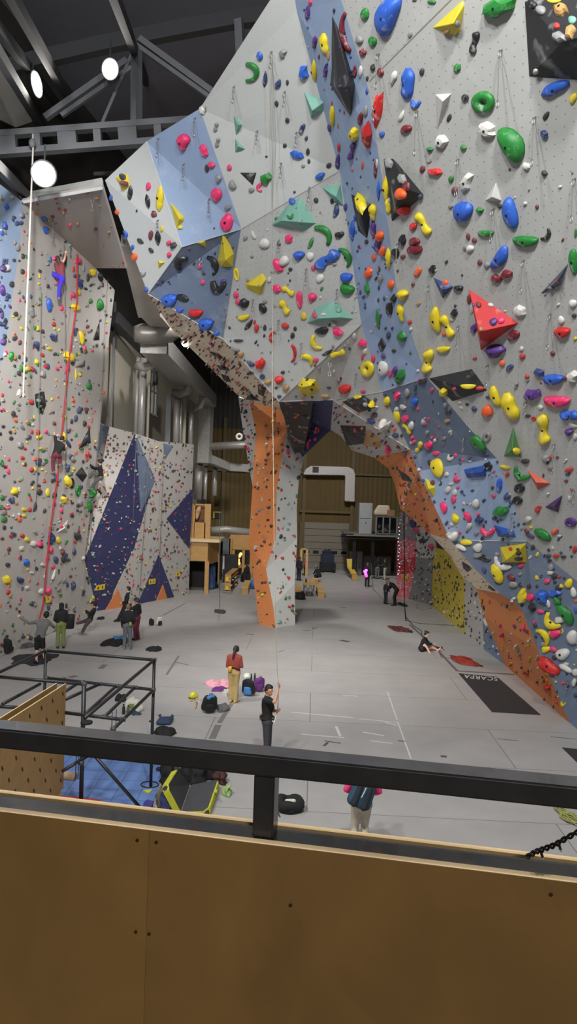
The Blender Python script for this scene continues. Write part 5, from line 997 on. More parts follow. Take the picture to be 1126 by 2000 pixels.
# ------------------------------------------------------------------ people
SKIN = mat('skin', (198, 146, 118), .55, noise_amt=.06, scale=12); SKIN2 = mat('skin_pale', (216, 168, 146), .55, noise_amt=.06, scale=12)
_sph = MB().ball((0, 0, 0), 1, 10, 7).v
def hull(bm, balls):
    vs = []
    for c, r_ in balls:
        for s in _sph: vs.append(bm.verts.new(Vector(c) + s * r_))
    res = bmesh.ops.convex_hull(bm, input=vs)
    dead = [e for e in set(res['geom_interior'] + res['geom_unused']) if isinstance(e, bmesh.types.BMVert)]
    bmesh.ops.delete(bm, geom=dead, context='VERTS')
def fuse(bm, name, m, parent, voxel, smooth_it=4):
    """one continuous skin over all the overlapping limbs"""
    me = bpy.data.meshes.new(name + '_src'); inv = MW[parent.name].inverted()
    bm.transform(inv); bm.to_mesh(me); bm.free()
    t = bpy.data.objects.new('tmp', me); COL.objects.link(t)
    md = t.modifiers.new('r', 'REMESH'); md.mode = 'VOXEL'; md.voxel_size = voxel; md.use_smooth_shade = True
    sm = t.modifiers.new('s', 'SMOOTH'); sm.iterations = smooth_it; sm.factor = .5
    dg = bpy.context.evaluated_depsgraph_get(); out = bpy.data.meshes.new_from_object(t.evaluated_get(dg)); out.name = name
    bpy.data.objects.remove(t); bpy.data.meshes.remove(me)
    out.polygons.foreach_set('use_smooth', [True] * len(out.polygons)); out.materials.clear(); out.materials.append(m)
    o = bpy.data.objects.new(name, out); COL.objects.link(o); o.parent = parent; MW[o.name] = MW[parent.name]; return o
STD = dict(pelvis=(0, 0, .96), waist=(0, .01, 1.10), chest=(0, .01, 1.30), neck=(0, .0, 1.48), head=(0, .035, 1.635),
           shL=(-.175, 0, 1.42), elL=(-.225, -.03, 1.14), wrL=(-.215, .06, .89), shR=(.175, 0, 1.42), elR=(.225, -.03, 1.14), wrR=(.215, .06, .89),
           hipL=(-.09, 0, .93), knL=(-.10, .03, .50), anL=(-.11, -.02, .085), toL=(-.13, .15, .035), hipR=(.09, 0, .93), knR=(.10, .03, .50), anR=(.11, -.02, .085), toR=(.13, .15, .035))
def std(px, py, hgt, yaw, **ov):
    """standing pose: yaw 0 looks down the hall, + turns to the viewer's left"""
    f = F(px, py); s = hgt / 1.75; M = Matrix.Rotation(R(yaw), 3, 'Z'); d = dict(STD); d.update(ov)
    return {k: f + M @ (Vector(q) * s) for k, q in d.items()}, s, M @ Vector((0, 1, 0)), f
def pj(D, foot, s, face, **j):
    out = {k: P(x, y, D + dd) for k, (x, y, dd) in j.items()}
    c = (out['pelvis'] + out['neck']) / 2
    out.setdefault('waist', out['pelvis'].lerp(out['neck'], .3)); out.setdefault('chest', out['pelvis'].lerp(out['neck'], .68))
    return out, s, Vector(face).normalized(), foot
def person(pose, label, top, legs, shoes, hair, sleeve=1.0, leg=1.0, skin=SKIN, voxel=.014, style='short', hood=False, cap=None, group=None, extra=None, curl=1.0):
    J_, s, face, base = pose
    rt = root('person', base, label=label, cat='person', group=group)
    j = J_; up = (j['head'] - j['neck']).normalized(); face = (face - up * face.dot(up)).normalized(); side = face.cross(up).normalized()
    HM = Matrix((side, face, up)).transposed()
    bm = bmesh.new()
    # head: skull, jaw, nose, ears
    hd = j['head']
    def hp(x, y, z): return hd + HM @ Vector((x, y, z)) * s
    hull(bm, [(hp(0, -.025, .03), .088 * s), (hp(0, .02, .025), .08 * s), (hp(0, .045, -.06), .045 * s), (hp(0, .068, -.085), .024 * s), (hp(0, -.02, -.03), .07 * s)])
    hull(bm, [(hp(0, .098, .012), .010 * s), (hp(0, .118, -.022), .014 * s), (hp(0, .085, -.03), .016 * s)])
    for e in (-1, 1): hull(bm, [(hp(e * .083, -.012, .018), .016 * s), (hp(e * .083, -.005, -.025), .012 * s)])
    hull(bm, [(j['neck'], .058 * s), (hp(0, -.02, -.06), .054 * s)])
    def torso(b_, g):
        hL, hR, w_, ch = j['hipL'], j['hipR'], j['waist'], j['chest']; sd = (j['shR'] - j['shL']).normalized() * s
        hull(b_, [(hL, (.095 + g) * s), (hR, (.095 + g) * s), (j['pelvis'], (.11 + g) * s), (w_ - sd * .06, (.085 + g) * s), (w_ + sd * .06, (.085 + g) * s)])
        hull(b_, [(w_ - sd * .06, (.085 + g) * s), (w_ + sd * .06, (.085 + g) * s), (ch - sd * .09, (.095 + g) * s), (ch + sd * .09, (.095 + g) * s)])
        hull(b_, [(ch - sd * .09, (.095 + g) * s), (ch + sd * .09, (.095 + g) * s), (j['shL'], (.056 + g) * s), (j['shR'], (.056 + g) * s), (j['neck'] - up * .02 * s, (.055 + g) * s)])
    torso(bm, 0)
    def arm(b_, k, g, t=1.0, cuff=0.):
        a, e, w_ = j['sh' + k], j['el' + k], j['wr' + k]
        if t <= .5: hull(b_, [(a, (.056 + g) * s), (a.lerp(e, t * 2), (.048 + g + cuff) * s)]); return
        hull(b_, [(a, (.056 + g) * s), (e, (.042 + g) * s)]); hull(b_, [(e, (.042 + g) * s), (e.lerp(w_, .3), (.043 + g) * s), (e.lerp(w_, (t - .5) * 2), (.029 + g + cuff) * s)])
    def lg(b_, k, g, t=1.0, cuff=0.):
        a, e, w_ = j['hip' + k], j['kn' + k], j['an' + k]
        if t <= .5: hull(b_, [(a, (.092 + g) * s), (a.lerp(e, t * 2), (.066 + g + cuff) * s)]); return
        hull(b_, [(a, (.092 + g) * s), (e, (.058 + g) * s)]); hull(b_, [(e, (.058 + g) * s), (e.lerp(w_, .3), (.058 + g) * s), (e.lerp(w_, (t - .5) * 2), (.038 + g + cuff) * s)])
    for k in 'LR':
        arm(bm, k, 0); lg(bm, k, 0)
        hull(bm, [(j['an' + k], .038 * s), (j['to' + k], .03 * s), (j['an' + k] - (j['to' + k] - j['an' + k]).normalized() * .05 * s - Vector((0, 0, .04 * s)), .032 * s)])
        # hand: palm, four unequal fingers with two bends, thumb from the side
        w_ = j['wr' + k]; d = (w_ - j['el' + k]).normalized(); sg = -1 if k == 'L' else 1
        pn = (face - d * face.dot(d)); pn = pn.normalized() if pn.length > .2 else (up - d * up.dot(d)).normalized()
        lt = d.cross(pn).normalized(); lt = lt if lt.dot(side) * sg < 0 else -lt      # towards the thumb
        pal = -lt.cross(d) * sg
        kn = w_ + d * .085 * s
        hull(bm, [(w_, .026 * s), (kn + lt * .03 * s, .017 * s), (kn - lt * .032 * s, .015 * s), (w_ + d * .03 * s + lt * .022 * s, .02 * s)])
        for q, (off, ln) in enumerate(((.033, .075), (.011, .085), (-.011, .08), (-.033, .062))):
            a = kn + lt * off * s; d1 = (d * math.cos(.5 * curl) + pal * math.sin(.5 * curl)); b1 = a + d1 * ln * .55 * s
            d2 = (d * math.cos(1.35 * curl) + pal * math.sin(1.35 * curl)); c1 = b1 + d2 * ln * .5 * s
            hull(bm, [(a, .0105 * s), (b1, .0095 * s)]); hull(bm, [(b1, .0095 * s), (c1, .008 * s)])
        a = w_ + d * .03 * s + lt * .03 * s; b1 = a + (d * .7 + lt * .7 + pal * .2).normalized() * .042 * s; c1 = b1 + (d * .9 + pal * .45).normalized() * .034 * s
        hull(bm, [(a, .015 * s), (b1, .0115 * s)]); hull(bm, [(b1, .0115 * s), (c1, .0095 * s)])
    fuse(bm, 'body', skin, rt, voxel * s, 3)
    if top:
        bm = bmesh.new(); torso(bm, .018)
        for k in 'LR': arm(bm, k, .016, sleeve, .006)
        if sleeve <= .05: pass
        if hood: hull(bm, [(hp(0, -.04, .04), .105 * s), (hp(0, .0, .04), .1 * s), (hp(0, -.04, -.1), .085 * s), (j['neck'], .08 * s)])
        elif style != 'none': hull(bm, [(j['neck'] - up * .01 * s, .072 * s), (j['neck'] + up * .01 * s - face * .02 * s, .07 * s)])
        fuse(bm, 'top', top, rt, .020 * s)
    if legs:
        bm = bmesh.new(); g = .024
        hull(bm, [(j['hipL'], (.098 + g) * s), (j['hipR'], (.098 + g) * s), (j['pelvis'], (.112 + g) * s), (j['pelvis'].lerp(j['waist'], .45), (.112 + g * .6) * s)])
        for k in 'LR': lg(bm, k, g * .8, leg, .012)
        fuse(bm, 'trousers' if leg > .5 else 'shorts', legs, rt, .020 * s)
    if shoes:
        for k in 'LR':
            bm = bmesh.new(); f_ = (j['to' + k] - j['an' + k]); hz = f_.normalized()
            hull(bm, [(j['an' + k], .05 * s), (j['to' + k], .038 * s), (j['to' + k] + hz * .05 * s, .028 * s), (j['an' + k] - Vector((hz.x, hz.y, 0)) * .05 * s - Vector((0, 0, .035 * s)), .042 * s)])
            fuse(bm, 'shoe', shoes, rt, .014 * s, 2)
    # hair, eyes, mouth
    if not hood:
        bm = bmesh.new()
        hull(bm, [(hp(0, -.035, .055), .09 * s), (hp(0, .015, .082), .066 * s), (hp(0, -.055, .0), .075 * s), (hp(0, -.05, -.03), .06 * s)])
        hull(bm, [(hp(-.04, .045, .098), .024 * s), (hp(.035, .05, .094), .024 * s), (hp(0, -.01, .072), .078 * s)])
        for e in (-1, 1): hull(bm, [(hp(e * .075, .005, .045), .024 * s), (hp(e * .072, -.03, -.01), .03 * s)])
        if style == 'tail': hull(bm, [(hp(0, -.10, .03), .04 * s), (hp(0, -.13, -.12), .045 * s)]); hull(bm, [(hp(0, -.13, -.12), .045 * s), (hp(0, -.12, -.30), .028 * s)])
        if style == 'long': hull(bm, [(hp(0, -.08, .0), .07 * s), (hp(0, -.10, -.25), .06 * s)])
        if style == 'bun': hull(bm, [(hp(0, -.10, .09), .04 * s), (hp(0, -.12, .10), .035 * s)])
        fuse(bm, 'hair', hair, rt, .014 * s, 2)
        if cap: 
            bm = bmesh.new(); hull(bm, [(hp(0, -.02, .07), .095 * s), (hp(0, .03, .075), .08 * s)]); hull(bm, [(hp(-.04, .09, .07), .012 * s), (hp(.04, .09, .07), .012 * s), (hp(-.03, .16, .055), .008 * s), (hp(.03, .16, .055), .008 * s)])
            fuse(bm, 'cap', cap, rt, .012 * s, 1)
    for e in (-1, 1): MB().ball(hp(e * .033, .086, .015), .012 * s, 8, 6).build('eye', mat('eye_dark', (30, 24, 22), .3), rt, smooth=True)
    MB().ball(hp(0, .098, -.052), (.022 * s, .008 * s, .006 * s), 8, 6, HM).build('mouth', mat('lips', (140, 78, 70), .5), rt, smooth=True)
    if extra: extra(rt, j, s, face, side, up)
    return rt
def cl(name, rgb, sc=10): return mat('cloth_' + name, rgb, .85, noise_amt=.2, scale=sc, bump=.1)
C_blk = cl('black', (26, 26, 28)); C_dk = cl('charcoal', (58, 58, 62)); C_rust = cl('rust', (140, 58, 48)); C_khaki = cl('khaki', (168, 142, 92)); C_grey = cl('grey', (112, 110, 108)); C_green = cl('moss', (116, 128, 68))
C_jean = cl('jeans', (96, 100, 106)); C_maroon = cl('maroon', (104, 40, 54)); C_navy = cl('navy', (36, 40, 54)); C_pur = cl('purple', (62, 48, 190)); C_plum = cl('plum', (78, 62, 66)); C_pink = cl('pink', (222, 56, 116)); C_cream = cl('cream', (196, 186, 168)); C_wine = cl('wine', (124, 58, 66))
H_blk = mat('hair_black', (24, 20, 20), .6); H_brn = mat('hair_brown', (70, 48, 36), .6); H_lt = mat('hair_light', (120, 90, 66), .6)
S_tan = mat('shoe_tan', (196, 164, 100), .7); S_blk = mat('shoe_black', (28, 28, 30), .6); S_gry = mat('shoe_grey', (130, 130, 130), .6)
def chalkbag(m, off=(.1, -.17)):
    def f(rt, j, s, face, side, up):
        c = j['pelvis'] + Vector((0, 0, .03 * s)) + side * off[0] * s + face * off[1] * s
        o = MB().lathe([(.03 * s, -.09 * s), (.055 * s, -.08 * s), (.06 * s, .06 * s), (.05 * s, .07 * s)], c, 12).build('chalk_bag', m, rt, smooth=True)
        hb = MB(); q = []
        for i in range(16): a = 2 * math.pi * i / 16; q.append(j['pelvis'] + Vector((0, 0, .09 * s)) + side * math.cos(a) * .185 * s + face * math.sin(a) * .15 * s)
        hb.tube(q, .02 * s, 6, closed=True).build('harness_belt', C_blk, rt, smooth=True)
    return f
def harness(rt, j, s, face, side, up):
    chalkbag(mat('chalk_bag_tan', (176, 140, 96), .8), (-.02, -.19))(rt, j, s, face, side, up)
    q = j['pelvis'] + face * .16 * s + Vector((0, 0, .08 * s))
    MB().tube([q, q + face * .06 * s + Vector((0, 0, -.02)), j['wrL'] + Vector((0, 0, -.03))], .018, 6).build('belay_sling', M_rw, rt)
# --- on the mats in front
person(pj(17.0, F(520, 1489), 1.0, (.72, -.62, -.12), head=(525, 1349, 0), neck=(522, 1363, .02), pelvis=(521.5, 1409, 0), shR=(517, 1368, -.17), elR=(536, 1371, -.36), wrR=(543, 1345, -.22), shL=(527, 1368, .17), elL=(532, 1388, .10), wrL=(541, 1388, -.06),
          hipR=(521, 1411, -.09), knR=(520.5, 1450, -.11), anR=(518, 1487, -.1), toR=(532, 1491, -.12), hipL=(523, 1411, .09), knL=(524, 1448, .1), anL=(521, 1482, .12), toL=(534, 1485, .16)),
       'person in black tee and dark trousers holding the tan rope up by the railing', C_blk, C_dk, S_blk, H_blk, sleeve=.36, voxel=.0085, extra=harness, curl=1.25)
person(std(455, 1372, 1.68, -12, wrL=(-.07, .24, 1.12), elL=(-.23, .02, 1.12), wrR=(.07, .26, 1.14), elR=(.23, .03, 1.13), knL=(-.09, .02, .5), anL=(-.08, -.02, .085), toL=(-.10, .15, .035), anR=(.08, -.02, .085), toR=(.13, .14, .035), knR=(.08, .02, .5), head=(.02, .07, 1.62)),
       'person with long dark ponytail in rust hoodie and khaki trousers among bags', C_rust, C_khaki, S_tan, H_blk, style='tail', voxel=.010, extra=chalkbag(mat('chalk_bag_yellow', (206, 160, 60), .8), (-.10, -.17)))
person(pj(25.8, F(76, 1297), 1.0, (-.3, 1, .15), head=(90, 1202, 0), neck=(87, 1211, 0), pelvis=(77, 1246, 0), shL=(73, 1215, 0), elL=(57, 1217, 0.1), wrL=(40, 1206, .25), shR=(94, 1214, .02), elR=(101, 1221, .12), wrR=(106, 1225, .3),
          hipL=(73, 1248, 0), knL=(72, 1268, .03), anL=(71, 1291, 0), toL=(65, 1296, .06), hipR=(82, 1247, .03), knR=(84, 1266, .08), anR=(87, 1287, .1), toR=(88, 1291, .25)),
       'person in grey hoodie and black shorts with one arm stretched towards climbers wall', C_grey, C_blk, S_blk, H_blk, leg=.42, cap=C_blk, skin=SKIN2)
person(std(118, 1266, 1.74, 20, wrL=(-.16, .22, 1.02), elL=(-.25, 0, 1.12), wrR=(.12, .25, 1.05), elR=(.24, .02, 1.13)), 'person in hooded black sweatshirt and moss green trousers looking up the wall', C_blk, C_green, S_blk, H_blk, hood=True)
person(pj(31.4, F(170, 1236), 1.0, (-1, .1, .4), head=(183, 1181, 0), neck=(183.5, 1189, 0), pelvis=(175, 1210, 0), shL=(184, 1191, -.17), elL=(175, 1198, -.22), wrL=(168, 1193, -.15), shR=(185, 1191, .17), elR=(178, 1197, .2), wrR=(168, 1196, .12),
          hipL=(175, 1211, -.09), knL=(167, 1222, -.12), anL=(161, 1234, -.1), toL=(155, 1235, -.1), hipR=(174, 1210, .09), knR=(162, 1214, .12), anR=(151, 1217, .14), toR=(149, 1212, .14)),
       'person in black jacket leaning back on the rope with one leg raised', C_blk, C_plum, S_gry, H_blk, cap=C_blk)
person(pj(34.6, F(228, 1213), 1.0, (-1, .1, .5), head=(250, 1151, 0), neck=(249.5, 1159, 0), pelvis=(245, 1181, 0), shL=(250, 1162, -.17), elL=(248, 1173, -.22), wrL=(240, 1177, -.14), shR=(250, 1162, .17), elR=(249, 1172, .22), wrR=(241, 1178, .12),
          hipL=(245, 1182, -.09), knL=(237, 1197, -.1), anL=(230, 1210, -.1), toL=(224, 1212.5, -.1), hipR=(245, 1182, .09), knR=(238, 1195, .1), anR=(232, 1209, .1), toR=(226, 1211, .1)),
       'slim person all in black leaning back beside the nearer orange triangle', C_blk, C_blk, S_blk, H_blk, skin=SKIN2)
person(std(248, 1268, 1.74, 5, wrR=(.14, .2, .98), elR=(.27, 0, 1.12)), 'person in black hoodie and grey jeans standing on a blue jacket', C_blk, C_jean, S_gry, H_lt, extra=chalkbag(mat('chalk_bag_lime', (140, 150, 80), .8), (.12, -.16)))
person(std(266, 1250, 1.72, 70, wrL=(-.1, .26, 1.5), elL=(-.26, .18, 1.32), wrR=(.2, .12, .95)), 'person in dark cap, black jacket and maroon trousers beside grey jeans', C_blk, C_maroon, S_blk, H_brn, cap=C_navy)
person(pj(30.2, F(826, 1272), .95, (.9, -.3, -.4), head=(833, 1239, 0), neck=(830, 1246, 0), pelvis=(822, 1266, 0), shR=(827, 1249, -.15), elR=(834, 1259, -.2), wrR=(842, 1258.5, -.1), shL=(831, 1248, .17), elL=(836, 1257, .2), wrL=(845, 1258, .1),
          hipR=(823, 1268, -.09), knR=(829, 1257, -.12), anR=(839, 1276, -.25), toR=(844, 1279, -.28), hipL=(824, 1267, .09), knL=(843, 1264, .1), anL=(855, 1270, .05), toL=(860, 1265, .05)),
       'person in black top sitting on mats putting on a shoe by red rope', C_blk, C_blk, None, H_blk, leg=.2, style='bun', skin=SKIN2)
# --- further down the hall
person(std(752, 1180, 1.34, -60, head=(0, .10, 1.60), wrR=(.12, .25, 1.0)), 'child in navy clothes facing a bending adult near red panel', C_navy, C_navy, S_blk, H_brn, voxel=.02)
person(std(770, 1183, 1.72, 65, pelvis=(0, -.10, .93), chest=(0, .16, 1.20), neck=(0, .32, 1.30), head=(0, .44, 1.38), waist=(0, -.0, 1.06), shL=(-.17, .25, 1.25), shR=(.17, .25, 1.25), elL=(-.2, .34, 1.0), wrL=(-.12, .48, .86), elR=(.2, .34, 1.0), wrR=(.1, .5, .88), hipL=(-.09, -.1, .92), hipR=(.09, -.1, .92)),
       'adult in black bending towards a child near the red panel', C_blk, C_blk, S_blk, H_lt, voxel=.02)
person(std(716, 1146, 1.62, -20), 'person in black standing far back beside purple lights', C_blk, C_blk, S_blk, H_lt, voxel=.02, style='short')
person(std(736, 1131, 1.6, 10), 'distant person in black top and grey trousers behind the mezzanine post', C_blk, C_grey, S_blk, H_brn, voxel=.022)
person(std(751, 1132, 1.55, 60, wrL=(-.2, .45, 1.2), elL=(-.2, .2, 1.15), wrR=(.2, .45, 1.2), elR=(.2, .2, 1.15)), 'distant person in white trousers reaching forward near climbing wall', C_dk, C_cream, S_blk, H_brn, voxel=.022)
person(std(583, 1134, 1.7, -40), 'person in navy half hidden behind the pillar near picnic benches', C_navy, C_navy, S_blk, H_brn, voxel=.022)
person(std(596, 1124, 1.3, 30, wrR=(.45, .1, 1.3), elR=(.3, .02, 1.25)), 'child in bright pink top behind the picnic benches', cl('magenta', (190, 70, 140)), C_plum, S_blk, H_brn, voxel=.022)
person(std(618, 1136, 1.6, 40, pelvis=(0, -.3, .5), waist=(0, -.25, .64), chest=(0, -.12, .82), neck=(0, 0, .97), head=(0, .08, 1.1), shL=(-.17, -.03, .92), shR=(.17, -.03, .92), elL=(-.2, .1, .68), wrL=(-.1, .3, .6), elR=(.2, .1, .68), wrR=(.1, .3, .6), hipL=(-.09, -.3, .48), hipR=(.09, -.3, .48), knL=(-.1, .12, .5), knR=(.1, .12, .5)),
       'person in dark clothes and pale hat hunched on a far bench', C_blk, C_blk, S_blk, H_brn, voxel=.022, cap=C_cream)
def pack(rt, j, s, face, side, up):
    m = cl('packblue', (38, 66, 88), 6); c = j['chest'] - face * .24 * s - up * .1 * s
    bm = bmesh.new(); hull(bm, [(c + side * .1 + up * .2, .10), (c - side * .1 + up * .2, .10), (c + side * .12 - up * .18, .10), (c - side * .12 - up * .18, .10)])
    bp_ = fuse(bm, 'backpack', m, rt, .02)
    bm = bmesh.new(); hull(bm, [(c - face * .08 + side * .085 + up * .1, .055), (c - face * .08 + side * .09 - up * .22, .065)]); hull(bm, [(c - face * .08 - side * .085 + up * .1, .055), (c - face * .08 - side * .09 - up * .22, .065)])
    fuse(bm, 'pack_pocket', cl('packdark', (28, 36, 44), 6), bp_, .015)
    MB().tube([c - face * .175 + side * -.01 + up * .1, c - face * .185 - side * .02 + up * .0, c - face * .18 - side * .03 - up * .08], .008, 6).build('zip_trim', M_white, bp_)
person(std(702, 1668, 1.66, 0, elL=(-.30, -.04, 1.22), wrL=(-.20, .12, 1.12), elR=(.32, -.04, 1.20), wrR=(.22, .12, 1.10), head=(.06, .04, 1.63), knL=(-.11, .02, .5), anL=(-.12, 0, .085), toL=(-.13, .16, .035), knR=(.08, .08, .5), anR=(.10, -.1, .1), toR=(.12, .05, .035)),
       'person in pink jacket and cream trousers with a blue backpack, below the railing', C_pink, C_cream, S_blk, H_brn, voxel=.012, extra=pack)
# --- on the wall
def on_wall(x, y): return depth_of(wall_hit(x, y)[0])
d0 = on_wall(113, 535) - .42
person(pj(d0, P(115, 588, d0), 1.0, (-.4, .9, .3), head=(113, 507, 0), neck=(115, 514, .02), pelvis=(119, 541, -.02), shL=(109, 516, .06), elL=(101, 519, .1), wrL=(100, 511, .3), shR=(121, 515, .0), elR=(126, 506, .05), wrR=(128, 496, .3),
          hipL=(116, 542, .04), knL=(97, 531, -.02), anL=(98, 549, .15), toL=(93, 553, .25), hipR=(122, 543, -.02), knR=(116, 561, .02), anR=(115, 581, .12), toR=(114, 587, .25)),
       'climber in purple leggings and wine red top high on the grey wall', C_wine, C_pur, S_gry, H_brn, sleeve=.05, style='long', skin=SKIN2)
d0 = on_wall(108, 880) - .40
person(pj(d0, P(104, 925, d0), .98, (.3, 1, .3), head=(121, 858, .05), neck=(118, 865, 0), pelvis=(109, 888, -.02), shL=(109, 862, .02), elL=(107, 850, .05), wrL=(103, 837, .28), shR=(124, 870, .02), elR=(125, 880, .15), wrR=(128, 874, .33),
          hipL=(106, 889, 0), knL=(103, 904, .1), anL=(104, 920, .15), toL=(97, 925, .25), hipR=(113, 889, 0), knR=(118, 894, .18), anR=(116, 906, .2), toR=(113, 911, .33)),
       'climber in black tee and maroon trousers reaching up beside the red rope', C_blk, C_maroon, S_gry, H_blk, sleeve=.4)
d0 = on_wall(180, 935) - .50
person(pj(d0, P(176, 955, d0), .98, (-.9, .2, .25), head=(194, 903, 0), neck=(196, 911, 0), pelvis=(197, 932, 0), shL=(195, 914, -.17), elL=(185, 914, -.12), wrL=(174, 907, .15), shR=(196, 914, .17), elR=(186, 916, .2), wrR=(174, 910, .3),
          hipL=(196, 933, -.09), knL=(187, 940, -.1), anL=(178, 953, .0), toL=(171, 955, .1), hipR=(196, 932, .09), knR=(181, 923, .1), anR=(168, 937, .15), toR=(162, 938, .3)),
       'climber in black top and grey trousers hanging off the dark volume', C_blk, cl('greytrouser', (92, 90, 86)), S_gry, H_blk, extra=chalkbag(mat('chalk_bag_cream', (210, 190, 130), .8), (0, -.2)))
# ------------------------------------------------------------------ training rig of black scaffold tube, lower corner
M_tube = mat('scaffold_black', (34, 34, 36), .45, noise_amt=.25, scale=12); M_clamp = mat('clamp_grey', (84, 84, 86), .45, .4)
ZT, ZL = 2.62, 2.05
rig = root('training_rig', F(294, 1537), label='black scaffold-tube training frame with monkey bars in front of the railing', cat='training rig')
def rb_(a, b_, nm='bar', r_=.033, m=None): return MB().tube([a, b_], r_, 10).build(nm, m or M_tube, rig, smooth=True)
br, bl, fr = J(301, 1289, ZT), J(89, 1271, ZT), J(164, 1336, 2.5)
rb_(br, bl); rb_(bl, J(-60, 1340, ZT)); rb_(br, J(166, 1402, ZT)); rb_(J(-60, 1317, 2.5), fr)
rb_(br + Vector((0, 0, .03)), F(294, 1538), 'upright'); rb_(bl + Vector((0, 0, .03)), Vector((bl.x, bl.y, 0)), 'upright'); rb_(fr + Vector((0, 0, .03)), Vector((fr.x, fr.y, 0)), 'upright', .042)
lb0, lb1 = J(90, 1324, ZL), J(299, 1347, ZL); lf0, lf1 = J(120, 1391, ZL), J(243, 1406, ZL)
rb_(lb0, lb1); rb_(lf0, lf1)
for t, x0, y0, x1, y1 in ((0, 297, 1350, 221, 1424), (0, 264, 1342, 204, 1400), (0, 228, 1339, 168, 1393), (0, 195, 1336, 128, 1366), (0, 158, 1331, 128, 1350)):
    rb_(J(x0, y0, ZL), J(x1, y1, ZL), 'rung')
rb_(J(78, 1336, ZL), J(5, 1375, ZL), 'rung'); rb_(J(-20, 1379, ZL), J(36, 1382, ZL))
rb_(J(183, 1474, 1.2), F(280, 1585), 'brace'); rb_(J(175, 1474, 1.2), J(122, 1506, 1.05), 'brace')
for p in (br, bl, fr, lb1, lb0, J(124, 1327, ZL), J(160, 1332, ZL), J(194, 1336, ZL), J(228, 1340, ZL), J(263, 1343, ZL), J(204, 1400, ZL), J(240, 1405, ZL), J(221, 1424, ZL), J(158, 1490, 1.1)):
    MB().tube([p - Vector((.045, 0, 0)), p + Vector((.045, 0, 0))], .045, 10).build('clamp', M_clamp, rig, smooth=True)
for p in (Vector((br.x, br.y, 0)), Vector((fr.x, fr.y, 0)), Vector((bl.x, bl.y, 0))):
    MB().box(p + Vector((0, 0, .006)), (.16, .16, .012)).build('foot_plate', M_tube, rig)
q = J(169, 1411, 1.98)
pl = MB().lathe([(.03, -.02), (.105, -.02), (.11, 0), (.105, .02), (.03, .02)], q, 20).build('weight_plate', M_rubber, smooth=False); tag(pl, 'black weight plate on the front upright of the training frame', 'weight plate')
for x in (219, 227):
    MB().tube([J(x, 1386, ZL), J(x - 1, 1424, 1.95)], .008, 6).build('strap', M_rubber, rig)
for k, x in enumerate((149, 154)):
    MB().tube([J(x, 1474, 1.3), J(x - 2, 1522, 1.0)], .008, 6).build('strap', M_rubber, rig)
o = MB().tube([J(118, 1514, .55), J(147, 1517, .55)], .085, 16).build('foam_roller', mat('roller_tan', (176, 150, 126), .8), smooth=True); tag(o, 'tan foam roller hanging beside the pegboard', 'foam roller')
# pegboards
def peg(dx, label):
    a, b_ = J(129, 1335, 2.6) + Vector((dx, 0, 0)), J(23, 1403, 2.6) + Vector((dx, 0, 0)); d = (b_ - a).normalized(); b2 = a + d * 3.2; z0 = .62
    n = Vector((-d.y, d.x, 0)).normalized(); n = n if n.x > 0 else -n
    r_ = root('pegboard', Vector((a.x, a.y, 0)), label=label, cat='pegboard')
    MB().prism([(a.x, a.y, z0), (b2.x, b2.y, z0), (b2.x, b2.y, 2.6), (a.x, a.y, 2.6)], n * -.021).build('board', wood_mat('peg_ply', (164, 128, 78), (2, 2, 2), .1), r_); bd = r_.children[0]
    MB().bar(Vector((a.x, a.y, 2.6015)) - n * .0105, Vector((b2.x, b2.y, 2.6015)) - n * .0105, .021, .003).build('edge', M_plyedge, r_)
    if dx == 0:
        for row in range(8):
            for c in range(11):
                u = .14 + c * .46 + (.23 if row % 2 else 0); z = 2.44 - row * .27
                if z < z0 + .1: continue
                p = a + d * u; p = Vector((p.x, p.y, z)) + n * .001
                MB().bar(p - d * .022 - Vector((0, 0, .035)), p + d * .022 + Vector((0, 0, .04)), .042, .004, n).build('slot', mat('slot_dark', (56, 40, 24), .8), bd)
    for t in (.1, 3.0):
        p = a + d * t; MB().bar(Vector((p.x, p.y, 0)) - n * .05, Vector((p.x, p.y, z0 + .3)) - n * .05, .05, .05).build('support', M_ply, r_)
peg(0, 'slotted plywood pegboard in front of the training frame'); peg(-.17, 'second plywood board standing just behind the slotted pegboard')
# blue tile mat
M_bmat = None
def tile_mat():
    m = bpy.data.materials.new('blue_tiles'); m.use_nodes = True; nt = m.node_tree; b = nt.nodes['Principled BSDF']
    tc = nt.nodes.new('ShaderNodeTexCoord'); br_ = nt.nodes.new('ShaderNodeTexBrick'); br_.offset = 0; br_.inputs['Scale'].default_value = 1; br_.inputs['Brick Width'].default_value = .5; br_.inputs['Row Height'].default_value = .5; br_.inputs['Mortar Size'].default_value = .012
    br_.inputs['Color1'].default_value = lin((92, 122, 178)) + (1,); br_.inputs['Color2'].default_value = lin((100, 130, 186)) + (1,); br_.inputs['Mortar'].default_value = lin((74, 98, 148)) + (1,)
    nt.links.new(tc.outputs['Object'], br_.inputs['Vector']); nt.links.new(br_.outputs['Color'], b.inputs['Base Color']); b.inputs['Roughness'].default_value = .6; return m
p0, p1, p2, p3 = F(60, 1440), F(326, 1488), F(292, 1590), F(40, 1548)
o = MB().prism([(q.x, q.y, .002) for q in (p0, p1, p2, p3)], (0, 0, .018)).build('floor_mat', tile_mat(), bevel=.004); tag(o, 'blue interlocking tile mat under the training frame', 'floor mat')
p0, p1, p2, p3 = F(80, 1552), F(196, 1565), F(190, 1600), F(70, 1590)
o = MB().prism([(q.x, q.y, .022) for q in (p0, p1, p2, p3)], (0, 0, .012)).build('floor_mat', mat('red_mat', (190, 60, 70), .7)); tag(o, 'strip of red mat just behind the railing boards', 'floor mat')

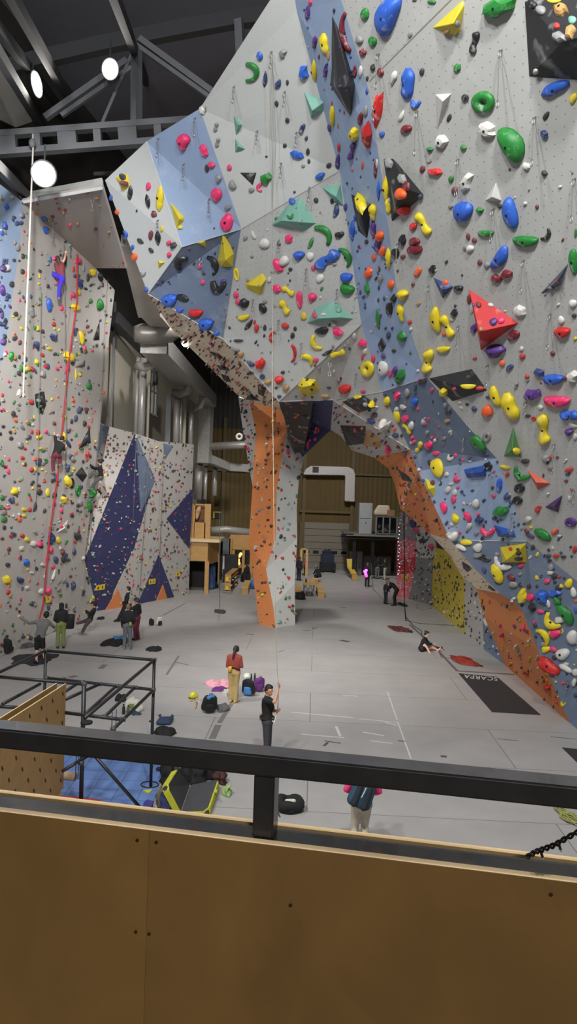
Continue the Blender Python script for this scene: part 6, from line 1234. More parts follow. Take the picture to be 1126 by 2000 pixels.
# ------------------------------------------------------------------ sponsored black mats
M_bm = mat('black_mat', (50, 50, 53), .75, noise_amt=.12, scale=4)
def sponsor(A, B, C_, D, label, text):
    a, b_, c_, d_ = A, B, C_, D
    o = MB().prism([(q.x, q.y, .003) for q in (a, b_, c_, d_)], (0, 0, .018)).build('sponsor_mat', M_bm, loc=((a.x + c_.x) / 2, (a.y + c_.y) / 2, 0)); tag(o, label, 'mat')
    if text:
        cu = bpy.data.curves.new('txt', 'FONT'); cu.body = 'SCARPA'; cu.size = .30; cu.align_x = 'CENTER'; cu.extrude = .0; cu.space_character = 1.08
        t = bpy.data.objects.new('txt', cu); COL.objects.link(t); dg = bpy.context.evaluated_depsgraph_get()
        me = bpy.data.meshes.new_from_object(t.evaluated_get(dg)); bpy.data.objects.remove(t); me.name = 'lettering'
        w_ = max(v_.co.x for v_ in me.vertices) - min(v_.co.x for v_ in me.vertices)
        ed = (b_ - a); L_ = ed.length; k = L_ * .86 / w_; ang = math.atan2(ed.y, ed.x) + math.pi
        ctr = a.lerp(b_, .56) + (d_ - a).normalized() * .12
        M_ = Matrix.Rotation(ang, 3, 'Z')
        o0 = o.location
        for v_ in me.vertices:
            q = M_ @ Vector((v_.co.x * k, v_.co.y * 2.5, 0)); v_.co = Vector((ctr.x + q.x - o0.x, ctr.y + q.y - o0.y, .0225))
        bm = bmesh.new(); bm.from_mesh(me); r_ = bmesh.ops.solidify(bm, geom=bm.faces[:], thickness=.002); bm.to_mesh(me); bm.free()
        me.materials.clear(); me.materials.append(mat('print_white', (206, 204, 200), .6)); t = bpy.data.objects.new('lettering', me); COL.objects.link(t); t.parent = o
A, B, C_, D = F(895, 1316), F(970, 1323), F(1055, 1397), F(960, 1391)
sponsor(A, B, C_, D, 'black mat with white SCARPA lettering by the orange arch foot', True)
sh = F(1097, 1461) - A
sponsor(A + sh, B + sh, C_ + sh, D + sh, 'second black mat cut off by the picture edge near the railing', False)

# tape and chalk lines on the mats
M_tg = mat('tape_grey', (118, 117, 116), .6); M_tw = mat('tape_white', (206, 205, 202), .6); M_td = mat('tape_dark', (84, 84, 84), .6)
TP = [(325, 1318, 349, 1281, .10, 'g', 'long grey tape strip slanting behind the ponytailed person'), (341, 1293, 368, 1299, .05, 'd', 'thin dark tape crossing the long grey strip'), (414, 1443, 426, 1416, .22, 'g', 'broad grey tape patch near the railing left of belayer'), (428, 1412, 452, 1374, .16, 'g', 'pale grey tape running to tan shoes'),
      (568, 1391, 690, 1402, .05, 'w', 'long thin white line crossing mats beside the belayer'), (700, 1404, 775, 1411, .04, 'w', 'faint white line continuing towards slanted line'), (756, 1351, 775, 1406, .04, 'w', 'slanted white line, upper half on the mats'), (776, 1410, 802, 1482, .05, 'w', 'slanted white line, lower half reaching the railing'),
      (588, 1434, 672, 1441, .06, 'w', 'white chalk bar below the long thin line'), (656, 1419, 664, 1438, .10, 'w', 'short upright white mark on chalk bar'), (633, 1447, 665, 1452, .06, 'd', 'dark grey tape scrap under chalk bar'), (632, 1457, 640, 1450, .08, 'd', 'little dark scrap at the end of tape'),
      (708, 1430, 750, 1437, .07, 'w', 'ragged white mark pointing at slanted line'), (722, 1447, 766, 1452, .05, 'w', 'white dashes under the ragged mark'), (753, 1411, 774, 1417, .07, 'w', 'hooked white mark crossing at the slanted line'), (667, 1357, 698, 1360, .04, 'w', 'faint white letter-like mark far up the mats'),
      (776, 1447, 792, 1448, .07, 'd', 'dark tape tab on slanted line'), (970, 1443, 1012, 1447, .07, 'g', 'grey tape dash on mats near black mats'), (1074, 1439, 1126, 1444, .04, 'd', 'thin dark seam tape beside the blue wall foot'), (196, 1306, 205, 1298, .25, 'g', 'grey tape patch beyond the training frame'), (136, 1323, 150, 1320, .3, 'g', 'square grey patch by the back upright'),
      (480, 1238, 496, 1240, .10, 'd', 'dark tape scrap left of pillar foot'), (592, 1232, 606, 1231, .15, 'g', 'grey tape scrap right of pillar foot'), (610, 1228, 620, 1226, .12, 'd', 'dark scrap beside grey scrap by pillar'), (665, 1250, 680, 1254, .28, 'd', 'grey square patch on mats beyond white lines'), (540, 1274, 556, 1270, .06, 'g', 'faint tape mark below pillar foot'), (258, 1195, 300, 1160, .06, 'd', 'dark seam leading to far navy triangle') ,
      (318, 1202, 362, 1178, .06, 'd', 'dark seam past the black-and-white rucksack'), (664, 1186, 676, 1187, .14, 'd', 'dark dash on far mats below the bench'), (860, 1477, 872, 1478, .16, 'd', 'dark crumb of tape near the railing')]
for k, (x0, y0, x1, y1, w_, c, lb) in enumerate(TP):
    a, b_ = F(x0, y0), F(x1, y1)
    o = MB().bar(a + Vector((0, 0, .003)), b_ + Vector((0, 0, .003)), w_ * .8, .004).build('tape_strip', {'g': M_tg, 'w': M_tw, 'd': M_td}[c]); tag(o, lb, 'tape', 'tape strips and chalk marks on the mats')
for k, (pts, w_) in enumerate((([(800, 1221), (846, 1262), (892, 1311), (1004, 1318)], .12),)):
    bb = MB()
    for (x0, y0), (x1, y1) in zip(pts, pts[1:]): bb.bar(F(x0, y0) + Vector((0, 0, .012)), F(x1, y1) + Vector((0, 0, .012)), w_ * .7, .02)
    struct(bb.build('trim_30', mat('mat_edge', (98, 96, 95), .7)))

# ------------------------------------------------------------------ bags, clothes and shoes on the mats
def heap(name, x, y, wpx, hgt, dpth, m, label, cat, seed=0, rz=0., parts=None):
    """crumpled soft thing: a low mound with folds"""
    c = F(x, y); k = depth_of(c) / FPX; w_ = wpx * k / 2; n = 34; rings = 10; rr = random.Random(seed); bb = MB(); vs = []; fs = []; M_ = Matrix.Rotation(rz, 3, 'Z')
    for i in range(rings + 1):
        t = i / rings
        for q in range(n):
            a = 2 * math.pi * q / n; f = 1 + .5 * noise.noise(Vector((math.cos(a) * 1.9 + seed, math.sin(a) * 1.9, seed * .7)))
            r_ = math.cos(t * math.pi / 2) ** .7 * f; p = Vector((math.cos(a) * w_ * r_, math.sin(a) * dpth / 2 * r_, 0))
            z = hgt * math.sin(t * math.pi / 2) * (1 + .6 * noise.noise(Vector((p.x * 6 + seed, p.y * 6, 3))) + .25 * noise.noise(Vector((p.x * 15, p.y * 15 + seed, 7)))) 
            p.x += .08 * noise.noise(Vector((p.x * 9, z * 9 + seed, 1))); p.y += .08 * noise.noise(Vector((p.y * 9, z * 9, seed + 5)))
            vs.append(c + M_ @ p + Vector((0, 0, max(0, z) + .002)))
    for i in range(rings):
        for q in range(n): fs.append((i * n + q, i * n + (q + 1) % n, (i + 1) * n + (q + 1) % n, (i + 1) * n + q))
    fs += [tuple(reversed(range(n))), tuple(range(rings * n, (rings + 1) * n))]
    o = bb.add(vs, fs).build(name, m, smooth=True); tag(o, label, cat); return o
def rucksack(x, y, s, m, m2, label, rz=0., lie=0., name='rucksack', top=None):
    c = F(x, y); r_ = root(name, c, label=label, cat='rucksack'); M_ = Matrix.Rotation(rz, 3, 'Z') @ Matrix.Rotation(lie, 3, 'X')
    def W(a, b_, d): return c + M_ @ Vector((a * s, b_ * s, d * s)) + Vector((0, 0, .12 * s * math.sin(abs(lie))))
    bm = bmesh.new(); hull(bm, [(W(-.13, 0, .13), .11 * s), (W(.13, 0, .13), .11 * s), (W(-.11, .02, .42), .09 * s), (W(.11, .02, .42), .09 * s), (W(0, 0, .5), .07 * s)]); sk_ = fuse(bm, 'sack', m, r_, .018)
    bm = bmesh.new(); hull(bm, [(W(-.08, -.12, .12), .06 * s), (W(.08, -.12, .12), .06 * s), (W(-.07, -.10, .28), .05 * s), (W(.07, -.10, .28), .05 * s)]); fuse(bm, 'front_pocket', m2, r_, .015)
    for e in (-1, 1): MB().tube([W(e * .07, .09, .48), W(e * .10, .17, .38), W(e * .12, .17, .2), W(e * .14, .1, .06)], .022 * s, 6).build('shoulder_strap', m2, r_, smooth=True)
    MB().tube([W(-.04, .02, .55), W(-.03, .02, .61), W(.03, .02, .61), W(.04, .02, .55)], .012 * s, 6).build('handle', m2, sk_, smooth=True)
    if top:
        bm = bmesh.new(); hull(bm, [(W(-.06, -.02, .5), .06 * s), (W(.07, .02, .52), .06 * s)]); fuse(bm, 'stuffed_cloth', top, r_, .015)
    return r_
def bottle(x, y, h_, m, label, rad=.035):
    c = F(x, y); r_ = root('water_bottle', c, label=label, cat='bottle')
    MB().lathe([(rad * .9, 0), (rad, .01), (rad, h_ * .7), (rad * .5, h_ * .84), (rad * .5, h_ * .9)], c, 14).build('bottle_body', m, r_, smooth=True); MB().lathe([(rad * .6, h_ * .88), (rad * .6, h_), (rad * .3, h_ * 1.02)], c, 12).build('cap', M_black, r_)
def shoe(x, y, ang, m, label, s=1.0, sole=M_white):
    c = F(x, y); r_ = root('shoe', c, label=label, cat='shoe'); M_ = Matrix.Rotation(R(ang), 3, 'Z')
    def W(a, b_, d): return c + M_ @ Vector((a * s, b_ * s, d * s))
    bm = bmesh.new(); hull(bm, [(W(0, -.09, .05), .035 * s), (W(0, .1, .04), .034 * s), (W(0, .0, .055), .036 * s)]); hull(bm, [(W(0, -.1, .09), .032 * s), (W(0, -.09, .05), .034 * s), (W(0, -.03, .07), .034 * s)]); fuse(bm, 'upper', m, r_, .01, 2)
    bm = bmesh.new(); hull(bm, [(W(0, -.10, .014), .034 * s), (W(0, .11, .012), .032 * s), (W(.01, .06, .014), .04 * s)]); 
    for v_ in bm.verts: v_.co.z = min(max(v_.co.z, .002), .026)
    fuse(bm, 'sole', sole, r_, .008, 1)
B_blk = cl('bag_black', (26, 26, 28), 8); B_blu = cl('bag_blue', (64, 124, 186), 8); B_pur = cl('bag_purple', (96, 44, 108), 8); B_wht = cl('bag_white', (198, 196, 180), 8); B_den = cl('bag_denim', (46, 62, 88), 8); B_pnk = cl('cloth_pink', (214, 152, 164), 8); B_gry = cl('bag_grey', (92, 90, 90), 8); B_oliv = cl('bag_olive', (92, 88, 72), 8)
rucksack(407, 1391, 1.0, B_blk, B_blk, 'black rucksack with blue cloth inside, left of the ponytailed person', .3, .5, top=B_blu)
heap('chalk_pot', 434, 1388, 22, .2, .3, B_gry, 'small grey bag touching the black rucksack with blue cloth', 'bag', 3)
heap('jacket', 430, 1338, 52, .14, .7, B_pnk, 'pale pink jacket crumpled on the mats behind the ponytailed person', 'jacket', 4)
heap('jacket', 428, 1348, 34, .10, .35, B_pur, 'plum sweater lying below the pink jacket', 'sweater', 5)
for k, (x, y, a) in enumerate(((439, 1358, 30), (444, 1352, 60), (459, 1360, -30))): shoe(x, y, a, B_wht if k < 2 else B_blk, ['white trainer lying nearest the black rucksack', 'white trainer leaning behind its pair', 'dark trainer right behind the tan shoes'][k], 1.1)
rucksack(486, 1358, .95, B_blk, B_blu, 'black rucksack with blue pocket right of the ponytailed person', -.3, .35)
rucksack(503, 1350, .85, B_pur, B_pur, 'purple rucksack next to blue one behind the belayer', .5, .4)
o = MB().ball(F(482, 1330) + Vector((0, 0, .16)), (.13, .15, .11), 14, 10).build('helmet', mat('helmet_white', (206, 206, 190), .4), smooth=True); tag(o, 'white helmet behind the blue and purple rucksacks', 'helmet')
bottle(490, 1330, .24, S_blk, 'dark bottle standing behind the rucksacks, nearer white helmet'); bottle(497, 1331, .27, S_blk, 'taller dark bottle standing behind the purple rucksack')
hm = root('helmet', F(377, 1366), label='lime yellow helmet on the mats beside a pair of pale shoes', cat='helmet')
bm = bmesh.new(); c = F(377, 1366); hull(bm, [(c + Vector((-.03, 0, .11)), .105), (c + Vector((.03, .03, .11)), .105), (c + Vector((0, 0, .15)), .09)]); fuse(bm, 'shell', mat('helmet_lime', (196, 196, 40), .35), hm, .012)
MB().tube([c + Vector((math.cos(a) * .135, math.sin(a) * .13 + .01, .05)) for a in [2 * math.pi * i / 16 for i in range(16)]], .012, 6, closed=True).build('rim', S_blk, hm, smooth=True)
shoe(375, 1372, -40, cl('shoe_cream', (190, 160, 140)), 'pale shoe under the lime helmet, farther of its pair'); shoe(387, 1369, 40, cl('shoe_cream', (190, 160, 140)), 'pale shoe pointing at the black rucksack')
o = MB().tube([F(381, 1384) + Vector((0, 0, .03)), F(384, 1374) + Vector((0, 0, .03))], .025, 8).build('brush', M_ply, smooth=True); tag(o, 'wooden brush lying between pale shoes and rucksack', 'brush')
tb = root('tote_bag', F(320, 1414), label='dark blue bag with two handles lying above the railing', cat='bag')
c = F(320, 1414); bm = bmesh.new(); hull(bm, [(c + Vector((-.14, -.1, .06)), .06), (c + Vector((.14, -.06, .06)), .06), (c + Vector((-.12, .22, .08)), .05), (c + Vector((.17, .26, .08)), .05), (c + Vector((0, .06, .12)), .06)]); fuse(bm, 'sack', B_den, tb, .016)
for e in (-1, 1): MB().tube([c + Vector((e * .14, .25, .1)), c + Vector((e * .16, .34, .14)), c + Vector((e * .2, .32, .1))], .03, 6).build('handle', B_den, tb, smooth=True)
heap('jacket', 322, 1434, 44, .16, .4, B_blk, 'black jacket bunched up just above the railing beside clear bottle', 'jacket', 8)
bottle(292, 1430, .3, mat('clear_plastic', (170, 176, 180), .15), 'clear plastic bottle beside the frame upright', .04)
wb = heap('bag', 258, 1388, 34, .34, .42, B_wht, 'white cloth bag with green print seen through the monkey bars', 'bag', 9)
MB().box(Vector(wb.location) + Vector((0, -.2, .2)), (.14, .02, .1)).build('print', mat('print_green', (120, 140, 70), .7), wb)
bottle(241, 1395, .28, S_blk, 'black bottle left of the white cloth bag', .04); bottle(250, 1394, .24, B_gry, 'grey bottle touching the white cloth bag', .04)
heap('jacket', 236, 1368, 24, .18, .3, B_blk, 'small black bundle behind the white cloth bag', 'bundle', 10); heap('jacket', 263, 1396, 20, .1, .2, B_den, 'dark blue cap in front of the white cloth bag', 'cap', 11)
heap('jacket', 222, 1256, 44, .14, 1.3, B_blk, 'black jacket spread beside the person in grey jeans', 'jacket', 12); heap('jacket', 232, 1252, 30, .17, .8, B_blu, 'blue jacket lying on the black one', 'jacket', 13)
heap('jacket', 300, 1270, 30, .14, .55, B_blk, 'black jacket alone on the mats beyond the training frame', 'jacket', 14)
rucksack(310, 1222, .75, B_wht, B_blk, 'white and black rucksack open on the mats near far orange triangle', .6, .3); rucksack(296, 1222, .6, B_blk, B_blk, 'black rucksack leaning on the white and black one', -.5, .2)
heap('jacket', 66, 1288, 80, .08, 1.7, cl('bag_coal', (44, 46, 54), 8), 'dark jacket spread flat behind the person in shorts', 'jacket', 16); heap('jacket', 52, 1262, 34, .08, .9, cl('bag_slate', (76, 78, 84), 8), 'grey flattened jacket at the foot of climbers wall', 'jacket', 17)
rucksack(12, 1277, 1.05, B_blk, B_blk, 'black rucksack at the foot of the climbers wall near picture edge', .2, .25)
bk_ = root('rope_bucket', F(135, 1227), label='black rope bucket beside the person in green trousers', cat='bucket'); c = F(135, 1227)
MB().lathe([(.20, 0), (.23, .42), (.25, .6), (.21, .6), (.19, .1)], c, 18).build('bucket', B_blk, bk_, smooth=True)
heap('shoe_pair', 196, 1209, 12, .1, .5, B_blk, 'pair of dark shoes left between the leaning people', 'shoes', 18)
shoe(858, 1268, 60, B_blk, 'black shoe held out by the sitting person'); shoe(852, 1272, 110, B_blk, 'black shoe on mats beside the sitting foot')
# crash pad and the pile around it
cp = root('crash_pad', F(351, 1590), label='open charcoal bouldering pad with lime border below the railing', cat='crash pad')
h0, h1 = F(352, 1590) + Vector((0, 0, .03)), F(372, 1535) + Vector((0, 0, .03)); a, b_ = P(347, 1501, 15.0), P(325, 1536, 14.2); c_, d_ = J(405, 1586, .14), J(427, 1521, .22)
M_pad = cl('pad_charcoal', (66, 66, 70), 6); M_lime = cl('pad_lime', (186, 188, 52), 6)
for q in ((h0, b_, a, h1), (h0, c_, d_, h1)):
    n = (q[1] - q[0]).cross(q[3] - q[0]).normalized(); n = n if n.dot(EYEP - q[0]) > 0 else -n
    MB().prism(q, -n * .10).build('foam_half', M_pad, cp, bevel=.02); fh = COL.objects[-1]
    mid = [p - n * .05 for p in q]; bb = MB()
    pth = [mid[0], mid[0].lerp(mid[1], .85), mid[1].lerp(mid[2], .12), mid[1].lerp(mid[2], .9)]
    for u, w_ in zip(pth, pth[1:]): bb.bar(u, w_, .035, .125, n)
    bb.build('border', M_lime, fh, bevel=.008)
MB().box(J(421, 1545, .25), (.05, .1, .02)).build('buckle', M_lime, cp)
heap('jacket', 385, 1520, 62, .42, .8, B_blk, 'big heap of black clothes lying across the bouldering pad', 'clothes', 21)
heap('jacket', 428, 1528, 26, .3, .4, cl('bag_brown', (70, 40, 38), 8), 'dark red and grey jacket slipping off the pad', 'jacket', 22)
heap('helmet_bag', 443, 1552, 18, .2, .3, cl('bag_lime', (150, 176, 110), 8), 'pale green bag with black strap beside the pad', 'bag', 23)
heap('jacket', 318, 1568, 26, .3, .5, B_oliv, 'olive jacket piled left of the bouldering pad', 'jacket', 24); heap('jacket', 325, 1585, 30, .35, .4, cl('bag_navy', (44, 52, 92), 8), 'navy bag squeezed between pad and railing', 'bag', 25)
heap('jacket', 288, 1580, 18, .16, .25, cl('hat_blue', (64, 62, 140), 8), 'blue woollen hat on the corner of tile mat', 'hat', 26); heap('jacket', 326, 1525, 26, .5, .5, B_blk, 'black bag standing behind the upright pad half', 'bag', 27)
heap('jacket', 340, 1508, 18, .55, .3, B_gry, 'grey jacket draped on the top of upright pad half', 'jacket', 28)
o = MB().tube([F(292 + 17 * math.cos(t), 1535 + 6 * math.sin(t)) + Vector((0, 0, .03)) for t in [2 * math.pi * i / 20 for i in range(20)]], .012, 6, closed=True).build('resistance_band', M_rubber, smooth=True); tag(o, 'black rubber band around the frame foot on blue tiles', 'band')
o = MB().lathe([(.02, 0), (.09, 0), (.1, .02), (.09, .04), (.02, .04)], F(313, 1506) + Vector((0, 0, .03)), 18).build('weight_plate', M_rubber); tag(o, 'small black weight plate on the blue tiles', 'weight plate')
o = MB().prism([F(279, 1547), F(298, 1545), F(290, 1553)], (0, 0, .04)).build('sponge', M_lime); tag(o, 'little yellow cloth beside the rubber band on blue tiles', 'cloth')
# round rope bag
rbag = root('rope_bag', F(565, 1590), label='round black rope bag with pale cloth inside, below the railing post', cat='rope bag'); c = F(565, 1582)
MB().tube([c + Vector((math.cos(t) * .21, math.sin(t) * .21, .15 + .025 * math.sin(3 * t))) for t in [2 * math.pi * i / 20 for i in range(20)]], [.09 + .014 * math.sin(5 * i) for i in range(20)], 10, closed=True).build('rim', B_blk, rbag, smooth=True)
MB().lathe([(.24, .02), (.27, .14), (.18, .16), (.02, .1)], c, 18).build('bag_bottom', B_blk, rbag, smooth=True)
bm = bmesh.new(); hull(bm, [(c + Vector((-.06, 0, .17)), .05), (c + Vector((.08, .02, .17)), .05), (c + Vector((0, -.05, .16)), .05)]); fuse(bm, 'cloth', B_wht, rbag, .014)
for e in (-1, 0): MB().tube([c + Vector((-.2 + e * .05, -.2, .15)), c + Vector((-.22 + e * .05, -.28, .04)), c + Vector((-.18 + e * .06, -.36, .015))], .01, 5).build('strap', B_blk, rbag)

# ------------------------------------------------------------------ yellow route cards
M_card = mat('card_yellow', (222, 190, 50), .6); M_ink = mat('card_ink', (40, 36, 26), .7)
def card(x, y, w_, h_, label):
    hh = wall_hit(x, y); p, n, _ = hh; k = depth_of(p) / FPX; up = (Vector((0, 0, 1)) - n * n.z).normalized(); sd = n.cross(up).normalized(); sd = sd if sd.dot(CR) > 0 else -sd
    lo = p + n * .06; st = min(2.2, 1 / max(.3, abs(sd.dot(CR))))
    r_ = root('route_card', lo, label=label, cat='route card', group='yellow route cards on the walls')
    a_, b_ = w_ * k / 2 * st, h_ * k / 2
    MB().prism([lo - sd * a_ - up * b_, lo + sd * a_ - up * b_, lo + sd * a_ + up * b_, lo - sd * a_ + up * b_], n * .01).build('card', M_card, r_); cd = COL.objects[-1]
    MB().prism([lo + n * .012 - sd * a_ * .25 - up * b_ * .55, lo + n * .012 + sd * a_ * .3 - up * b_ * .55, lo + n * .012 + sd * a_ * .1 + up * b_ * .5, lo + n * .012 - sd * a_ * .2 + up * b_ * .5], n * .003).build('printed_mark', M_ink, cd)
for x, y, w_, h_, lb in ((190, 1147, 7, 11, 'yellow route card at the foot of navy diamond, first of pair'), (198, 1146, 7, 11, 'yellow route card at the foot of navy diamond, second of pair'), (292, 1136, 5, 10, 'yellow route card on the navy triangle, first of pair'), (298, 1135, 5, 10, 'yellow route card on the navy triangle, second of pair'),
                         (345, 1121, 6, 9, 'single yellow route card on the grey faceted wall'), (91, 1171, 10, 12, 'yellow route card low on climbers wall near the red rope'), (788, 1125, 4, 7, 'yellow route card on the rose panel'), (795, 1128, 4, 6, 'second yellow route card on the rose panel')):
    card(x, y, w_, h_, lb)

# ------------------------------------------------------------------ far end of the hall: booth, racks, benches, mezzanine
def BX(x0, y0, x1, y1, Y, dep): 
    a, b_ = HY(x0, y0, Y), HY(x1, y1, Y); return ((a.x + b_.x) / 2, Y + dep / 2, (a.z + b_.z) / 2), (abs(b_.x - a.x), dep, abs(a.z - b_.z))
def boxp(parent, name, m, *a, bevel=0.): c, s_ = BX(*a); return MB().box(c, s_).build(name, m, parent, bevel=bevel)
bo = root('wooden_booth', F(388, 1160), label='plywood reception booth with hatch window beside the faceted wall', cat='booth')
boxp(bo, 'front_panel', M_ply, 369, 1060, 405, 1096, 44.8, .08); boxp(bo, 'counter_top', M_plyedge, 368, 1052, 430, 1060, 44.6, 3.0); boxp(bo, 'corner_post', M_ply, 400, 1096, 406, 1161, 44.8, .3)
boxp(bo, 'corner_post', M_ply, 423, 1060, 426, 1152, 47.6, .2)
c0, c1 = HY(405, 1058, 44.8), HY(426, 1058, 47.4); z0 = HY(405, 1101, 44.8).z
MB().prism([(c0.x, c0.y, c0.z), (c1.x, c1.y, c0.z), (c1.x, c1.y, z0 - .1), (c0.x, c0.y, z0 - .1)], (-.06, .02, 0)).build('side_panel', wood_mat('ply_dark', (172, 128, 70), (1, 9, 9), .12), bo)
for x0, y0, x1, y1 in ((371, 984, 379, 1052), (400, 984, 410, 1052), (379, 984, 400, 987), (379, 1020, 400, 1052)): boxp(bo, 'hatch_wall', M_ply, x0, y0, x1, y1, 45.2, .1)
boxp(bo, 'hatch_recess', mat('recess_brown', (112, 74, 48), .7), 378, 985, 401, 1021, 46.2, .1)
bm = bmesh.new(); q = HY(386, 1000, 45.8); hull(bm, [(q, .18), (q + Vector((.1, 0, .3)), .12), (q + Vector((-.05, 0, -.4)), .1)]); fuse(bm, 'rock_display', mat('rock_tan', (206, 166, 120), .8, bump=.5, scale=4, noise_amt=.3), bo, .06)
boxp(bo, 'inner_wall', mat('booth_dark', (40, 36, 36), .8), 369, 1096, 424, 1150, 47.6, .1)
boxp(bo, 'booth_floor', mat('booth_floor_blue', (60, 88, 130), .7), 370, 1150, 402, 1162, 44.9, 2.0) if False else None
for k, (x, y, w_, hh, m, lb) in enumerate(((415, 1143, 20, 1.0, cl('bagred', (150, 40, 46), 6), 'red bags piled in the booth opening'), (413, 1148, 24, .5, B_blk, 'black bags on the floor under the booth'), (410, 1150, 16, 1.5, cl('bagblu', (60, 86, 130), 6), 'blue jackets hanging in the booth opening'))): heap('bag_pile', x, y, w_, hh, .8, m, lb, 'bags', 40 + k)
rk = root('shoe_rack', F(450, 1153), label='low wooden shoe rack with yellow cards near the booth', cat='shoe rack')
boxp(rk, 'end_panel', M_ply, 439, 1124, 450, 1153, 45.6, .1)
e0, e1 = HY(450, 1153, 45.6), HY(464, 1149, 49.5); zt = HY(450, 1124, 45.6).z
MB().prism([(e0.x - .38, e0.y, zt), (e0.x, e0.y, zt), (e1.x, e1.y, zt), (e1.x - .38, e1.y, zt)], (0, 0, .05)).build('top_board', M_ply, rk)
for i in range(4):
    z = .05 + i * zt / 4; MB().prism([(e0.x - .38, e0.y, z), (e0.x, e0.y, z), (e1.x, e1.y, z), (e1.x - .38, e1.y, z)], (0, 0, .03)).build('shelf', M_ply, rk)
boxp(rk, 'yellow_sign', M_card, 440.5, 1127, 446, 1135, 45.52, .03); boxp(rk, 'yellow_sign', M_card, 440, 1145, 446, 1152, 45.52, .03)
rs2 = random.Random(5)
for i in range(3):
    for q in range(6):
        t = (q + .5) / 6; p = Vector((e0.x + (e1.x - e0.x) * t, e0.y + (e1.y - e0.y) * t, .05 + i * zt / 4 + .03)); bb = MB(); bb.ball(p + Vector((-.08, 0, .07)), (.15, .09, .07), 8, 6)
        o = bb.build('shoe', [S_blk, B_wht, cl('shoered', (120, 50, 50)), S_gry][rs2.randrange(4)], smooth=True); tag(o, 'rental climbing shoe standing on the low wooden rack', 'shoe', 'rental shoes on the low rack')
o = boxp(None, 'step_platform', S_gry, 434, 1155, 452, 1158, 45.3, .6); tag(o, 'thin grey scale platform in front of the shoe rack', 'platform')
def bench(x0, x1, y, label, Y, dep, h_=.45, m=M_ply):
    a, b_ = HY(x0, y, Y), HY(x1, y, Y); r_ = root('bench', ((a.x + b_.x) / 2, Y, 0), label=label, cat='bench', group='plywood benches')
    MB().box(((a.x + b_.x) / 2, Y + dep / 2, h_ - .03), (b_.x - a.x, dep, .06)).build('seat', wood_mat('bench_top', (206, 170, 112), (1, 9, 9), .1), r_)
    for yy in (Y + .03, Y + dep - .03): MB().box(((a.x + b_.x) / 2, yy, (h_ - .06) / 2), (b_.x - a.x - .02, .05, h_ - .06)).build('end_board', m, r_)
    for e in (a.x + .03, b_.x - .03): MB().box((e, Y + dep / 2, h_ * .6), (.04, dep - .06, .2)).build('side_rail', m, r_)
bench(471, 484, 1160, 'plywood bench between shoe rack and pillar', F(471, 1160).y, 3.4)
bench(620, 633, 1168, 'plywood bench right of the picnic table', F(620, 1168).y, 3.0); bench(576, 588, 1168, 'plywood bench left of the picnic table', F(580, 1168).y, 3.0); bench(608, 621, 1146, 'plywood bench behind the picnic table', 50.5, .7)
pt = root('picnic_table', F(605, 1163), label='square plywood table with crossed metal legs on the far mats', cat='table')
ty = F(600, 1166).y; a, b_ = HY(592, 1166, ty), HY(615, 1166, ty)
MB().box(((a.x + b_.x) / 2, ty + 1.2, .75), (b_.x - a.x, 2.4, .05)).build('table_top', MATS['bench_top'], pt)
for xx in (a.x + .05, b_.x - .05):
    for yy in (ty + .1, ty + 2.3): MB().box((xx, yy, .36), (.05, .05, .73)).build('leg', S_gry, pt)
for yy in (ty + .1, ty + 2.3):
    for k in (0, 1): MB().bar((a.x + .05, yy, .1 if k else .7), ((a.x + b_.x) / 2, yy, .7 if k else .1), .03, .03).build('cross_brace', S_gry, pt); MB().bar(((a.x + b_.x) / 2, yy, .1 if k else .7), (b_.x - .05, yy, .7 if k else .1), .03, .03).build('cross_brace', S_gry, pt)
o = MB().lathe([(.05, .776), (.05, .95), (.03, 1.0)], ((a.x + b_.x) / 2 - .2, ty + 1, 0), 10).build('bottle', S_blk); tag(o, 'dark bottle on the square plywood table', 'bottle')
heap('bag_pile', 586, 1170, 22, .4, .9, B_blk, 'black bags heaped beside the plywood table', 'bags', 51)
o = MB().ball(F(496, 1150) + Vector((0, 0, .3)), .3, 16, 12).build('exercise_ball', mat('ball_blue', (70, 120, 190), .4), smooth=True); tag(o, 'blue exercise ball beside the pillar edge and bench', 'ball')
cb2 = root('cabinet', HY(448, 1150, 50.4), label='tall black cabinet behind the shoe rack', cat='cabinet'); cb2.location.z = 0; MW[cb2.name] = Matrix.Translation(cb2.location)
boxp(cb2, 'body', S_blk, 436, 1084, 462, 1146, 50.4, .9); boxp(cb2, 'bright_edge', M_white, 435, 1086, 437.5, 1112, 50.3, .06); boxp(cb2, 'door', M_black, 440, 1088, 460, 1140, 50.36, .05)
nb = root('notice_board', HY(441, 1100, 52.0), label='grey notice board beside the booth counter', cat='notice board'); boxp(nb, 'board', mat('board_grey', (92, 98, 100), .7), 432, 1051, 449, 1084, 52, .08); boxp(nb, 'frame', M_ply, 448, 1048, 450, 1140, 52, .1); boxp(nb, 'frame', S_blk, 430, 1056, 432.5, 1140, 52, .1)
ct = root('shop_counter', HY(468, 1135, 53.0), label='plywood fascia counter with glowing lights behind the pillar', cat='counter')
boxp(ct, 'fascia', M_ply, 450, 1044, 490, 1074, 53, .15)
for x in (453, 473, 488): boxp(ct, 'post', M_ply, x, 1074, x + 3, 1134, 53, .15)
boxp(ct, 'shelf', M_ply, 455, 1104, 490, 1110, 53.1, .8); boxp(ct, 'back_wall', mat('counter_dark', (44, 38, 36), .8), 450, 1074, 490, 1134, 55, .1)
M_warm = mat('warm_bulb', (255, 200, 130), .4, emit=((255, 180, 100), 6))
for x, y in ((462, 1090), (467, 1086), (465, 1094), (470, 1082), (466, 1100)): MB().ball(HY(x, y, 53.6), .12, 8, 6).build('bulb', M_warm, ct)
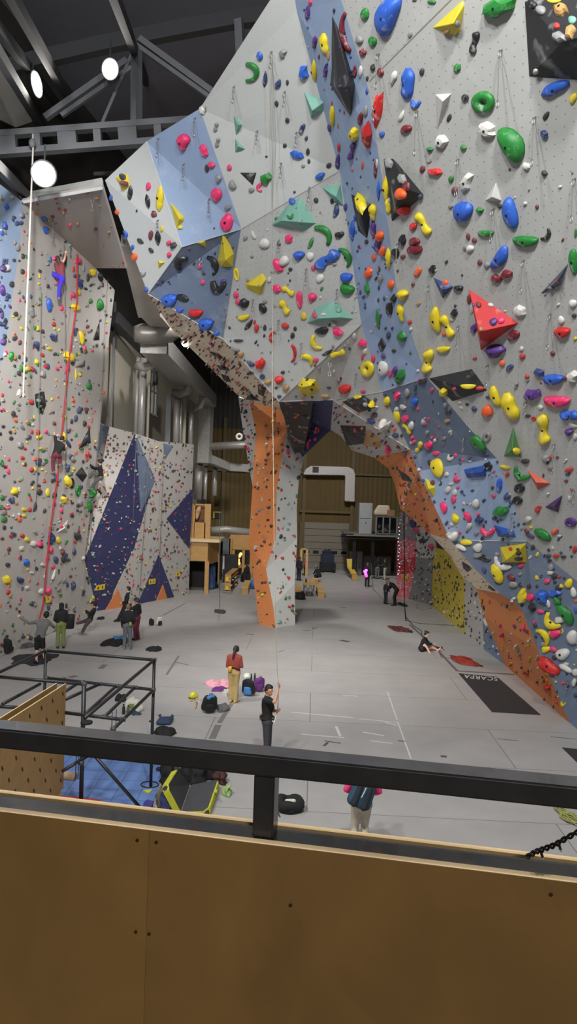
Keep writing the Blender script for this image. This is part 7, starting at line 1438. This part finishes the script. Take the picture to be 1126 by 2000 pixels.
for k, (x, y, w_) in enumerate(((478, 1125, 16), (482, 1100, 14))): heap('bag_pile', x, 1136, w_, .6 + k * .3, .6, B_blk, ['dark bags under the counter shelf', 'dark coats hanging behind counter post'][k], 'bags', 60 + k)
o = MB().tube([HY(412, 1036, 56), HY(440, 1034, 56.3), HY(490, 1040, 57)], .28, 12).build('duct_pipe', M_galv, smooth=True); tag(o, 'round duct pipe running above the plywood fascia counter', 'pipe')
sg = root('sign_frame', HY(426, 1003, 61.9), label='small yellow framed sign on the dark far wall above booth', cat='sign')
for x0, y0, x1, y1 in ((416, 999, 435, 1001.5), (416, 1001, 418.5, 1012), (432.5, 1001, 435, 1012)): boxp(sg, 'border', M_card, x0, y0, x1, y1, 61.9, .2)
boxp(sg, 'face', S_blk, 418, 1001, 433, 1012, 61.95, .2)
o = MB().tube([P(467 + 5 * math.cos(t), 853 + 5 * math.sin(t), 36.5) for t in [2 * math.pi * i / 16 for i in range(16)]], .06, 8, closed=True).build('white_ring', M_white, smooth=True); tag(o, 'white ring hanging beside the narrow white pillar face', 'ring')
# machine at the roller door
mc = root('covered_machine', HY(640, 1112, 59.5), label='dark blue machine parked before the roller door', cat='machine')
M_mb = mat('machine_blue', (34, 40, 66), .6, noise_amt=.2)
boxp(mc, 'body', M_mb, 627, 1080, 652, 1104, 59.5, 1.2, bevel=.15); boxp(mc, 'base', S_blk, 625, 1100, 655, 1117, 59.3, 1.5, bevel=.05); boxp(mc, 'hood', M_mb, 632, 1074, 648, 1082, 59.7, .8, bevel=.1)
for x in (629, 651): MB().tube([HY(x, 1113, 59.2) + Vector((-.12, 0, .0)), HY(x, 1113, 59.2) + Vector((.12, 0, 0))], .25, 12).build('wheel', M_rubber, mc)
MB().tube([HY(638, 1075, 60), HY(639, 1068, 60)], .06, 8).build('pipe', S_gry, mc)
# mezzanine with cabinets
mz = root('mezzanine', HY(725, 1115, 57), label='dark steel mezzanine carrying cabinets next to the roller door', cat='mezzanine')
boxp(mz, 'deck', mat('deck_edge', (120, 118, 112), .6), 676, 1044, 790, 1050, 55.5, 6); boxp(mz, 'beam', M_black, 671, 1050, 790, 1056, 55.6, .3)
for x in (689, 725, 772): boxp(mz, 'post', M_black, x, 1054, x + 4, 1122, 55.8, .2)
boxp(mz, 'rail', M_black, 667, 1042, 690, 1045, 55.5, .1)
def cab(x0, y0, x1, y1, Y, dep, m, label, door=True, name='cabinet'):
    c, s_ = BX(x0, y0, x1, y1, Y, dep); r_ = root(name, (c[0], c[1], c[2] - s_[2] / 2), label=label, cat=name.replace('_', ' ')); boxp(r_, 'body', m, x0, y0, x1, y1, Y, dep)
    if door:
        xm = (x0 + x1) / 2; boxp(r_, 'door', m, x0 + 1, y0 + 1.5, x1 - 1, (y0 + y1) / 2 - .5, Y - .06, .05); dd_ = boxp(r_, 'door', m, x0 + 1, (y0 + y1) / 2 + .5, x1 - 1, y1 - 1, Y - .06, .05); boxp(dd_, 'handle', S_blk, xm, (y0 + y1) / 2 + 6, xm + 1, (y0 + y1) / 2 + 10, Y - .1, .05)
    return r_
cab(702, 982, 725, 1044, 57, 1.5, mat('cab_white', (150, 152, 156), .5), 'tall pale cabinet standing on the mezzanine')
cg = root('storage_cage', HY(754, 1044, 56.5), label='grey wire storage cage on mezzanine under a white sack', cat='cage'); M_cg = mat('cage_grey', (108, 110, 114), .6)
for x0, y0, x1, y1 in ((733, 1008, 776, 1011), (733, 1041, 776, 1044), (733, 1010, 735, 1042), (747, 1010, 748.5, 1042), (760, 1010, 761.5, 1042), (774, 1010, 776, 1042)): boxp(cg, 'bar', M_cg, x0, y0, x1, y1, 56.5, .1)
boxp(cg, 'back', mat('cage_back', (74, 76, 80), .7), 734, 1010, 775, 1043, 58, .1)
for x in (740, 760): MB().ball(HY(x, 1030, 57), .25, 12, 8).build('stored_ball', S_blk, cg, smooth=True)
sk = HY(745, 1008, 57); bm = bmesh.new(); hull(bm, [(sk + Vector((-.4, 0, .25)), .25), (sk + Vector((.45, 0, .25)), .25), (sk + Vector((-.2, 0, .65)), .22), (sk + Vector((.4, 0, .65)), .22)]); rsk = root('sack', sk, label='big white sack on top of the storage cage', cat='sack'); fuse(bm, 'sack_body', mat('sack_white', (190, 178, 158), .8, bump=.4), rsk, .05)
o = boxp(None, 'cardboard_box', wood_mat('carton', (140, 104, 76), (1, 1, 1), .1), 756, 996, 770, 1008, 56.6, .6); tag(o, 'brown cardboard box beside the white sack on the cage', 'box')
cab(684, 1077, 694, 1123, 58, .6, mat('cab_steel', (132, 130, 128), .4, .3), 'slim steel locker below mezzanine, next to the yellow chair'); cab(697, 1077, 706, 1123, 58, .6, mat('cab_steel', (132, 130, 128)), 'second slim steel locker below the mezzanine')
cab(709, 1085, 733, 1121.8, 58.5, .8, mat('cab_dim', (110, 108, 106), .6), 'wide grey cupboard in the dark under mezzanine'); cab(738, 1086, 762, 1122.5, 58.5, .8, mat('cab_dim', (110, 108, 106)), 'second grey cupboard deeper under the mezzanine')
yc = root('lounge_chair', F(690, 1134), label='yellow folded lounge chair on the far mats by the lockers', cat='chair'); yy = F(690, 1134).y; M_yc = mat('chair_yellow', (206, 176, 66), .6)
a, b_ = HY(687, 1134, yy), HY(698, 1134, yy)
MB().box(((a.x + b_.x) / 2, yy + .4, .22), (b_.x - a.x, .8, .44)).build('seat', M_ply, yc, bevel=.03); MB().bar(((a.x + b_.x) / 2, yy + .7, .4), ((a.x + b_.x) / 2 - .2, yy + 2.2, .75), b_.x - a.x, .1).build('slope', M_yc, yc); MB().bar(((a.x + b_.x) / 2 - .2, yy + 2.2, .7), ((a.x + b_.x) / 2 - .25, yy + 2.5, 1.35), b_.x - a.x, .12).build('backrest', M_yc, yc)
df = root('hall_doorway', HY(595, 1120, 56), label='pale wooden door frame half hidden by the pillar', cat='doorway')
for x0, y0, x1, y1 in ((588, 1071, 600, 1074), (597, 1073, 600, 1128), (586, 1073, 588.5, 1128)): boxp(df, 'frame_bar', MATS['bench_top'], x0, y0, x1, y1, 56, .15)
# purple party light next to the person in black
M_led = mat('led_purple', (220, 90, 255), .4, emit=((230, 70, 255), 14)); M_led2 = mat('led_pink', (255, 80, 160), .4, emit=((255, 50, 150), 10))
ll = root('led_light', P(713, 1146, 49.5), label='glowing purple and pink lights held beside the person in black', cat='light')
for k, (x, y) in enumerate(((714.5, 1114), (713, 1118), (714, 1122), (715, 1125), (712, 1116))): MB().ball(HY(x, y, 49.8), .10, 8, 6).build('led', M_led if k != 3 else M_led2, ll)
MB().tube([HY(714.5, 1112, 49.85), HY(714, 1126, 49.85), HY(717, 1122, 49.95)], .03, 6).build('holder', S_blk, ll)
fl_ = root('fairy_lights', P(779, 1060, 45), label='string of tiny white fairy lights on the edge of red panels', cat='lights')
q = [HY(778 + 1.5 * math.sin(i * 1.3), 1030 + i * 7, 45.2) for i in range(14)]
MB().tube(q, .02, 5).build('wire', S_blk, fl_)
M_fl = mat('fairy_bulb', (240, 235, 255), .4, emit=((235, 225, 255), 5))
for p in q: MB().ball(p + Vector((0, -.05, 0)), .03, 6, 4).build('bulb', M_fl, fl_)
